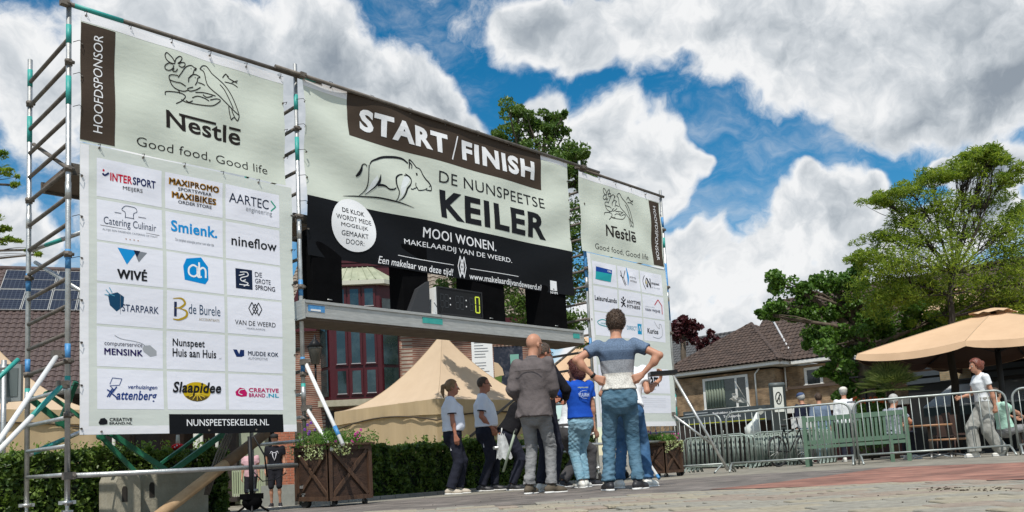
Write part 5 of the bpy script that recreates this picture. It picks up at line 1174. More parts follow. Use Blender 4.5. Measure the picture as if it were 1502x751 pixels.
w = MB(); w.ball(p0+Vector((0, 0, .04)), (.11, .10, .09), 10, 6); w.box((p0.x-.10, p0.y-.08, p0.z+.07), (p0.x+.09, p0.y+.08, p0.z+.13)); w.build('bag', black_cloth, sd)
for a in (0, 2.1, 4.2): w = MB(); w.tube([p0+Vector((0, 0, .05)), p0+Vector((.19*math.cos(a), .19*math.sin(a), -.07))], .012, 6); w.build('leg', black_p, sd)
w = MB(); w.tube([on_y(372, 692, 8.3), on_y(385, 706, 8.28), on_y(404, 703, 8.28), on_y(420, 694, 8.3)], .006, 6); w.build('cable', black_p, sd)
w = MB(); w.tube([on_y(372, 640, 8.3), on_y(388, 668, 8.28), on_y(392, 700, 8.3)], .009, 6); w.build('cable', black_p, sd)
# ------------------------------------------------------------------ wooden planters on castors
wood = mat('planter_wood', (.028, .013, .007), .65, c2=(.065, .032, .018), vscale=4, bump=.4, bscale=25, stretch=(1, 1, 6))
wood_e = mat('planter_trim', (.040, .019, .010), .6, c2=(.10, .052, .028), vscale=5, bump=.4, bscale=25, stretch=(6, 6, 1))
def planter(label, pcorner, a, h, seed, ay=None):
    ay = ay or a
    x0, y0 = pcorner.x, pcorner.y; z0 = gz(x0+.2, y0+.2)+.075
    t = thing('planter', label, 'planter', (x0, y0, z0-.075), 0, 'wooden planters on castors')
    def frame(mapf, a):
        """one face: back board, frame, planks crossing"""
        m = MB(); m.prism([mapf(.02, .02, -.03), mapf(a-.02, .02, -.03), mapf(a-.02, h-.02, -.03), mapf(.02, h-.02, -.03)], mapf(0, 0, -.05)-mapf(0, 0, -.03)); m.build('back_board', wood, t)
        for (u0, v0, u1, v1) in ((0, 0, a, .05), (0, h-.05, a, h), (0, .05, .05, h-.05), (a-.05, .05, a, h-.05)):
            m = MB(); m.prism([mapf(u0, v0, 0), mapf(u1, v0, 0), mapf(u1, v1, 0), mapf(u0, v1, 0)], mapf(0, 0, -.0295)-mapf(0, 0, 0)); m.build('frame_board', wood_e, t)
        for k, (p, q) in enumerate((((.06, h-.06), (a-.06, .06)), ((.06, .06), (a-.06, h-.06)))):
            d = Vector((q[0]-p[0], q[1]-p[1])).normalized()*0; w_ = .022; dn = Vector((-(q[1]-p[1]), q[0]-p[0])).normalized()*w_
            f = -.004-.006*k; m = MB(); m.prism([mapf(p[0]-dn.x, p[1]-dn.y, f), mapf(q[0]-dn.x, q[1]-dn.y, f), mapf(q[0]+dn.x, q[1]+dn.y, f), mapf(p[0]+dn.x, p[1]+dn.y, f)], mapf(0, 0, f-.018)-mapf(0, 0, f)); m.build('cross_board', wood_e, t)
    frame(lambda u, v, f: Vector((x0+u, y0-f, z0+v)), a); frame(lambda u, v, f: Vector((x0-f-.0, y0+.0005+(ay-u), z0+v)), ay)
    m = MB(); m.box((x0+.05, y0+.05, z0), (x0+a, y0+ay, z0+h-.05)); m.build('box', wood, t)
    for lo, hi in (((x0-.03, y0-.03, z0+h), (x0+a+.03, y0+.05, z0+h+.025)), ((x0-.03, y0+.05, z0+h), (x0+.05, y0+ay+.03, z0+h+.025)), ((x0+a-.05, y0+.05, z0+h), (x0+a+.03, y0+ay+.03, z0+h+.025)), ((x0+.05, y0+ay-.05, z0+h), (x0+a-.05, y0+ay+.03, z0+h+.025))):
        m = MB(); m.box(lo, hi); m.build('rim_board', wood_e, t)
    for cx_, cy_ in ((.08, .06), (a-.08, .06), (.08, ay-.06), (a-.08, ay-.06)):
        c = Vector((x0+cx_, y0+cy_, z0-.04)); m = MB(); m.tube([c+Vector((-.015, 0, 0)), c+Vector((.015, 0, 0))], .038, 14); w = m.build('castor', rubber, t); m = MB(); m.box((c.x-.022, c.y-.012, c.z), (c.x-.016, c.y+.012, z0)); m.box((c.x+.016, c.y-.012, c.z), (c.x+.022, c.y+.012, z0)); m.build('fork', galv, w)
    rg = np.random.default_rng(seed); pl = thing('flower_bed', 'ivy, grasses and pink flowers growing in the planter '+('left of the people' if seed == 1 else 'right of the striped man'), 'plants', (x0+a/2, y0+a/2, z0+h), 0, 'plants growing in the wooden planters')
    zt_ = z0+h
    A = []
    for _ in range(26):
        c = (x0+rg.random()*a, y0+rg.random()*ay, zt_+.04+.06*rg.random()); A.append(ellipsoid_pts(130, c, (.11, .11, .05+.09*rg.random()), .1, rg))
    V, Fq = leaves(np.concatenate(A), .034, .5, rg=rg); np_mesh('foliage', V, Fq, leaf_mat('bed_leaf', (.05, .13, .02), (.15, .28, .05), .3, 20), pl, kind='stuff')
    A = []
    for _ in range(9):                # variegated ivy hanging over the rim
        u = rg.random()*a; side = rg.random() < .6; px_, py_ = (x0+u, y0-.045) if side else (x0-.045, y0+u*ay/a); L_ = .05+.18*rg.random()
        n_ = int(12+L_*160); A.append(np.c_[px_+rg.normal(size=n_)*.028, py_+rg.normal(size=n_)*.018, zt_+.03-rg.random(n_)*L_])
    V, Fq = leaves(np.concatenate(A), .026, .8, rg=rg); np_mesh('hanging_ivy', V, Fq, leaf_mat('ivy_leaf', (.30, .36, .14), (.55, .60, .35), .2, 30), pl, kind='stuff')
    A = []
    for _ in range(260):              # spiky grass
        bx, by = x0+rg.random()*a*.6, y0+a*(.2+.7*rg.random()); dx_, dy_ = rg.normal()*.05, rg.normal()*.05; hh = .10+.14*rg.random(); A.append((bx, by, dx_, dy_, hh))
    m = MB()
    for bx, by, dx_, dy_, hh in A: m.add([(bx-.003, by, zt_), (bx+.003, by, zt_), (bx+dx_+.001, by+dy_, zt_+hh), (bx+dx_-.001, by+dy_, zt_+hh)], [(0, 1, 2, 3)])
    m.build('grass_blades', leaf_mat('grass_blade', (.10, .20, .05), (.22, .32, .10)), pl, kind='stuff')
    for cl, cen, n_, r_ in (((.55, .08, .30), (x0+a*.72, y0+a*.1, zt_+.10), 30, .075), ((.20, .06, .35), (x0+.02, y0+a*.55, zt_+.18), 26, .10), ((.60, .12, .33), (x0+a*.15, y0+a*.1, zt_+.07), 10, .06)):
        for _ in range(n_//3):
            c = Vector(cen)+Vector((rg.normal()*r_*.6, rg.normal()*r_*.6, rg.normal()*r_*.6)); m = MB()
            for k in range(5):
                q = 2*math.pi*k/5; m.ball(c+Vector((.011*math.cos(q), -.004, .011*math.sin(q))), (.010, .006, .010), 6, 3)
            m.build('flower', ink(cl), pl)
    return t
pcL = gnd(484, 744.5); pcR = gnd(978, 700)
planter('brown wooden planter on castors standing left of the people', Vector((pcL.x, pcL.y)), .60, .63, 1, .74)
planter('brown wooden planter on castors standing right of the striped man', Vector((pcR.x, pcR.y)), .56, .55, 2)

# ------------------------------------------------------------------ crowd barriers
def barrier_meshes(L_=2.45, n=17):
    h = 1.10; r = .019; zb = .17
    root = {}
    m = MB(); c = .16; pts = [(0, 0, zb-.06), (0, 0, h-c)]+[(c-c*math.cos(a), 0, h-c+c*math.sin(a)) for a in [math.pi/2*i/6 for i in range(1, 7)]]+[(L_-c, 0, h)]+[(L_-c+c*math.sin(a), 0, h-c+c*math.cos(a)) for a in [math.pi/2*i/6 for i in range(1, 7)]]+[(L_, 0, zb-.06)]
    m.tube(pts, r, 8); root['frame'] = m
    m = MB(); m.tube([(0, 0, zb), (L_, 0, zb)], r*.9, 8); root['bottom_rail'] = m
    m = MB(); m.tube([(0, 0, zb), (0, 0, h-.02)], .0075, 6); root['bar'] = m
    m = MB(); m.tube([(0, -.30, .012), (0, -.22, .06), (0, -.08, .14), (0, 0, .155), (0, .08, .14), (0, .22, .06), (0, .30, .012)], .017, 8); root['foot'] = m
    m = MB(); m.tube([(0, 0, .72), (.05, 0, .72), (.05, 0, .79)], .007, 6); root['hook'] = m
    return root, L_, n
def make_barrier(label, p, q, group, matn=galv, n=17, small=False):
    p = Vector(p); q = Vector(q); L_ = (q-p).length; root, _, _ = barrier_meshes(L_, n); ang = math.atan2(q.y-p.y, q.x-p.x)
    z0 = gz(p.x, p.y); t = thing('crowd_barrier', label, 'barrier', (p.x, p.y, z0), ang, group)
    t.rotation_euler[1] = -math.atan2(gz(q.x, q.y)-z0, L_)
    root['frame'].build('frame', matn, t, local=True); root['bottom_rail'].build('bottom_rail', matn, t, local=True)
    b = root['bar'].build('bar', matn, t, local=True); b.location.x = L_/(n+1)
    for i in range(2, n+1): o = link('bar', b.data, t); o.location.x = L_*i/(n+1)
    f = root['foot'].build('foot', matn, t, local=True); f.location.x = .03; o = link('foot', f.data, t); o.location.x = L_-.03
    hk = root['hook'].build('hook', matn, t, local=True); hk.location.x = L_-.01
    return t
gb = 'galvanised crowd barriers along the square'
barr_m = mat('barrier_zinc', (.26, .29, .28), .5, .6, c2=(.44, .47, .45), vscale=6)
P = [at(1006, 690, 16.3), at(1064, 690, 15.6), at(1072, 690, 15.45), at(1256, 683, 14.55), at(1261, 683, 14.5), at(1486, 668, 13.9), at(1496, 668, 13.85), at(1700, 660, 13.0)]
P = [Vector((p.x, p.y)) for p in P]
make_barrier('crowd barrier partly hidden behind the right wooden planter', P[1]+(P[0]-P[1]).normalized()*2.2, P[1], gb, barr_m)
make_barrier('crowd barrier in front of the stacked barriers and the sign pillar', P[2], P[3], gb, barr_m)
make_barrier('crowd barrier in front of the green bench and the walking woman', P[4], P[5], gb, barr_m)
make_barrier('crowd barrier cut off by the right edge of the picture', P[6], P[7], gb, barr_m)
# folded stacks behind
old_zinc = mat('old_zinc', (.22, .28, .25), .6, .4, c2=(.38, .44, .40), vscale=5)
base_b = None
sdir = (P[3]-P[2]).normalized(); sper = Vector((-sdir.y, sdir.x));
if sper.dot(Vector((FW[0], FW[1]))) < 0: sper = -sper
for k, (px, d, n_, lab) in enumerate(((1004, 21.0, 7, 'left'), (1064, 21.3, 7, 'middle'), (1107, 20.6, 8, 'right'))):
    g0 = at(px, 660, d); g0 = Vector((g0.x, g0.y))
    for i in range(n_):
        off = g0+sper*(.10*i)+sdir*(.035*i+.02*(i % 2))
        if base_b is None: base_b = make_barrier('spare barrier in the %s stack behind the front row, number %d from the front' % (lab, i+1), off, off+sdir*1.55, 'spare crowd barriers stored in stacks', old_zinc, 13); b0 = base_b; ang0 = b0.rotation_euler[2]
        else: b0 = dup(base_b, (off.x, off.y, gz(off.x, off.y)), ang0)
        b0['label'] = '%s spare barrier counted from the front in the %s stack behind the front row' % (('first', 'second', 'third', 'fourth', 'fifth', 'sixth', 'seventh', 'eighth')[i], lab)
        b0.rotation_euler[0] = -.07-.01*i; b0.scale = (1, 1, .78)

# ------------------------------------------------------------------ green bench (seen from behind)
gw = mat('green_bench_paint', (.085, .155, .105), .55, c2=(.12, .20, .14), vscale=6, bump=.15)
bA, bB = at(1183, 690, 16.2), at(1338, 680, 15.4); bA = Vector((bA.x, bA.y)); bB = Vector((bB.x, bB.y)); bL = (bB-bA).length; bu = (bB-bA).normalized(); bp_ = Vector((-bu.y, bu.x))
if bp_.dot(Vector((FW[0], FW[1]))) < 0: bp_ = -bp_
bz0 = gz(bA.x, bA.y)
def bn(u, f, z): return Vector((bA.x, bA.y, bz0))+Vector((bu.x, bu.y, 0))*u+Vector((bp_.x, bp_.y, 0))*f+Vector((0, 0, z+(gz(bB.x, bB.y)-bz0)*u/bL))
bench = thing('park_bench', 'green painted wooden bench with slatted back behind the barriers', 'bench', (bA.x, bA.y, bz0))
def bb_(name, u0, u1, f0, f1, z0, z1, lean=0): m = MB(); m.prism([bn(u0, f0, z0), bn(u1, f0, z0), bn(u1, f1, z0), bn(u0, f1, z0)], bn(0, lean, z1)-bn(0, 0, z0)); return m.build(name, gw, bench)
for u in (0, bL-.07): bb_('leg', u, u+.07, -.07, .0, 0, 1.0 if u else .98); bb_('leg', u, u+.07, .42, .49, 0, .62); bb_('armrest', u-.01, u+.08, .0, .52, .62, .66)
bb_('leg', bL-.35, bL-.28, -.07, 0, 0, .45)
bb_('top_rail', .07, bL-.07, -.055, -.015, .86, .95); bb_('lower_rail', .07, bL-.07, -.055, -.015, .42, .50); bb_('seat_rail', .07, bL-.07, -.06, -.01, .34, .40)
ns = 24
for i in range(ns): u = .10+(bL-.24)*i/(ns-1); bb_('back_slat', u, u+.045, -.045, -.025, .50, .86)
for i in range(5): bb_('seat_slat', .0, bL, .02+i*.09, .095+i*.09, .42, .445)
# ------------------------------------------------------------------ sign pillar
sp0 = at(1140, 562, 27); t = thing('info_pillar', 'dark grey information pillar with a white poster above the barriers', 'sign', (sp0.x, sp0.y, gz(sp0.x, sp0.y))); u_ = Vector((_r0[0], _r0[1], 0)); f_ = Vector((-u_.y, u_.x, 0))
def ip(u, z, f=0): return Vector((sp0.x, sp0.y, sp0.z))+u_*u+f_*f+Vector((0, 0, z))
m = MB(); zb = gz(sp0.x, sp0.y)-sp0.z; m.prism([ip(-.24, zb), ip(.24, zb), ip(.24, zb, .15), ip(-.24, zb, .15)], (0, 0, -zb-.06)); m.build('body', mat('pillar_grey', (.035, .045, .045), .5), t)
m = MB(); m.tube([ip(-.24, -.06, .075), ip(.24, -.06, .075)], .085, 12); m.build('rounded_cap', mat('pillar_cap', (.10, .12, .12), .5), t)
m = MB(); m.prism([ip(-.155, -.93, -.012), ip(.155, -.93, -.012), ip(.155, -.13, -.012), ip(-.155, -.13, -.012)], f_*.01); po = m.build('poster', ink((.72, .75, .70)), t)
m = MB(); m.tube([ip(.095*math.cos(a), -.48+.19*math.sin(a), -.016) for a in [2*math.pi*i/20 for i in range(20)]], .016, 4, closed=True); m.build('emblem_ring', ink((.04, .05, .05)), po)
m = MB(); m.tube([ip(-.05, -.58, -.016), ip(.05, -.36, -.016)], .02, 4); m.tube([ip(0.02, -.38, -.018), ip(.03, -.6, -.018)], .014, 4); m.build('emblem_stroke', ink((.04, .05, .05)), po)
m = MB(); m.ball(ip(.10, -1.75, -.01), .04, 8, 6); m.build('lamp', plaster, t)
# white parasol or sheet and white boxes by the pillar
t = thing('folded_parasol', 'white folded parasol standing below the grey shop awning', 'parasol', (at(1110, 600, 26).x, at(1110, 600, 26).y, 0)); m = MB(); pp = at(1111, 605, 26); m.tube([pp, at(1109, 618, 26), at(1104, 630, 26), at(1104, 642, 26)], [.04, .12, .26, .22], 9); m.build('cover', mat('white_canvas', (.70, .74, .70), .8, bump=.5, bscale=5), t); m = MB(); m.tube([Vector((pp.x, pp.y, gz(pp.x, pp.y))), pp], .03, 8); m.build('pole', galv, t)
# ------------------------------------------------------------------ bicycle
bk = at(1160, 655, 19.0); bk = Vector((bk.x, bk.y, gz(bk.x, bk.y))); t = thing('bicycle', 'black bicycle with a white crate parked behind the barriers', 'bicycle', bk); du = (Vector((_r0[0], _r0[1], 0))*.8+Vector((FW[0], FW[1], 0))*.6).normalized(); dn_ = Vector((-du.y, du.x, 0))
def bkp(u, z): return bk+du*u+Vector((0, 0, z))
for u in (-.5, .52):
    m = MB(); m.tube([bkp(u+.33*math.cos(a), .35+.33*math.sin(a)) for a in [2*math.pi*i/24 for i in range(24)]], .022, 6, closed=True); w = m.build('wheel', rubber, t); m = MB()
    for i in range(9): a = math.pi*i/9; m.tube([bkp(u+.32*math.cos(a), .35+.32*math.sin(a)), bkp(u-.32*math.cos(a), .35-.32*math.sin(a))], .003, 3)
    m.build('spokes', galv, w, kind='stuff')
m = MB(); 
for a, b in (((-.5, .35), (-.05, .32)), ((-.05, .32), (-.2, .85)), ((-.2, .85), (-.5, .35)), ((-.05, .32), (.36, .80)), ((-.16, .72), (.34, .88)), ((.52, .35), (.34, .95)), ((.34, .95), (.30, 1.08))): m.tube([bkp(*a), bkp(*b)], .016, 6)
m.build('frame', black_p, t); m = MB(); m.tube([bkp(.18, 1.06)+dn_*.28, bkp(.30, 1.10), bkp(.18, 1.06)-dn_*.28], .012, 6); m.build('handlebar', galv, t); m = MB(); m.ball(bkp(-.22, .92), (.12, .08, .035)); m.build('saddle', rubber, t)
m = MB(); c = bkp(.55, .98); m.obox(c, du*.22, dn_*.17, Vector((0, 0, .13))); m.build('crate', white_plate, t)
# ------------------------------------------------------------------ corner house on the right
XA, EZ = 39.29, 4.52
house_brick = brick_mat('yellow_brown_brick', (.20, .12, .06), (.32, .21, .11), (.22, .18, .13), axis='xy')
ch = thing('corner_house', 'yellow brown brick house with a hipped brown tiled roof and white eaves', 'house', (XA, 19.6, gz(XA, 19)))
gh2 = gz(XA, 19)-.3; YR, YL = 19.62, 26.5
def slab(m, x0, x1, y0, y1, z0, z1): return m.box((x0, y0, z0), (x1, y1, z1))
m = MB(); slab(m, XA+.5, XA+9, YR+.6, YL, 2.32, EZ-.16); m.build('upper_wall', house_brick, ch)
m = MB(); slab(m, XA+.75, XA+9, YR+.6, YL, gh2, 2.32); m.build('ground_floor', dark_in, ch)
wpaint = mat('white_paint', (.74, .74, .70), .5, var=.05)
m = MB(); slab(m, XA, XA+9.4, YR, YL+.4, EZ-.02, EZ+.16); m.build('eaves_board', wpaint, ch)
m = MB(); slab(m, XA+.05, XA+9.35, YR+.05, YL+.35, EZ-.06, EZ-.022); m.build('soffit', mat('soffit', (.35, .33, .28), .7), ch)
# hipped roof over wing A
ap1 = Vector((XA+4.6, 23.45, 7.45)); ap2 = ap1
def hip(name, o, e, top0, top1, mm, par, tw=.25, th=.33):
    """tiled quad/triangle face between eave o-e and ridge top0-top1"""
    o, e, top0, top1 = [Vector(v) for v in (o, e, top0, top1)]; u = (e-o).normalized(); n = u.cross(top0-o).normalized(); n = n if n.z > 0 else -n; v = n.cross(u); v = v if v.z > 0 else -v
    W_ = (e-o).length; H_ = (top0-o).dot(v); t0 = (top0-o).dot(u); t1 = (top1-o).dot(u)
    def clip(a, b):
        s = b/H_; return s < 1 and a > t0*s-.05 and a < W_+(t1-W_)*s+.05
    tiled_plane(o, u, v, W_, H_, '', mm, par, tw, th, clip, name='roof_tile')
    w = MB(); w.add([o-n*.02, e-n*.02, top1-n*.02, top0-n*.02] if (top1-top0).length > .01 else [o-n*.02, e-n*.02, top0-n*.02], [(0, 1, 2, 3)] if (top1-top0).length > .01 else [(0, 1, 2)]); w.build('roof_underlay', mm, par)
za = EZ+.17
hip('a', (XA-.1, YR-.1, za), (XA-.1, YL+.4, za), ap1, ap1, tile_brown, ch)
hip('b', (XA+9.4, YR-.1, za), (XA-.1, YR-.1, za), ap1, ap1, tile_brown, ch)
def ridge(p, q, r=.11, mm=tile_brown, par=None):
    p, q = Vector(p), Vector(q); n = int((q-p).length/.4); par = par or ch
    for i in range(n):
        m = MB(); m.tube([p.lerp(q, i/n), p.lerp(q, (i+1.08)/n)], [r, r*1.12], 8); m.build('ridge_tile', mm, par)
ridge((XA-.1, YR-.1, za), ap1); ridge((XA-.1, YL+.4, za), ap1)
hip('l', (XA-.1, YL+.4, za), (XA+9.4, YL+.4, za), ap1, ap1, tile_brown, ch)
# wing B behind, to the right
XB = XA+1.1
m = MB(); slab(m, XB+.45, XB+10, 6, YR+.59, 2.32, EZ-.1); m.build('upper_wall', house_brick, ch)
m = MB(); slab(m, XB+.8, XB+10, 6, YR+.55, gh2, 2.0); m.build('shop_front', mat('shop_dark_red', (.10, .012, .012), .6, c2=(.02, .01, .01), vscale=1.5), ch)
m = MB(); slab(m, XB-.1, XB+.5, 6, YR-.1, EZ-.02, EZ+.14); m.build('eaves_board', wpaint, ch)
m = MB(); slab(m, XB-.35, XB+.45, 6, YR+.5, 2.02, 2.30); m.build('shop_fascia', wpaint, ch)
m = MB(); slab(m, XB+.2, XB+.45, 6, YR+.4, 3.25, 3.38); m.build('wall_ledge', mat('brown_ledge', (.08, .055, .04), .8), ch)
hip('c', (XB-.1, 6, EZ+.16), (XB-.1, YR+3, EZ+.16), (XB+4.5, 6, 8.6), (XB+4.5, YR+3.0, 8.6), tile_brown, ch)
ridge((XB+4.5, 6, 8.62), (XB+4.5, 22.4, 8.62)); m = MB(); m.tube([(XA+1.2, YR-.2, za+.12), (XB+4.5-1, 22.3, 7.9)], .06, 6); m.build('lead_valley', mat('lead', (.5, .5, .5), .5), ch)
def sash(y0, y1, z0, z1, X, splits, curtain=None):
    f = MB(); f.box((X-.06, y0, z0), (X, y0+.14, z1)); f.box((X-.06, y1-.14, z0), (X, y1, z1)); f.box((X-.06, y0+.14, z1-.13), (X, y1-.14, z1)); f.box((X-.10, y0-.05, z0-.1), (X, y1+.05, z0+.0)); w = f.build('window', wpaint, ch)
    p = MB(); p.box((X-.02, y0+.14, z0), (X-.003, y1-.14, z1-.13)); p.build('pane', glass, w)
    for s_ in splits: q = MB(); q.box((X-.055, y0+(y1-y0)*s_-.06, z0), (X-.021, y0+(y1-y0)*s_+.06, z1-.13)); q.build('mullion', wpaint, w)
    if curtain:
        for i in range(7):
            a = y0+(y1-y0)*(curtain[0]+(curtain[1]-curtain[0])*i/7); b = y0+(y1-y0)*(curtain[0]+(curtain[1]-curtain[0])*(i+1)/7); q = MB(); q.tube([(X-.03, (a+b)/2, z0+.05), (X-.03, (a+b)/2, z1-.14)], (b-a)/2*.98, 6); q.build('curtain_fold', mat('curtain', (.22, .26, .20), .9), w)
sash(21.7, 24.4, 2.55, 4.22, XA+.5, (.26,), (.52, .95))
sash(18.15, 19.1, 3.42, 4.28, XB+.45, ())
m = MB(); m.tube([(XA+.42, 21.0, EZ-.1), (XA+.42, 21.25, EZ-.35), (XA+.42, 21.25, 2.35)], .045, 8); m.build('downpipe', wpaint, ch)
m = MB(); m.tube([(XB+.3, YR+.45, EZ-.1), (XB+.3, YR+.45, 3.2)], .04, 8); m.build('downpipe', wpaint, ch)
# grey shop awning with lettering
ax0, ay0, ay1 = XA-.9, YR+.5, 24.9
gaw = mat('awning_grey', (.045, .060, .068), .7, var=.15)
aw = thing('shop_awning', 'dark grey shop awning with white lettering on the corner house', 'awning', (XA, ay0, 1.4))
m = MB(); m.prism([(XA+.48, ay0, 2.50), (ax0, ay0, 2.46), (ax0, ay0, 1.72), (XA+.48, ay0, 1.72)], (0, ay1-ay0, 0)); m.build('front', gaw, aw)
m = MB(); m.box((ax0-.006, ay0, 1.75), (ax0-.001, ay1, 1.80)); m.build('yellow_stripe', ink((.35, .36, .03)), aw)
m = MB(); m.box((ax0-.008, 23.3, 1.76), (ax0-.001, 23.34, 2.45)); m.build('seam', mat('seam', (.02, .03, .035)), aw)
m = MB(); m.box((ax0-.01, 23.4, 2.30), (ax0-.002, 24.8, 2.35)); m.build('white_line', ink((.35, .38, .4)), aw)
def facade_text(txt, y_left, y_right, z0, z1, X, par, col):
    v, f = glyphs(txt, .02, 0, 1.05); lo = v.min(0); hi = v.max(0); u = (v-lo)/(hi-lo); s_ = MB(); s_.add([(X, y_left+(y_right-y_left)*a, z0+(z1-z0)*b) for a, b in u], f); return s_.build('lettering', ink(col), par)
facade_text('Bedrukking • Borduurstudio', 23.1, 20.9, 2.16, 2.31, ax0-.01, aw, WHITE); facade_text('Textielprint', 22.5, 21.5, 1.94, 2.10, ax0-.01, aw, WHITE)
m = MB(); m.prism([(ax0-.008, 20.6, 2.25), (ax0-.008, 20.4, 2.32), (ax0-.008, 20.2, 2.25), (ax0-.008, 20.25, 2.08), (ax0-.008, 20.4, 1.98), (ax0-.008, 20.55, 2.08)], (.006, 0, 0)); m.build('emblem', ink((.45, .47, .42)), aw)
# flag
fp = [on_x(1078, 560, XA-.9), on_x(1098, 592, XA-2.2)]; t = thing('flag', 'white flag draped over a slanting pole on the corner house', 'flag', fp[0]); m = MB(); m.tube([on_x(1100, 596, XA+.4), on_x(1078, 560, XA-1.6)], .02, 6); m.build('pole', wpaint, t)
m = MB(); q = [on_x(1074, 577, XA-1.3), on_x(1083, 574, XA-1.2), on_x(1097, 589, XA-.2), on_x(1084, 590, XA-.7), on_x(1072, 586, XA-1.3)]
def ff(u, v):
    a = q[0].lerp(q[2], u); b = q[4].lerp(q[3], u); p = a.lerp(b, v); return p+Vector((.10*math.sin(u*9+v*4), .06*math.sin(v*7), .05*math.sin(u*12)))
m.grid(ff, 16, 8); m.build('cloth', mat('flag_white', (.62, .62, .58), .8, trans=.3), t)
# ------------------------------------------------------------------ grey roofed house further left behind
g1 = thing('grey_roofed_house', 'house with a dark grey tiled roof left of the corner house', 'house', (52, 40, 0)); dxx = 60
gt = mat('grey_tile', (.055, .055, .058), .7, c2=(.10, .10, .10), vscale=4, bump=.4)
Xg = 56.0; ya, yb = on_x(1075, 560, Xg).y, on_x(940, 560, Xg).y; ztop = on_x(1000, 500, Xg+4).z; zea = on_x(1000, 545, Xg).z
hip('g', (Xg, ya, zea), (Xg, yb, zea), (Xg+4, ya-1, ztop), (Xg+4, yb, ztop), gt, g1, .30, .40)
m = MB(); m.box((Xg+.3, ya, gz(40, 21)-1), (Xg+8, yb, zea-.05)); m.build('wall', house_brick, g1)
pr = on_x(1021, 500, Xg+4); ridge((Xg+4, ya-1, ztop), (Xg+4, yb, ztop), .14, gt, g1); ridge(on_x(1027, 540, Xg), on_x(1020, 499, Xg+4), .13, gt, g1)
# ------------------------------------------------------------------ cafe on the right
umb_c = mat('tan_parasol', (.58, .39, .24), .8, c2=(.64, .44, .275), vscale=2, bump=.2, bscale=5)
XU, YU0 = 19.61, 7.85
def parasol(label, cx_, cy_, a, ze, zp, zb, pole_r=.05):
    t = thing('parasol', label, 'parasol', (cx_, cy_, zb), 0, 'tan cafe parasols')
    cs_ = [(-a, a), (-a, 0), (-a, -a), (0, -a), (a, -a), (a, 0), (a, a), (0, a)]
    m = MB()
    for k in range(8):
        p, q = cs_[k], cs_[(k+1) % 8]
        def fn(u, v, p=p, q=q):
            s_ = .10+.90*v; x = p[0]+(q[0]-p[0])*u; y = p[1]+(q[1]-p[1])*u; sag = .09*math.sin(math.pi*u)*s_
            return (cx_+x*s_, cy_+y*s_, zp+(ze-zp)*s_-sag+.06*s_*(1-s_))
        m.grid(fn, 10, 10)
    m.build('canopy', umb_c, t)
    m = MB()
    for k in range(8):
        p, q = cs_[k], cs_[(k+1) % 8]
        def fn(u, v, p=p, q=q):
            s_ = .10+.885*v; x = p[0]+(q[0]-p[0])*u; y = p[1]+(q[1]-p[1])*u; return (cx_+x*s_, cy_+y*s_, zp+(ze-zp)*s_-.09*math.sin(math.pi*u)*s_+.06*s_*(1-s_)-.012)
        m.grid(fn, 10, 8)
    m.build('underside_shade', mat('painted_shade_brown', (.10, .055, .04), .9), t)  # added dark sheet under the canopy: its deep shade put into the colour
    for k in range(8):
        p = cs_[k]; m = MB(); m.tube([(cx_+p[0]*s_, cy_+p[1]*s_, zp+(ze-zp)*s_+.06*s_*(1-s_)+.004) for s_ in [.1+.9*i/10 for i in range(11)]], .008, 5); m.build('seam', mat('seam_tan', (.42, .32, .21), .85), t)
    m = MB()
    for k in range(8):
        p, q = cs_[k], cs_[(k+1) % 8]
        def fn(u, v, p=p, q=q):
            x = p[0]+(q[0]-p[0])*u; y = p[1]+(q[1]-p[1])*u; o = 1.0+.004*math.sin(u*18)*v+.015*v; return (cx_+x*o, cy_+y*o, ze-.09*math.sin(math.pi*u)-v*(.17-.05*(abs(2*u-1)**6)))
        g_ = MB(); g_.grid(fn, 14, 3); g_.build('valance_panel', umb_c, t)
        g_ = MB(); g_.grid(lambda u, v: ((fn(u, v)[0]-cx_)*.993+cx_, (fn(u, v)[1]-cy_)*.993+cy_, fn(u, v)[2]+.004), 14, 3); g_.build('valance_inner_shade', mat('painted_shade_brown', (.10, .055, .04)), t)  # added dark copy inside the valance, shade painted as colour
    m = MB()
    for k in range(4):
        p, q = cs_[2*k], cs_[(2*k+2) % 8]
        def fn(u, v, p=p, q=q):
            x = p[0]+(q[0]-p[0])*u; y = p[1]+(q[1]-p[1])*u; s_ = .02+.16*v; return (cx_+x*s_, cy_+y*s_, zp+.10-(.02+.16*v)*(zp-ze)*.9+.02*math.sin(u*20)*v)
        m.grid(fn, 8, 3)
    m.build('vent_cap', umb_c, t)
    for k in range(8):
        p = cs_[k]; r_ = MB(); r_.bar((cx_+p[0]*.03, cy_+p[1]*.03, zp-.06), (cx_+p[0]*.97, cy_+p[1]*.97, ze-.05), .03, .02); rb = r_.build('rib', mat('dark_steel', (.03, .03, .03)), t)
        r_ = MB(); r_.bar((cx_+p[0]*.02, cy_+p[1]*.02, zp-.95), (cx_+p[0]*.5, cy_+p[1]*.5, (zp+ze)/2-.06), .025, .02); r_.build('strut', mat('dark_steel', (.03, .03, .03)), rb)
    m = MB(); m.tube([(cx_, cy_, zb), (cx_, cy_, zp)], pole_r, 12); m.build('pole', mat('dark_steel', (.03, .03, .03)), t)
    m = MB(); m.box((cx_-.4, cy_-.4, zb-.03), (cx_+.4, cy_+.4, zb+.05)); m.build('base', mat('dark_steel', (.03, .03, .03)), t)
    return t
a_u = 2.34
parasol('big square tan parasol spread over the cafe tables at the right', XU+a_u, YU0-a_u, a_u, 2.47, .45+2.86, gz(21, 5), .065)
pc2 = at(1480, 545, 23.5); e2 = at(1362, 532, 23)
parasol('second tan parasol partly hidden under the big one behind the walking woman', e2.x+2.0, e2.y-2.0, 2.0, e2.z+.05, e2.z+.9, gz(20, 8))
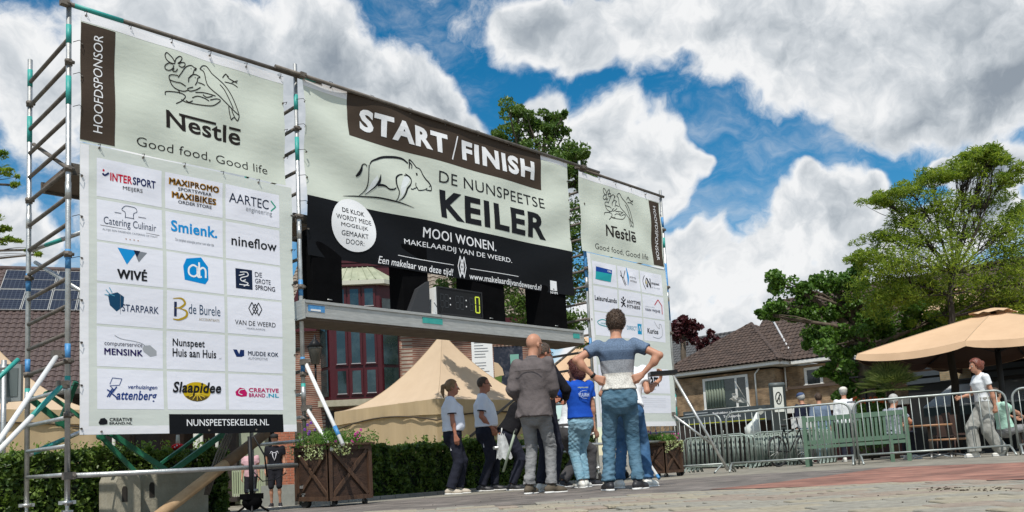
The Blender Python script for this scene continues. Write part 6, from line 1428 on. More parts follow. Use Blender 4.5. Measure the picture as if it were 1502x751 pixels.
pu = at(1345, 448, 33); parasol('faded tan parasol up on the roof terrace among the trees', pu.x+1.4, pu.y-1.1, 1.35, pu.z-.15, pu.z+.55, pu.z-2.2)
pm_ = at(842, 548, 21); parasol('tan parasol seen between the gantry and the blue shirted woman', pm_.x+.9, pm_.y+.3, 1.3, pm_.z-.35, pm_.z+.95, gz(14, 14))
# cafe building
Xc = at(1420, 600, 25).x
cafe = thing('cafe_building', 'dark cafe front with a long grey awning behind the parasols', 'building', (Xc, 2, gz(Xc, 2)))
yy = lambda px, X: on_x(px, 600, X).y
zc = lambda px, py, X: on_x(px, py, X).z
m = MB(); m.box((Xc, -6, gz(Xc, 2)-.3), (Xc+6, yy(1335, Xc), zc(1420, 540, Xc))); m.build('front', mat('cafe_dark', (.010, .011, .012), .5, c2=(.03, .03, .03), vscale=1.2), cafe)
zA, zB = zc(1425, 562, Xc), zc(1425, 592, Xc-2.4)
m = MB(); m.prism([(Xc-.01, -6, zA), (Xc-2.6, -6, zB), (Xc-2.6, -6, zB-.05), (Xc-.01, -6, zA-.05)], (0, yy(1338, Xc)+6-1.2, 0)); m.build('awning', mat('awning_cloth', (.46, .48, .49), .8, c2=(.52, .54, .55), vscale=1.5), cafe)
m = MB(); m.box((Xc-2.62, -6, zB-.28), (Xc-2.58, yy(1338, Xc)-1.2, zB-.04)); m.build('awning_valance', mat('valance_teal', (.035, .06, .065), .7), cafe)
for i in range(4):
    z = zA+.12+i*.22; m = MB(); m.box((Xc-.12-.0*i, -6, z), (Xc-.002, yy(1335, Xc)-.2*i, z+.15)); m.build('cladding_board', mat('slate_board', (.06, .075, .09), .5), cafe)
m = MB(); m.box((Xc-.14, yy(1432, Xc), zA+.15), (Xc-.122, yy(1386, Xc), zA+1.0)); m.build('brick_panel', brick_mat('tan_brick', (.30, .22, .12), (.40, .30, .18), (.3, .27, .2), axis='y'), cafe)
for i in range(7): m = MB(); m.box((Xc-.06, -4+i*1.6, gz(Xc, 2)), (Xc-.004, -3.92+i*1.6, zB)); m.build('door_post', mat('post_grey', (.08, .09, .09), .5), cafe)
# roof terrace wall and timber fence among the trees
tw0 = at(1330, 470, 34); rt = thing('roof_terrace', 'roof terrace with brown vertical boards behind the big tree', 'terrace', (tw0.x, tw0.y, 3)); u_ = Vector((_r0[0], _r0[1], 0)); f_ = Vector((-u_.y, u_.x, 0)); Wd = (1560-1330)*34/F_PX
m = MB(); z0_ = at(1420, 540, 34).z; z1_ = at(1420, 468, 34).z; m.prism([Vector((tw0.x, tw0.y, z0_)), Vector((tw0.x, tw0.y, z0_))+u_*Wd, Vector((tw0.x, tw0.y, z0_))+u_*Wd+f_*5, Vector((tw0.x, tw0.y, z0_))+f_*5], (0, 0, z1_-z0_)); m.build('wall', mat('terrace_wall', (.10, .06, .04), .8, var=.3), rt)
for i in range(34): m = MB(); o_ = Vector((tw0.x, tw0.y, z1_-.1))+u_*(2.6+i*.12)-f_*.02; m.prism([o_, o_+u_*.10, o_+u_*.10-f_*.02, o_-f_*.02], (0, 0, 1.25)); m.build('board', mat('terrace_board', (.11, .075, .06), .7, var=.3), rt)
m = MB(); 
for i in range(12): o_ = Vector((tw0.x, tw0.y, z1_))+u_*(.2*i); m.tube([o_, o_+Vector((0, 0, .9))], .015, 5)
m.build('railing_bars', galv_dark, rt, kind='stuff')
# cafe tables and chairs
tabw = mat('table_wood', (.30, .15, .07), .5, c2=(.42, .23, .12), vscale=5)
def table(label, px, py, d, r):
    p = at(px, py, d); z0 = gz(p.x, p.y); t = thing('cafe_table', label, 'table', (p.x, p.y, z0), 0, 'round cafe tables'); m = MB(); m.tube([(p.x, p.y, p.z-.035), (p.x, p.y, p.z)], r, 24); m.build('tabletop', tabw, t); m = MB(); m.tube([(p.x, p.y, z0+.03), (p.x, p.y, p.z-.035)], .03, 8); m.build('column', galv_dark, t)
    for a in (.3, 1.87, 3.44, 5.01): m = MB(); m.tube([(p.x, p.y, z0+.10), (p.x+.32*math.cos(a), p.y+.32*math.sin(a), z0+.02)], .018, 6); m.build('foot', galv, t)
table('wooden cafe table in front of the seated grey haired man', 1362, 623, 16.6, .42); table('lower wooden cafe table right of the seated man', 1393, 643, 15.6, .36)
def chair(label, px, d, yaw):
    p = at(px, 650, d); z0 = gz(p.x, p.y); t = thing('cafe_chair', label, 'chair', (p.x, p.y, z0), yaw, 'dark cafe chairs'); mm = mat('chair_rattan', (.05, .025, .018), .6, var=.3)
    m = MB(); m.box((-.22, -.22, .43), (.22, .22, .47)); m.build('seat', mm, t, local=True); m = MB(); m.prism([(-.2, .20, .47), (.2, .20, .47), (.22, .26, .9), (-.22, .26, .9)], (0, .025, 0)); m.build('backrest', mm, t, local=True)
    for sx in (-1, 1):
        for sy in (-1, 1): m = MB(); m.tube([(sx*.2, sy*.2, .43), (sx*.23, sy*.23, 0)], .014, 6); m.build('leg', mm, t, local=True)
chair('dark cafe chair right of the low wooden table', 1412, 17.2, .6); chair('dark cafe chair under the walking woman', 1385, 18.5, 2.2); chair('dark cafe chair behind the seated grey haired man', 1322, 17.6, -1.2); chair('dark cafe chair at the far right behind the last barrier', 1480, 16.5, .3)
# street lamps on the right
def lamp(label, px, py, d, h=.5):
    p = at(px, py, d); z0 = gz(p.x, p.y); t = thing('street_lamp', label, 'street lamp', (p.x, p.y, z0), 0, 'lantern style street lamps'); m = MB(); m.tube([(p.x, p.y, z0), (p.x, p.y, p.z)], .045, 8); m.build('post', black_p, t); m = MB(); m.tube([p, p+Vector((0, 0, h))], [.12, .21], 6); m.build('lamp_glass', mat('old_glass', (.1, .1, .09)), t); m = MB(); m.tube([p+Vector((0, 0, h)), p+Vector((0, 0, h+.18)), p+Vector((0, 0, h+.25))], [.26, .08, .02], 6); m.build('lamp_hood', black_p, t)
lamp('old lantern lamp hanging in front of the thick trunk', 1246, 542, 25)
t = thing('sign_post', 'dark post with a thin crossbar beside the palm behind the bench', 'post', gpt(1268, 640, 20)); p = at(1268, 553, 20); m = MB(); m.tube([Vector((p.x, p.y, gz(p.x, p.y))), p], .03, 8); m.build('post', black_p, t); m = MB(); m.tube([at(1246, 554, 20), at(1295, 551, 20)], .02, 6); m.build('crossbar', black_p, t)
# ------------------------------------------------------------------ trees
lf1 = leaf_mat('lime_leaf', (.045, .11, .016), (.13, .24, .04), .3, 6)
lf2 = leaf_mat('locust_leaf', (.10, .175, .018), (.32, .39, .055), .42, 7)
lf3 = leaf_mat('beech_leaf', (.035, .008, .012), (.09, .02, .025), .25, 5)
lf4 = leaf_mat('oak_leaf', (.05, .11, .02), (.15, .23, .05), .3, 5)
b = gpt(795, 690, 17.5)
tree('broadleaf_tree', 'green tree rising behind the start finish banner', 'tree', b, at(790, 300, 17.5), .16,
     px_clumps([(758, 195, 30), (772, 175, 22), (785, 230, 42), (752, 230, 30), (812, 190, 20), (818, 215, 30), (830, 240, 34), (800, 262, 40), (845, 230, 20), (735, 205, 14), (758, 165, 12), (815, 172, 12), (847, 262, 26), (775, 300, 40), (830, 310, 40), (700, 290, 42, -.3), (650, 300, 40, -.5), (690, 240, 25, -.2), (760, 370, 44), (810, 390, 44), (842, 350, 30), (760, 440, 34, .3), (835, 430, 36, .3), (790, 455, 34), (840, 470, 30), (660, 415, 26, .6), (700, 420, 22, .8), (615, 260, 35, -.7), (660, 235, 22, -.5), (655, 258, 24, 1.3), (688, 268, 26, 1.0), (712, 300, 24, .6), (640, 285, 20, 1.5), (672, 300, 18, 1.2), (705, 340, 22, .8)], 17.5), lf4, .085, 1000, .5, .1, seed=11, sub=7)
b = gpt(1406, 640, 21.5)
LOC = [(1455, 228, 20, 0, .7), (1425, 240, 24, 0, .7), (1447, 232, 26, 0, .45), (1410, 250, 32, 0, .4), (1370, 262, 30, 0, .35), (1330, 278, 34, 0, .3), (1300, 290, 28, 0, .3), (1480, 262, 30, 0, .35), (1385, 300, 50, 0, .35), (1440, 290, 44, .4, .35), (1330, 318, 40, .3, .3), (1352, 345, 46, 0, .35), (1410, 340, 50, .5, .4), (1470, 335, 44, 0, .4), (1500, 310, 30, .5, .4), (1300, 345, 30, .3, .3), (1330, 385, 52, 0, .4), (1395, 390, 52, -.3, .45), (1460, 390, 50, .2, .45), (1290, 400, 40, .2, .4), (1510, 380, 50, 0, .5), (1270, 375, 26, .2, .4), (1360, 430, 40, .8, .5), (1440, 440, 50, .8, .5), (1500, 440, 40, .5, .5), (1550, 340, 60, .2, .5), (1295, 440, 34, .5, .5), (1560, 420, 60, .2, .5), (1340, 415, 40, .6, .5), (1400, 425, 44, .9, .5), (1470, 420, 44, .2, .5), (1310, 430, 36, .2, .5), (1385, 455, 30, 1.2, .5), (1440, 455, 34, 1.4, .5), (1490, 452, 34, 1, .5), (1455, 222, 14, 0, .4), (1430, 228, 16, 0, .4)]
tree('honey_locust_tree', 'tall feathery light green tree above the cafe parasols', 'tree', b, at(1398, 400, 21.5), .115, [(c, (r[0]*.9, r[1]*.9, r[2]*1.25)) for c, r in px_clumps(LOC, 21.5)], lf2, .125, 1250, .22, .45, .25, seed=21, sub=14, lr=.20, tw=.4, barkm=mat('dark_bark', (.035, .028, .022), .9, bump=.6))
b = gpt(1272, 640, 24)
POL = [(1150, 420, 26), (1180, 430, 24), (1135, 450, 20), (1165, 455, 26), (1190, 460, 18), (1120, 462, 10), (1200, 480, 22), (1212, 410, 20), (1235, 425, 30), (1225, 455, 26), (1255, 405, 22), (1262, 440, 34), (1220, 500, 30), (1250, 500, 34), (1280, 470, 34), (1300, 500, 28), (1240, 540, 26), (1258, 570, 24), (1235, 580, 14), (1290, 545, 30), (1310, 470, 26), (1195, 500, 16), (1265, 600, 22, -.5), (1325, 480, 24), (1345, 495, 26), (1360, 510, 22), (1290, 590, 20), (1210, 545, 12), (1340, 450, 26), (1370, 470, 22), (1226, 520, 14)]
tt_ = tree('lime_tree', 'thick trunked lime tree with dense dark green clumps beside the corner house', 'tree', b, at(1262, 460, 24), .30, px_clumps(POL, 24), lf1, .115, 900, .8, .3, seed=31, sub=4)
m = MB(); limb(m, at(1262, 500, 24), at(1178, 430, 24), .14, .07, .06); limb(m, at(1268, 520, 24), at(1225, 425, 24), .16, .06, .05); limb(m, at(1266, 470, 24), at(1290, 420, 24), .12, .05, .05); m.build('limbs', bark, tt_)
for px, py, r_, d, lab in ((1002, 478, 22, 62, 'dark red copper beech rising behind the grey roof'), (1042, 497, 12, 66, 'small dark red tree just left of the brown roof')):
    b = gpt(px, 640, d); tree('copper_beech', lab, 'tree', b, at(px, py+20, d), .35, px_clumps([(px-8, py+4, r_*.6), (px+9, py+2, r_*.6), (px, py-6, r_*.6), (px-14, py+12, r_*.5), (px+12, py+14, r_*.55), (px, py+16, r_*.8), (px+18, py+22, r_*.4)], d), lf3, .34, 260, .7, seed=px, sub=4, group='dark red trees on the skyline')
b = gpt(1075, 640, 70); tree('far_tree', 'pale green treetop behind the ridge of the corner house', 'tree', b, at(1078, 510, 70), .3, px_clumps([(1070, 500, 10), (1082, 494, 9), (1060, 503, 7)], 70), lf4, .35, 160, .7, seed=5)
# branch hanging in at the left from a tree outside the picture
b = gpt(-330, 700, 12); BR = [(2, 228, 10, 0, .5), (10, 252, 12, 0, .5), (-8, 245, 20, 0, .5), (20, 272, 6, 0, .5), (-6, 318, 14, 0, .4), (8, 335, 10, 0, .5), (20, 352, 8, 0, .4), (-14, 350, 20, 0, .5), (44, 366, 7, 0, .4), (56, 373, 5, .0, .4)] + [(-60-30*i, 240+40*((i*7) % 5), 44, .2*i % 1, .6) for i in range(8)]
tree('left_tree', 'leafy branches reaching in at the left edge from a tree outside', 'tree', b, at(-260, 300, 12), .2, px_clumps(BR, 12), lf2, .075, 230, .26, .3, .2, seed=41, sub=4, lr=.12, tw=.3)
# palm
b = gpt(1310, 640, 19.5); t = thing('palm', 'fan palm with spiky green leaves under the big parasol', 'palm', b); top = at(1306, 572, 19.5); m = MB(); m.tube([b, b.lerp(top, .5), top], [.11, .10, .09], 10); m.build('trunk', mat('palm_fibre', (.06, .04, .025), .95, bump=1), t)
rg = np.random.default_rng(4)
pf = leaf_mat('palm_leaf', (.08, .13, .03), (.24, .28, .09), .2, 12)
for i in range(30):
    el = rg.uniform(-.35, 1.45); az = rg.uniform(0, 6.28); L_ = .72; d = Vector((math.cos(az)*math.cos(el), math.sin(az)*math.cos(el), math.sin(el))); hub = top+d*.28; m = MB(); m.tube([top, hub], .008, 4)
    sd_ = d.cross(Vector((0, 0, 1))).normalized(); up_ = sd_.cross(d)
    for k in range(15):
        a = (k-7)/7*1.35; dd = (d*math.cos(a)+sd_*math.sin(a)); w_ = up_.cross(dd).normalized()*.011; e = hub+dd*L_*.75+Vector((0, 0, -.05)); m.add([hub-w_*.3, hub+w_*.3, hub+dd*L_*.45+w_, e, hub+dd*L_*.45-w_], [(0, 1, 2, 3, 4)])
    m.build('frond', pf, t)
# low planting and orange flowers right of the lime tree
rg = np.random.default_rng(9); pts = [ellipsoid_pts(500, at(px, py, 20.5), (.5, .5, .4), .1, rg) for px, py in ((1262, 610), (1285, 615), (1300, 625), (1275, 640))]; V, Fq = leaves(np.concatenate(pts), .09, .6, rg=rg); t = thing('shrub', 'leafy shrub with orange flowers behind the right end of the bench', 'shrub', gpt(1280, 640, 20.5)); np_mesh('foliage', V, Fq, lf1, t, kind='stuff')
for _ in range(26):
    p = at(rg.uniform(1252, 1304), rg.uniform(583, 592), 20.1); m = MB(); m.ball(p, .035, 6, 4); m.build('flower', ink((.45, .10, .03)), t)
# ------------------------------------------------------------------ people: smooth implicit bodies
def _n(v): v = np.asarray(v, float); return v/(np.linalg.norm(v)+1e-12)
class SDF:
    def __init__(s, lo, hi, h):
        s.h = h; s.lo = np.array(lo, float); s.n = np.ceil((np.array(hi)-s.lo)/h).astype(int)+1
        s.D = np.full(s.n, .5, dtype=np.float32)
    def region(s, lo, hi):
        a = np.clip(((np.array(lo)-s.lo)/s.h).astype(int)-1, 0, s.n-1); b = np.clip(((np.array(hi)-s.lo)/s.h).astype(int)+2, 1, s.n)
        sl_ = tuple(slice(i, j) for i, j in zip(a, b))
        g = [s.lo[i]+s.h*np.arange(a[i], b[i], dtype=np.float32) for i in range(3)]
        return sl_, np.meshgrid(*g, indexing='ij', sparse=True)
    def comb(s, sl_, d, k):
        o = s.D[sl_]
        if k <= 0: s.D[sl_] = np.minimum(o, d)
        else: hh = np.maximum(k-np.abs(o-d), 0)/k; s.D[sl_] = np.minimum(o, d)-hh*hh*k*.25
    def cap(s, a, b, ra, rb, k=.02, cut=None):
        a = np.array(a, float); b = np.array(b, float); R = max(ra, rb)+k+.02
        sl_, (X, Y, Z) = s.region(np.minimum(a, b)-R, np.maximum(a, b)+R)
        ab = b-a; L2 = max(ab@ab, 1e-9); px, py, pz = X-a[0], Y-a[1], Z-a[2]
        t = np.clip((px*ab[0]+py*ab[1]+pz*ab[2])/L2, 0, 1); d = np.sqrt((px-t*ab[0])**2+(py-t*ab[1])**2+(pz-t*ab[2])**2)-(ra+(rb-ra)*t)
        if cut is not None:
            dr = ab/np.sqrt(L2); e = b if cut == 1 else a; sg = 1 if cut == 1 else -1
            d = np.maximum(d, sg*((X-e[0])*dr[0]+(Y-e[1])*dr[1]+(Z-e[2])*dr[2]))
        s.comb(sl_, d, k)
    def ell(s, c, r, k=.02, R=None, sub=False):
        c = np.array(c, float); r = np.array(r, float); m = r.max()+k+.02
        sl_, (X, Y, Z) = s.region(c-m, c+m); x, y, z = X-c[0], Y-c[1], Z-c[2]
        if R is not None: x, y, z = R[0][0]*x+R[1][0]*y+R[2][0]*z, R[0][1]*x+R[1][1]*y+R[2][1]*z, R[0][2]*x+R[1][2]*y+R[2][2]*z
        q = np.sqrt((x/r[0])**2+(y/r[1])**2+(z/r[2])**2); q2 = np.sqrt((x/r[0]**2)**2+(y/r[1]**2)**2+(z/r[2]**2)**2)+1e-9
        d = q*(q-1)/q2
        if sub: s.D[sl_] = np.maximum(s.D[sl_], -d)
        else: s.comb(sl_, d, k)
    def torso(s, base, axis, side, tab, k=.03, lo=None, hi=None, infl=0.):
        """tab: (height along axis, half width, half depth, depth offset)"""
        base = np.array(base, float); ax = _n(axis); sd = _n(side); fw = np.cross(ax, sd)
        T = np.array(tab); top = base+ax*T[-1][0]; m = T[:, 1].max()+infl+k+.06
        sl_, (X, Y, Z) = s.region(np.minimum(base+ax*T[0][0], top)-m, np.maximum(base, top)+m); x, y, z = X-base[0], Y-base[1], Z-base[2]
        t = x*ax[0]+y*ax[1]+z*ax[2]; u = x*sd[0]+y*sd[1]+z*sd[2]; v = x*fw[0]+y*fw[1]+z*fw[2]
        a = np.interp(t, T[:, 0], T[:, 1])+infl; b = np.interp(t, T[:, 0], T[:, 2])+infl; o = np.interp(t, T[:, 0], T[:, 3])
        q = (np.abs(u/a)**2.3+np.abs((v-o)/b)**2.3)**(1/2.3); d = (q-1)*np.minimum(a, b)
        d = np.maximum(d, np.maximum(T[0][0]-t, t-T[-1][0]))
        s.comb(sl_, d.astype(np.float32), k)
    def cutz(s, below=None, above=None):
        z = s.lo[2]+s.h*np.arange(s.n[2]); 
        if below is not None: s.D = np.maximum(s.D, (below-z)[None, None, :].astype(np.float32))
        if above is not None: s.D = np.maximum(s.D, (z-above)[None, None, :].astype(np.float32))
    def wrinkle(s, amp, fx, fz, ph=0.):
        X = (s.lo[0]+s.h*np.arange(s.n[0]))[:, None, None]; Y = (s.lo[1]+s.h*np.arange(s.n[1]))[None, :, None]; Z = (s.lo[2]+s.h*np.arange(s.n[2]))[None, None, :]
        w = np.sin(fz*Z*.8+4.5*np.sin(fx*X*1.4+1.3*ph+Z*5)+3.5*np.sin(fx*Y*1.5+.7-Z*7)+ph)*.55+np.sin(fz*1.3*Z+38*X*np.sin(Z*9+ph)+3*np.sin(fx*1.7*X-fx*Y)+2.1*ph)*.45
        gate = .45+.35*np.sin(Z*6.0+X*7+ph)+.5*np.exp(-((Z-.16)/.10)**2)+.35*np.exp(-((Z-.50)/.08)**2)+.3*np.exp(-((Z-.84)/.06)**2)
        s.D = s.D+(amp*w*gate).astype(np.float32)
    def mesh(s):
        D = np.pad(s.D, 1, constant_values=.5); neg = D < 0; n = D.shape
        acc = np.zeros((n[0]-1, n[1]-1, n[2]-1, 3), np.float32); cnt = np.zeros((n[0]-1, n[1]-1, n[2]-1), np.float32)
        corners = [(i, j, k) for i in (0, 1) for j in (0, 1) for k in (0, 1)]
        act = np.zeros(cnt.shape, np.int8)
        for c in corners: act += neg[c[0]:n[0]-1+c[0], c[1]:n[1]-1+c[1], c[2]:n[2]-1+c[2]]
        ids = np.argwhere((act > 0) & (act < 8)); I, J, K = ids.T
        P = np.zeros((len(ids), 3), np.float64); C = np.zeros(len(ids))
        for a in corners:
            for ax in range(3):
                if a[ax]: continue
                b = list(a); b[ax] = 1; da = D[I+a[0], J+a[1], K+a[2]]; db = D[I+b[0], J+b[1], K+b[2]]; m = (da < 0) != (db < 0)
                t = np.where(m, da/np.where(m, da-db, 1), 0)
                q = np.array([a]*1, float).repeat(len(ids), 0); q[:, ax] = t; P += q*m[:, None]; C += m
        P = P/C[:, None]+ids; idx = np.full(cnt.shape, -1, np.int32); idx[I, J, K] = np.arange(len(ids))
        V = s.lo+(P-1)*s.h; Q = []
        for ax in range(3):
            o1, o2 = (ax+1) % 3, (ax+2) % 3
            sa = [slice(1, -1)]*3; sb = [slice(1, -1)]*3; sa[ax] = slice(0, -1); sb[ax] = slice(1, None)
            A = neg[tuple(sa)]; B = neg[tuple(sb)]; e = np.argwhere(A != B)
            if not len(e): continue
            off = np.array([1, 1, 1]); off[ax] = 0; e2 = e+off; fl = A[e[:, 0], e[:, 1], e[:, 2]]
            u1 = np.zeros(3, int); u1[o1] = 1; u2 = np.zeros(3, int); u2[o2] = 1
            def g(v): return idx[v[:, 0], v[:, 1], v[:, 2]]
            q = np.stack([g(e2-u1-u2), g(e2-u2), g(e2), g(e2-u1)], 1)
            q[~fl] = q[~fl][:, ::-1]; Q.append(q)
        Q = np.concatenate(Q); return V, Q[(Q >= 0).all(1)]
def ik(root, tgt, l1, l2, pole):
    root = np.array(root, float); tgt = np.array(tgt, float); d = tgt-root; L_ = np.linalg.norm(d); L_ = min(L_, (l1+l2)*.998); dn = _n(d)
    a = (l1*l1-l2*l2+L_*L_)/(2*L_); h = math.sqrt(max(l1*l1-a*a, 0)); p = np.array(pole, float); p = _n(p-dn*(p@dn)); return root+dn*a+p*h, root+dn*L_
def rotm3(yaw=0, pitch=0, roll=0):
    return np.array(Matrix.Rotation(yaw, 3, 'Z') @ Matrix.Rotation(pitch, 3, 'X') @ Matrix.Rotation(roll, 3, 'Y'))
def smooth_np(V, Q, it=1):
    n = len(V)
    for _ in range(it):
        A = np.zeros_like(V); c = np.zeros(n)
        for i in range(4):
            a, b = Q[:, i], Q[:, (i+1) % 4]; np.add.at(A, a, V[b]); np.add.at(c, a, 1)
        V = V*.45+A/np.maximum(c, 1)[:, None]*.55
    return V
def put(s, name, m, par, it=1, **tags):
    V, Q = s.mesh(); V = smooth_np(V, Q, it); return np_mesh(name, V, Q, m, par, smooth=True, off=1, **tags)
skin = mat('skin', (.44, .22, .14), .5, c2=(.52, .27, .18), vscale=9, spec=.3); skin_red = mat('tanned_skin', (.36, .15, .095), .5, c2=(.44, .19, .12), vscale=9, spec=.3)
def fabric(name, c, c2=None, vs=6, b=.7, bs=14, st=None): return mat(name, c, .88, c2=c2 or tuple(min(1, v*1.25) for v in c), vscale=vs, bump=b, bscale=bs, spec=.15, stretch=st)
def person(label, px, d, phi, H, o, group=None, zoff=0.):
    """o: pose and outfit. phi: facing, degrees clockwise from straight away from the camera"""
    g0 = at(px, 650, d); X0, Y0 = g0.x, g0.y
    t = thing('person', label, 'person', (X0, Y0, gz(X0, Y0)+zoff), -math.radians(45.637+phi), group); sc = H/1.75; t.scale = (sc, sc, sc)
    g = o.get; h = g('h', .010); hc = g('hc', h*1.3); sk = g('skin', skin); w = g('girth', 1.0)
    P0 = np.array(g('pelvis', (0, 0, .93)), float); R = rotm3(g('tyaw', 0), -g('lean', .03), g('troll', 0))
    def up(v): return P0+R@np.array(v, float)
    hip = {s: P0+np.array((s*.088, 0, -.02)) for s in (-1, 1)}
    ft = g('feet', {-1: (-.10, .02), 1: (.10, .02)}); fz = g('footz', {-1: 0., 1: 0.}); fd = g('footdir', {-1: -.15, 1: .15})
    leg = {}
    for s in (-1, 1):
        an = np.array((ft[s][0], ft[s][1], .085+fz[s])); kn, an = ik(hip[s], an, .43, .425, g('kneepole', {-1: (0, 1, 0), 1: (0, 1, 0)})[s]); leg[s] = (kn, an)
    sh = {s: up((s*.178*w**.5, -.01, .485)) for s in (-1, 1)}; arm = {}
    hd = g('hands', {})
    for s in (-1, 1):
        spec = hd.get(s, {}); tg = spec.get('at', (s*.24, .04, .78)); el, wr_ = ik(sh[s], tg, .285, .255, spec.get('pole', (s*.3, -1, -.2))); fdir = _n(wr_-el)
        arm[s] = (el, wr_, _n(spec.get('dir', fdir)), _n(spec.get('palm', (-s, 0, 0))), spec.get('curl', .45))
    neck = up((0, -.005, .53)); hy = g('head', (0, 0, 0)); HR = R@rotm3(*hy) if g('headrel', True) else rotm3(*hy); hc_ = up((0, .012, .535))+HR@np.array((0, .022, .165))
    def hp(v): return hc_+HR@np.array(v, float)
    allp = [P0, hc_+(0, 0, .13), hc_-(.13, .13, 0), hc_+(.13, .13, 0)]+[q for s in (-1, 1) for q in (leg[s][0], leg[s][1], arm[s][0], arm[s][1]+arm[s][2]*.2, arm[s][1]-arm[s][2]*.05)]
    lo = np.min(allp, 0)-.20; hi = np.max(allp, 0)+.20; lo[2] = min(lo[2], -.02)+0; lo[2] = max(lo[2], -.03) if not g('seated') else lo[2]
    TAB = [(-.10, .15*w, .105*w, -.01), (.0, .165*w, .115*w, -.012), (.08, .155*w, .108*w, .0), (.18, .138*w, .10*w, .005), (.30, .155*w, .112*w, .004), (.40, .17*w, .115*w, .0), (.47, .155*w, .09, -.008), (.52, .085, .06, -.01), (.55, .055, .05, -.01)]
    if g('bust'): TAB[5] = (.40, .165*w, .125*w, .012); TAB[4] = (.30, .148*w, .12*w, .012)
    if g('belly'): b_ = g('belly'); TAB[2] = (.08, .16*w, .112*w+b_*.7, b_*.6); TAB[3] = (.18, .152*w, .108*w+b_*.8, b_*.7); TAB[4] = (.30, .158*w, .115*w+b_*.4, b_*.3)
    # --- body
    b = SDF(lo, hi, h); sd_ = R@np.array((1, 0, 0)); ax = R@np.array((0, 0, 1))
    b.torso(P0, ax, sd_, [(a, u*.93, v*.92, o_) for a, u, v, o_ in TAB], .03)
    for s in (-1, 1):
        kn, an = leg[s]; b.cap(hip[s], kn, .072*w, .043, .04); b.cap(kn, an, .043, .030, .02); cm = kn*.68+an*.32; b.ell(cm+(0, -.010, 0), (.042, .045, .09), .03)
        fdv = np.array((math.sin(fd[s]), math.cos(fd[s]), 0)); b.cap(an+(0, 0, -.04), an+fdv*.13+(0, 0, -.055), .035, .028, .03)
        el, wr_, dr, pn, curl = arm[s]; b.cap(sh[s], el, .044*w**.5, .034, .035); b.cap(el, wr_, .034, .023, .015); fm_ = el*.72+wr_*.28; b.ell(fm_, (.036, .036, .05), .03)
        sv_ = _n(np.cross(dr, pn)); sv_ = sv_*s*(-1) ; pn = _n(np.cross(sv_, dr))*1.0; pn = pn if pn@arm[s][3] > 0 else -pn
        for i, (of, ln) in enumerate(((-.030, .066), (-.010, .076), (.010, .070), (.028, .056))):
            kk = wr_+dr*.078+sv_*of; b.cap(wr_+sv_*of*.5, kk, .0165, .0125, .012); c1 = curl*(1+.12*i)
            d1 = dr*math.cos(c1)+pn*math.sin(c1); m1 = kk+d1*ln*.55; d2 = dr*math.cos(c1*2.1)+pn*math.sin(c1*2.1); b.cap(kk, m1, .0105, .0095, .004); b.cap(m1, m1+d2*ln*.55, .0095, .0080, .004)
        tb = wr_+dr*.025-sv_*.022; td = _n(dr*.75-sv_*.55+pn*.35); b.cap(tb, tb+td*.045, .014, .0115, .012); b.cap(tb+td*.045, tb+td*.045+_n(dr*.9+pn*.4)*.035, .011, .009, .005)
    b.cap(up((0, -.012, .47)), hp((0, -.02, -.07)), .056, .052, .03)
    b.ell(hp((0, -.012, .03)), (.075, .094, .098), .02, HR.T.T if False else HR.T.T); b.ell(hp((0, .018, -.045)), (.056, .068, .072), .035, HR)
    b.ell(hp((0, .060, -.085)), (.026, .022, .020), .02, HR); b.cap(hp((0, .086, .012)), hp((0, .108, -.028)), .009, .0145, .012)     # chin, nose
    b.cap(hp((-.034, .076, .030)), hp((.034, .076, .030)), .010, .010, .012); b.cap(hp((-.018, .083, -.062)), hp((.018, .083, -.062)), .006, .006, .008)
    for s in (-1, 1): b.ell(hp((s*.076, -.012, -.010)), (.010, .019, .030), .006, HR); b.ell(hp((s*.033, .086, .010)), (.014, .010, .009), .002, HR, sub=True)
    if g('body_wr'): b.wrinkle(.001, 20, 20)
    put(b, 'body', sk, t, 1)
    if d < 15 and not g('noface'):
        for s in (-1, 1):
            e = MB(); e.ball(hp((s*.033, .074, .008)), .0108, 8, 6); eo = e.build('eye', ink((.6, .58, .55)), t, local=True); e = MB(); e.ball(hp((s*.033, .0825, .008)), .0055, 6, 4); e.build('iris', ink((.03, .02, .015)), eo, local=True)
        e = MB(); e.tube([hp((-.024, .084, -.058)), hp((0, .092, -.060)), hp((.024, .084, -.058))], .0045, 5); e.build('lips', mat('lips', (.33, .10, .08), .5), t, local=True)
    # --- trousers
    tr = g('trousers')
    if tr:
        q = SDF(lo, hi, hc); lz = tr.get('loose', .016); rw = tr.get('wide', 0.)
        q.torso(P0, (0, 0, 1), (1, 0, 0), [(-.20, .05*w, .06*w, -.01), (-.13, .115*w, .10*w, -.012), (-.04, .152*w, .112*w, -.012), (.02, .152*w, .110*w, -.008), (tr.get('top', .10), .148*w, .106*w, 0)], .03, infl=lz*.6)
        for s in (-1, 1):
            kn, an = leg[s]; e = kn+(an-kn)*tr.get('len', .97)
            q.cap(hip[s]+(0, 0, -.03), kn, .083*w+lz*.6+rw*.3, .056+lz+rw*.5, .04); q.ell(hip[s]+(0, -.045, -.035), (.076*w, .060*w, .085), .04)
            if tr.get('len', .97) > .15: q.cap(kn, e, .055+lz+rw*.5, .044+lz*1.1+rw, .02, cut=1)
            if tr.get('fold'): q.cap(e+(0, 0, .06), e+(0, 0, .01), .05+lz+rw, .056+lz+rw, .01, cut=1)
        q.wrinkle(tr.get('wr', .006), 14, tr.get('fz', 42), g('seed', 0)); put(q, tr.get('name', 'trousers'), tr['m'], t, 1)
    # --- shoes
    sh_ = g('shoes')
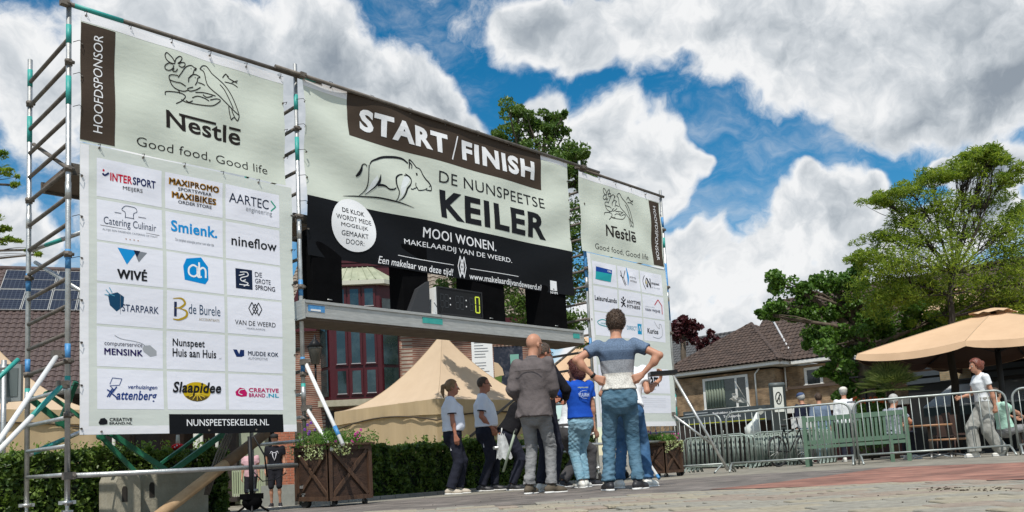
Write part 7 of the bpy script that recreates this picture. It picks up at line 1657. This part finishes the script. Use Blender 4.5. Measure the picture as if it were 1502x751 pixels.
    if sh_:
        for s in (-1, 1):
            an = leg[s][1]; fdv = np.array((math.sin(fd[s]), math.cos(fd[s]), 0)); sdv = np.array((fdv[1], -fdv[0], 0)); z_ = fz[s]
            q = SDF(an-(.25, .25, .12), an+(.25, .25, .12), .008); a = np.array((an[0], an[1], z_)); Rf = np.array([sdv, fdv, (0, 0, 1)]).T
            q.ell(a-fdv*.035+(0, 0, .045), (.040, .055, .045), .03, Rf); q.ell(a+fdv*.10+(0, 0, .032), (.047, .085, .034), .04, Rf); q.cap(a+(0, 0, .07), a+(0, 0, .10), .042, .043, .03, cut=1); q.cap(a+fdv*.02+(0, 0, .06), a+fdv*.12+(0, 0, .035), .035, .03, .03)
            q.cutz(below=z_+.012); so_ = put(q, 'shoe', sh_['m'], t, 1)
            q = SDF(an-(.25, .25, .12), an+(.25, .25, .12), .008); q.ell(a-fdv*.035+(0, 0, .01), (.045, .058, .022), .03, Rf); q.ell(a+fdv*.10+(0, 0, .008), (.052, .092, .020), .04, Rf); q.cutz(below=z_+.002, above=z_+.026); put(q, 'sole', sh_.get('sole', ink((.7, .7, .68))), so_, 0)
    # --- shirt
    st = g('shirt')
    if st:
        q = SDF(lo, hi, hc); lz = st.get('loose', .014)
        hem = st.get('hem', .02); T2 = [(hem, np.interp(hem, [x[0] for x in TAB], [x[1] for x in TAB])+st.get('flare', .005), np.interp(hem, [x[0] for x in TAB], [x[2] for x in TAB])+st.get('flare', .005), np.interp(hem, [x[0] for x in TAB], [x[3] for x in TAB]))]+[x for x in TAB if x[0] > hem+.02]
        T2[-1] = (.545, .062, .056, -.01)
        q.torso(P0, ax, sd_, T2, .03, infl=lz)
        for s in (-1, 1):
            el, wr_ = arm[s][:2]; f = st.get('sleeve', .6)
            if f <= 1: q.cap(sh[s], sh[s]+(el-sh[s])*f, .056*w**.5+lz*.6, .052+lz*.7, .04, cut=1)
            else: q.cap(sh[s], el, .056*w**.5+lz*.6, .044+lz, .04); q.cap(el, el+(wr_-el)*(f-1), .044+lz, .034+lz*.6, .02, cut=1)
        if st.get('collar'): q.cap(up((0, -.015, .51)), up((0, -.02, .575)), .068, .062, .01, cut=1)
        q.wrinkle(st.get('wr', .005), 11, st.get('fz', 30), g('seed', 0)+1.3); put(q, st.get('name', 'shirt'), st['m'], t, 1)
        if st.get('trim'):
            for s in (-1, 1):
                el = arm[s][0]; e = sh[s]+(el-sh[s])*st.get('sleeve', .6); q = MB(); dv = _n(el-sh[s]); q.tube([e-dv*.012, e+dv*.002], .054+lz*.7+.003, 14); q.build('sleeve_trim', st['trim'], t, local=True)
    # --- hair
    ha = g('hair')
    if ha:
        q = SDF(hc_-.3, hc_+.3, .008); th = ha.get('t', .014)
        q.ell(hp((0, -.014, .034)), (.077+th, .096+th, .100+th), .01, HR)
        if ha.get('back'): q.cap(hp((0, -.05, -.01)), hp((0, -.07, -ha['back'])), .07+th, .055+th, .03)
        if ha.get('tail'): 
            tl = [hp(v) for v in ((0, -.10, .05), (0, -.145, .03), (0, -.155, -.05), (0, -.14, -.14))]; q.cap(tl[0], tl[1], .026, .030, .01); q.cap(tl[1], tl[2], .032, .030, .01); q.cap(tl[2], tl[3], .030, .012, .01)
        if ha.get('bun'): q.ell(hp((0, -.125, .03)), (.045, .042, .05), .01)
        if ha.get('noise'): q.wrinkle(ha['noise'], 55, 60, 2.)
        # clear the face and neck
        X = (q.lo[0]+q.h*np.arange(q.n[0]))[:, None, None]-hc_[0]; Y = (q.lo[1]+q.h*np.arange(q.n[1]))[None, :, None]-hc_[1]; Z = (q.lo[2]+q.h*np.arange(q.n[2]))[None, None, :]-hc_[2]
        fx, fy, fzv = [X*HR[0][i]+Y*HR[1][i]+Z*HR[2][i] for i in range(3)]
        line = ha.get('line', .035); lowb = ha.get('low', -.055)
        q.D = np.maximum(q.D, np.minimum(fy-line+.45*np.maximum(fzv-.045, 0)*-1, (.085-fzv)) .astype(np.float32)) if not ha.get('full') else q.D
        if not (ha.get('back') or ha.get('tail')): q.D = np.maximum(q.D, (lowb-fzv).astype(np.float32))
        q.D = np.maximum(q.D, np.minimum(fy-.012, -.005-fzv+0*fx).astype(np.float32))
        ho_ = put(q, 'hair', ha['m'], t, 1)
        if d < 15 and th > .008 and not ha.get('tail') and not ha.get('bun'):        # loose strands over the mass of hair
            co_ = np.array([v.co[:] for v in ho_.data.vertices]); rg_ = np.random.default_rng(int(px)); co_ = co_[rg_.integers(0, len(co_), 2600)]
            V_, Q_ = leaves(co_+rg_.normal(size=co_.shape)*.003, .027 if not ha.get('tail') else .05, .13, .45, rg=rg_); np_mesh('hair_strands', V_, Q_, ha['m'], ho_, off=1, kind='stuff')
    return t, dict(up=up, hp=hp, arm=arm, leg=leg, sh=sh, P0=P0, HR=HR, R=R)
def deco_text(txt, t, c, right, upv, wd, hgt, col, name='print'):
    """flat lettering on clothing: centre, right and up vectors in the person's own space"""
    v, f = glyphs(txt, .03, 0, 1.05); lo = v.min(0); hi = v.max(0); u = (v-lo)/(hi-lo)-.5; c = np.array(c); m = MB(); m.add([c+np.array(right)*a*wd+np.array(upv)*b_*hgt for a, b_ in u], f); return m.build(name, ink(col), t, local=True)

# materials for clothes
def band_mat():
    m = bpy.data.materials.new('striped_tshirt'); m.use_nodes = True; t = m.node_tree; L = t.links.new; b = t.nodes['Principled BSDF']; b.inputs['Roughness'].default_value = .9; b.inputs['Specular IOR Level'].default_value = .1
    co = t.nodes.new('ShaderNodeTexCoord'); sp = t.nodes.new('ShaderNodeSeparateXYZ'); L(co.outputs['Object'], sp.inputs[0]); mr = t.nodes.new('ShaderNodeMapRange'); L(sp.outputs[2], mr.inputs[0]); mr.inputs[1].default_value = .95; mr.inputs[2].default_value = 1.5
    r = t.nodes.new('ShaderNodeValToRGB'); r.color_ramp.interpolation = 'CONSTANT'; L(mr.outputs[0], r.inputs[0])
    cols = [(0, (.60, .585, .54)), (.33, (.27, .285, .31)), (.555, (.075, .11, .17)), (.73, (.12, .17, .25)), (.98, (.11, .155, .23))]
    r.color_ramp.elements[0].color = (*cols[0][1], 1); r.color_ramp.elements[1].position = cols[1][0]; r.color_ramp.elements[1].color = (*cols[1][1], 1)
    for p, c in cols[2:]: e = r.color_ramp.elements.new(p); e.color = (*c, 1)
    n = t.nodes.new('ShaderNodeTexNoise'); L(co.outputs['Object'], n.inputs['Vector']); n.inputs['Scale'].default_value = 120; n.inputs['Detail'].default_value = 3; m2 = t.nodes.new('ShaderNodeMapRange'); L(n.outputs[0], m2.inputs[0]); m2.inputs[1].default_value = .35; m2.inputs[2].default_value = .65; m2.inputs[3].default_value = .75; m2.inputs[4].default_value = 1.3
    vm_ = t.nodes.new('ShaderNodeVectorMath'); vm_.operation = 'SCALE'; L(r.outputs[0], vm_.inputs[0]); L(m2.outputs[0], vm_.inputs['Scale']); L(vm_.outputs[0], b.inputs['Base Color']); return m
jeans = fabric('blue_jeans', (.05, .115, .17), (.12, .215, .29), 5, .8, 18, (1, 1, 1.8)); jeans_l = fabric('light_blue_jeans', (.16, .32, .42), (.30, .47, .56), 4, .8, 18, (1, 1, 1.8)); jeans_d = fabric('mid_blue_jeans', (.03, .09, .20), (.08, .17, .30), 5)
grey_tr = fabric('grey_jeans', (.16, .165, .17), (.29, .29, .29), 5, .8, 20, (1, 1, 1.8)); navy_tr = fabric('navy_work_trousers', (.012, .014, .024), (.028, .03, .045), 4)
grey_lt = fabric('pale_grey_trousers', (.27, .27, .25), (.40, .40, .37), 3); jacket = fabric('taupe_jacket', (.095, .082, .082), (.15, .13, .13), 4); royal = fabric('royal_blue_shirt', (.008, .055, .36), (.015, .09, .48), 4, .3)
polo = fabric('white_polo', (.68, .72, .82), (.78, .81, .88), 3, .3); white_s = fabric('white_shirt', (.70, .73, .76), (.80, .82, .84), 3); blk_s = fabric('black_shirt', (.012, .012, .016)); pink_s = fabric('pink_shirt', (.55, .33, .36), (.65, .42, .45))
hair_br = mat('brown_hair', (.035, .020, .012), .45, c2=(.10, .06, .035), vscale=40, bump=.8, bscale=90); hair_dr = mat('dark_red_curls', (.055, .012, .010), .45, c2=(.13, .03, .02), vscale=40, bump=1, bscale=70); hair_bl = mat('dark_blonde_hair', (.16, .09, .04), .4, c2=(.30, .18, .08), vscale=40, bump=.6, bscale=90); hair_gr = mat('grey_hair', (.35, .34, .32), .6, c2=(.5, .5, .48), vscale=40, bump=.6); hair_au = mat('auburn_hair', (.10, .025, .014), .4, c2=(.22, .06, .03), vscale=40, bump=.6)
sh_white = mat('white_leather', (.70, .69, .64), .5, var=.06); sh_black = mat('black_leather', (.02, .02, .024), .5); sh_taupe = mat('taupe_suede', (.10, .08, .055), .8, var=.2)

# striped man, seen from behind, hands on the back of his hips
pm, K = person('man in a blue and grey striped t-shirt standing with both hands on his hips', 913, 8.63, 4, 1.86, dict(h=.0065, hc=.009, girth=.98, lean=.0, noface=True,
    feet={-1: (-.155, .0), 1: (.125, .0)}, footdir={-1: -.25, 1: .55}, head=(-.25, -.10, .04), seed=1,
    hands={-1: dict(at=(-.225, -.075, 1.10), pole=(-1, -.35, .15), dir=(.80, -.1, -.30), palm=(0, 1, 0), curl=.75), 1: dict(at=(.225, -.075, 1.10), pole=(1, -.35, .15), dir=(-.80, -.1, -.30), palm=(0, 1, 0), curl=.75)},
    shirt=dict(m=band_mat(), sleeve=.52, hem=.045, loose=.014, wr=.006, fz=26), trousers=dict(m=jeans, len=.98, loose=.012, fold=True, top=.11, wr=.008, fz=60), shoes=dict(m=sh_black), hair=dict(m=hair_br, t=.017, noise=.007, low=-.075, line=.03)))
P0 = K['P0']
for s in ():
    m = MB(); m.grid(lambda u, v, s=s: (s*(.045+.085*u), -.138-.012*math.sin(u*2.6)+.0*v-.012*math.sin(v*3.1), .80+.125*v), 6, 6); m.build('back_pocket', jeans, pm, local=True)
m = MB(); w_, a_ = K['arm'][-1][1], K['arm'][-1][2]; e_ = K['arm'][-1][0]; dv = _n(w_-e_); m.tube([w_-dv*.045, w_-dv*.02], .031, 14); m.build('wrist_watch', black_p, pm, local=True)
# bald man in a taupe jacket
pm2, K = person('bald man in a grey brown jacket and grey jeans seen from behind', 787, 9.45, 22, 1.82, dict(h=.007, hc=.010, girth=1.0, lean=.02,
    feet={-1: (-.10, -.03), 1: (.13, .05)}, footdir={-1: .1, 1: .75}, head=(-.45, -.10, 0), seed=2, hands={-1: dict(at=(-.19, .14, 1.0), pole=(-.25, -1, 0)), 1: dict(at=(.12, .28, 1.08), pole=(.45, -1, -.2), palm=(-1, 0, .2), curl=.9)},
    shirt=dict(m=jacket, sleeve=1.95, hem=-.10, loose=.026, flare=.035, collar=True, wr=.009, fz=26, name='jacket'), trousers=dict(m=grey_tr, len=.97, loose=.010, fold=True, wr=.008, fz=62), shoes=dict(m=sh_taupe)))
m = MB(); hp = K['hp']; m.tube([hp((-.078, .0, .012)), hp((-.06, .08, .012)), hp((0, .10, .012)), hp((.06, .08, .012)), hp((.078, .0, .012))], .003, 5); m.build('glasses', black_p, pm2, local=True)
m = MB(); m.tube([K['up']((s*.05, -.152, .40)) for s in (-3, -1, 1, 3)], .0035, 5); m.build('yoke_seam', mat('seam_dark', (.06, .05, .05), .9), pm2, local=True)
# man with glasses hidden behind him
pm3, K = person('man with brown hair and glasses hidden behind the bald man', 799, 10.1, 45, 1.80, dict(h=.010, feet={-1: (-.10, 0), 1: (.10, .0)}, head=(-.35, -.05, 0), seed=3, hands={-1: dict(at=(-.12, .25, 1.1), pole=(-1, -.4, -.3)), 1: dict(at=(.12, .28, 1.08), pole=(1, -.4, -.3))}, skin=skin_red,
    shirt=dict(m=blk_s, sleeve=1.9, hem=-.05), trousers=dict(m=navy_tr), shoes=dict(m=sh_white), hair=dict(m=hair_br, t=.006, low=-.02)))
hp = K['hp']; m = MB(); m.tube([hp((-.078, .0, .012)), hp((-.06, .085, .012)), hp((0, .10, .012)), hp((.06, .085, .012)), hp((.078, .0, .012))], .0035, 5); m.tube([hp((.035+.024*math.cos(a), .094, .005+.018*math.sin(a))) for a in [i*.6283 for i in range(10)]], .003, 4, closed=True); m.tube([hp((-.035+.024*math.cos(a), .094, .005+.018*math.sin(a))) for a in [i*.6283 for i in range(10)]], .003, 4, closed=True); m.build('glasses', black_p, pm3, local=True)
# blue shirted woman taking a picture
pw, K = person('woman with dark red curly hair and a royal blue t-shirt holding up a phone', 853, 10.9, -26, 1.66, dict(h=.0075, hc=.010, girth=1.02, bust=True, lean=.04, feet={-1: (-.05, -.02), 1: (.06, .06)}, footdir={-1: .1, 1: .9}, head=(.45, .05, 0), seed=4,
    hands={-1: dict(at=(-.17, .34, 1.36), pole=(-.7, -.2, -1), dir=(.0, .2, 1), palm=(.3, 1, 0), curl=.5), 1: dict(at=(.235, .03, .80), pole=(1, -1, 0), palm=(-1, 0, 0), curl=.4)},
    shirt=dict(m=royal, sleeve=.62, hem=.02, loose=.020, wr=.007), trousers=dict(m=jeans_l, len=.93, loose=.014, wide=.004, top=.11, wr=.008, fz=55), shoes=dict(m=sh_white), hair=dict(m=hair_dr, t=.034, noise=.013, back=.07, line=.03)))
w_ = K['arm'][-1][1]; m = MB(); m.obox(w_+np.array((.02, .03, .11)), (.075, .0, 0), (0, .004, 0), (0, 0, .038)); ph = m.build('x', black_p, None, local=True)
wm = Matrix.Translation(pw.location) @ Matrix.Rotation(pw.rotation_euler[2], 4, 'Z') @ Matrix.Scale(1.66/1.75, 4); ph.name = 'mobile_phone'; ph.data.transform(wm); c_ = wm @ Vector(w_+np.array((.02, .03, .11))); ph.data.transform(Matrix.Translation(-c_)); ph.location = c_; ph['label'] = 'black mobile phone held up by the woman in the royal blue shirt'; ph['category'] = 'phone'
deco_text('VRIJWILLIGER', pw, K['up']((0, -.148, .43)), (1, 0, 0), (0, -.10, 1), .17, .022, (.65, .7, .2)); deco_text('VUURH', pw, K['up']((0.0, -.150, .33)), (1, 0, 0), (0, -.02, 1), .17, .05, (.5, .6, .8))
m = MB(); m.tube([K['up']((.02+.09*math.cos(a), -.152, .335+.055*math.sin(a))) for a in [1.2+.35*i for i in range(12)]], .003, 4); m.build('print_arc', ink((.5, .6, .8)), pw, local=True)
m = MB()
an = K['leg'][1][1]
for k in range(3): m.tube([(an[0]+.05+.02*k, an[1]+.04+.022*k, .018), (an[0]+.045+.02*k, an[1]+.02+.022*k, .07)], .006, 4)
m.build('shoe_stripe', ink((.02, .02, .03)), pw, local=True)
# person in white shirt crouched behind
ph_, K = person('person in a white t-shirt with grey trousers half hidden behind the blue shirted woman', 832, 11.9, 60, 1.75, dict(h=.012, hc=.014, lean=.35, feet={-1: (-.10, -.05), 1: (.10, .30)}, footz={-1: 0, 1: .0}, pelvis=(0, 0, .80), head=(0, .3, 0), seed=5, hands={-1: dict(at=(-.10, .35, .8), pole=(-1, -.4, 0)), 1: dict(at=(.14, .40, .78), pole=(1, -.5, 0))},
    shirt=dict(m=white_s, sleeve=.6, hem=.0), trousers=dict(m=fabric('charcoal_trousers', (.06, .058, .06)), loose=.03), shoes=dict(m=sh_black), hair=dict(m=hair_br)))
# hidden man behind the striped man holding a black board
pb_, K = person('man in jeans mostly hidden behind the striped man holding a black board', 925, 9.35, 15, 1.72, dict(h=.0085, hc=.011, feet={-1: (-.15, -.02), 1: (.17, .02)}, footdir={-1: -.6, 1: .5}, pelvis=(0, -.05, .90), lean=.45, seed=6, head=(0, .5, 0),
    hands={-1: dict(at=(-.10, .30, 1.1), pole=(-1, -.3, -.5)), 1: dict(at=(.36, .20, 1.22), pole=(.6, -.2, -1), dir=(.35, .1, .9), palm=(0, 0, 1), curl=.7)}, shirt=dict(m=white_s, sleeve=.6, hem=.0), trousers=dict(m=jeans_d, len=.97, loose=.012, fold=True, wr=.008, fz=58), shoes=dict(m=sh_white), hair=dict(m=hair_br)))
bp0 = at(972, 550, 9.3); t = thing('black_board', 'flat black board held out at the right of the striped man', 'board', bp0); m = MB(); m.obox(bp0+Vector((0, 0, .018)), Vector((_r0[0], _r0[1], .02))*.15, Vector((FW[0], FW[1], 0))*.10, Vector((0, 0, .020))); m.build('cover', black_p, t)
m = MB(); m.obox(bp0+Vector((0, 0, .0385)), Vector((_r0[0], _r0[1], .02))*.14, Vector((FW[0], FW[1], 0))*.09, Vector((0, 0, .0015))); m.build('top_sheet', mat('board_top', (.05, .05, .055), .4), t)
# two first aiders in white polos
def patch_badge(t, c, r_, col=(.6, .6, .62)):
    m = MB(); m.obox(c, np.array(r_)*.055, (0, .002, 0) if abs(r_[0]) > .5 else (.002, 0, 0), (0, 0, .035)); o = m.build('pocket_badge', ink((.68, .70, .74)), t, local=True)
    cx_ = np.array(c)-np.array(r_)*.028+np.array((.0, -.0, 0)); nv = np.array((.004, 0, 0)) if abs(r_[1]) > .5 else np.array((0, -.004, 0)); m = MB(); m.obox(cx_+nv, np.array(r_)*.018, nv*.3, (0, 0, .006)); m.build('red_cross_bar', ink((.5, .01, .02)), o, local=True); m = MB(); m.obox(cx_+nv*1.6, np.array(r_)*.006, nv*.3, (0, 0, .018)); m.build('red_cross_bar', ink((.5, .01, .02)), o, local=True)
    for k in range(2): m = MB(); m.obox(np.array(c)+np.array(r_)*.022+nv+np.array((0, 0, .010-.02*k)), np.array(r_)*.022, nv*.3, (0, 0, .005)); m.build('badge_text', ink((.05, .06, .12)), o, local=True)
pr_, K = person('first aid woman with a blonde ponytail and white polo seen in profile', 665, 12.35, 82, 1.68, dict(h=.009, hc=.011, girth=1.2, bust=True, belly=.03, lean=-.02, skin=skin_red, feet={-1: (-.07, .06), 1: (.07, -.08)}, footdir={-1: 0.05, 1: .1}, head=(0, .0, 0), seed=7,
    hands={-1: dict(at=(-.20, .08, .80)), 1: dict(at=(.23, .03, .80), pole=(.3, -1, 0), curl=.4)}, shirt=dict(m=polo, sleeve=.70, hem=.03, loose=.02, collar=True, trim=navy_tr, flare=.0), trousers=dict(m=navy_tr, loose=.018, wide=.012, top=.10), shoes=dict(m=mat('beige_shoe', (.5, .44, .36), .6)), hair=dict(m=hair_bl, t=.010, tail=1, line=.035)))
patch_badge(pr_, (.142, .0, .70), (0, 1, 0))
pr2, K = person('first aid man with a shaved head, glasses and white polo, hand in his pocket', 713, 13.1, 84, 1.78, dict(h=.009, hc=.011, girth=1.2, belly=.035, lean=-.03, skin=skin_red, feet={-1: (-.08, .10), 1: (.08, -.10)}, footdir={-1: .1, 1: .1}, seed=8,
    hands={-1: dict(at=(-.20, .20, .95), pole=(-.3, -1, 0)), 1: dict(at=(.17, .10, .95), pole=(.3, -1, 0), dir=(-.1, .3, -1), curl=.5)}, shirt=dict(m=polo, sleeve=.72, hem=.05, loose=.02, collar=True, trim=navy_tr, flare=.0), trousers=dict(m=navy_tr, loose=.018, top=.10), shoes=dict(m=sh_black), hair=dict(m=hair_br, t=.002, low=-.03, line=.02)))
patch_badge(pr2, (.150, .0, .70), (0, 1, 0))
hp = K['hp']; m = MB(); m.tube([hp((.078, .0, .012)), hp((.06, .085, .012)), hp((0, .10, .012))], .003, 5); m.build('glasses', black_p, pr2, local=True)
# dark figure with red between first aiders and bald man
pd_, K = person('person in dark clothes with a black and red jacket bending behind the bald man', 750, 12.4, 75, 1.70, dict(h=.011, hc=.013, girth=1.1, lean=.55, pelvis=(0, -.05, .88), feet={-1: (-.10, 0), 1: (.10, -.05)}, seed=9, skin=skin_red, head=(0, .1, 0), hands={-1: dict(at=(-.15, .50, .86), pole=(-.5, -1, 0)), 1: dict(at=(.15, .48, .82), pole=(.5, -1, 0))},
    shirt=dict(m=fabric('black_red_jacket', (.010, .010, .012), (.012, .011, .013), 7), sleeve=1.6, hem=-.02, loose=.03, wr=.012), trousers=dict(m=navy_tr), shoes=dict(m=sh_black), hair=dict(m=hair_br, t=.012)))
m = MB(); m.ball(np.array(pd_[1]['up']((.10, -.10, .40))) if 0 else np.array((.13, .22, 1.12)), (.05, .06, .07), 8, 6); m.build('red_hood', ink((.35, .02, .03)), pd_, local=True)
q = at(736, 655, 12.2); t = thing('plastic_bag', 'white plastic bag hanging beside the first aid man', 'bag', q); m = MB(); m.grid(lambda u, v: q+Vector((_r0[0], _r0[1], 0))*((u-.5)*(.10+.14*v)+.03*v)+Vector((FW[0], FW[1], 0))*(.05*math.cos(u*6.28)*v)+Vector((0, 0, .18-.36*v+.015*math.sin(u*20))), 18, 10); m.build('bag', mat('white_plastic', (.62, .64, .64), .4, bump=.8, bscale=18, trans=.2), t); m = MB(); m.tube([q+Vector((0, 0, .17)), q+Vector((.02, 0, .27))], .008, 5); m.build('handle', white_plate, t)
t = thing('walking_stick', 'pale grey green stick held low behind the bald man', 'stick', at(748, 668, 12)); m = MB(); m.tube([at(738, 692, 12), at(756, 632, 12)], .018, 8); m.build('shaft', mat('stick_green', (.30, .36, .28), .5), t)
m = MB(); m.tube([at(755, 637, 12), at(757.5, 629, 12)], .022, 8); m.build('grip', rubber, t)
# walking woman on the right
pg, K = person('woman with auburn hair in a white top and wide grey trousers walking left', 1449, 14.4, -88, 1.72, dict(h=.0095, hc=.012, bust=True, girth=.95, lean=.03, feet={-1: (-.06, -.20), 1: (.06, .21)}, footdir={-1: 0, 1: 0}, pelvis=(0, 0, .90), seed=10, head=(0, -.10, 0),
    hands={-1: dict(at=(-.20, -.10, .82), pole=(-.4, -1, 0), curl=.8), 1: dict(at=(.12, .34, 1.06), pole=(.4, -1, -.4), curl=.5)}, shirt=dict(m=white_s, sleeve=.5, hem=.06, loose=.012, collar=True), trousers=dict(m=grey_lt, len=.98, loose=.03, wide=.035, top=.14, wr=.012, fz=16), shoes=dict(m=sh_white), hair=dict(m=hair_au, t=.016, bun=1, back=.03)))
# seated and standing people further back
def seated(label, px, d, phi, H, shirt, hairm, trm, lean=.1, bag=None):
    return person(label, px, d, phi, H, dict(h=.014, hc=.016, seated=True, pelvis=(0, 0, .52), lean=lean, feet={-1: (-.10, .42), 1: (.10, .42)}, kneepole={-1: (0, .3, 1), 1: (0, .3, 1)}, seed=px % 7, hands={-1: dict(at=(-.12, .33, .72), pole=(-1, -.4, -.3)), 1: dict(at=(.12, .33, .72), pole=(1, -.4, -.3))}, shirt=dict(m=shirt, sleeve=.7, hem=0), trousers=dict(m=trm), shoes=dict(m=sh_white), hair=dict(m=hairm, t=.012)))
seated('seated man with grey hair and patterned shirt at the cafe table behind the barrier', 1312, 17.0, 65, 1.75, fabric('patterned_shirt', (.08, .10, .14), (.45, .48, .52), 30), hair_gr, navy_tr)
seated('seated guest in a mint green top at the far right behind the walking woman', 1478, 16.2, 80, 1.68, fabric('mint_top', (.35, .55, .45)), hair_br, grey_tr, -.25)
def stander(label, px, d, phi, H, sm, tm, hm, hat=None, **k):
    pp, K = person(label, px, d, phi, H, dict(h=.016, hc=.018, seed=px % 9, shirt=dict(m=sm, sleeve=k.get('sl', 1.8), hem=-.04, loose=.02), trousers=dict(m=tm, len=k.get('len', .97), name='shorts' if k.get('len', 1) < .5 else 'trousers'), shoes=dict(m=k.get('shoe', sh_white)), hair=dict(m=hm, t=.012), lean=k.get('lean', .05), hands=k.get('hands', {}), noface=True))
    if hat is not None:
        m = MB(); hp = K['hp']; m.ball(hp((0, -.005, .075)), (.098, .112, .075), 14, 6); ho = m.build('cap', hat, pp, local=True); m = MB(); m.ball(hp((0, .10, .055)), (.08, .08, .010), 12, 4); m.build('cap_peak', hat, ho, local=True)
    return pp
stander('person in a navy jacket and blue cap standing behind the bench', 1183, 21.0, -20, 1.78, fabric('navy_jacket', (.014, .018, .035)), jeans_d, hair_gr, mat('blue_cap', (.04, .07, .16), .8))
stander('man in a grey blue shirt and light jeans standing behind the bench', 1207, 20.6, 10, 1.72, fabric('grey_blue_shirt', (.14, .19, .27)), jeans_l, hair_br, None)
stander('person in a white jacket and white hat standing behind the bench', 1244, 20.3, 20, 1.80, white_s, navy_tr, hair_gr, mat('white_hat', (.7, .68, .62), .8))
stander('woman in a pink top and dark shorts below the left banner', 367, 21.6, 175, 1.62, pink_s, blk_s, hair_br, None, len=.10, sl=.6)
bs = stander('man in a black sports shirt with a white print and black shorts', 403, 21.2, 170, 1.82, blk_s, blk_s, hair_br, mat('black_cap', (.015, .015, .015), .8), len=.10, sl=.6, shoe=sh_black)
m = MB()
for P_ in ([(-.10, 1.28), (-.07, 1.34), (-.02, 1.30), (0, 1.31), (.02, 1.30), (.07, 1.34), (.10, 1.28)], [(-.05, 1.30), (-.03, 1.20), (0, 1.12), (.03, 1.20), (.05, 1.30)]): m.tube([(x, .158, z) for x, z in P_], .010, 4)
m.build('shirt_print', ink((.6, .6, .65)), bs, local=True)
q_ = on_y(192, 668, 13.5)
person('person in a white cap and green shirt sitting behind the left hedge', 200, 18.0, 60, 1.6, dict(h=.016, hc=.018, seated=True, pelvis=(0, 0, .85), lean=.2, feet={-1: (-.1, .4), 1: (.1, .4)}, kneepole={-1: (0, .3, 1), 1: (0, .3, 1)}, shirt=dict(m=fabric('green_shirt', (.02, .35, .14)), sleeve=.7), trousers=dict(m=navy_tr), shoes=dict(m=sh_black), hair=dict(m=mat('white_cap', (.7, .68, .6), .8), t=.014), noface=True), zoff=-.25)
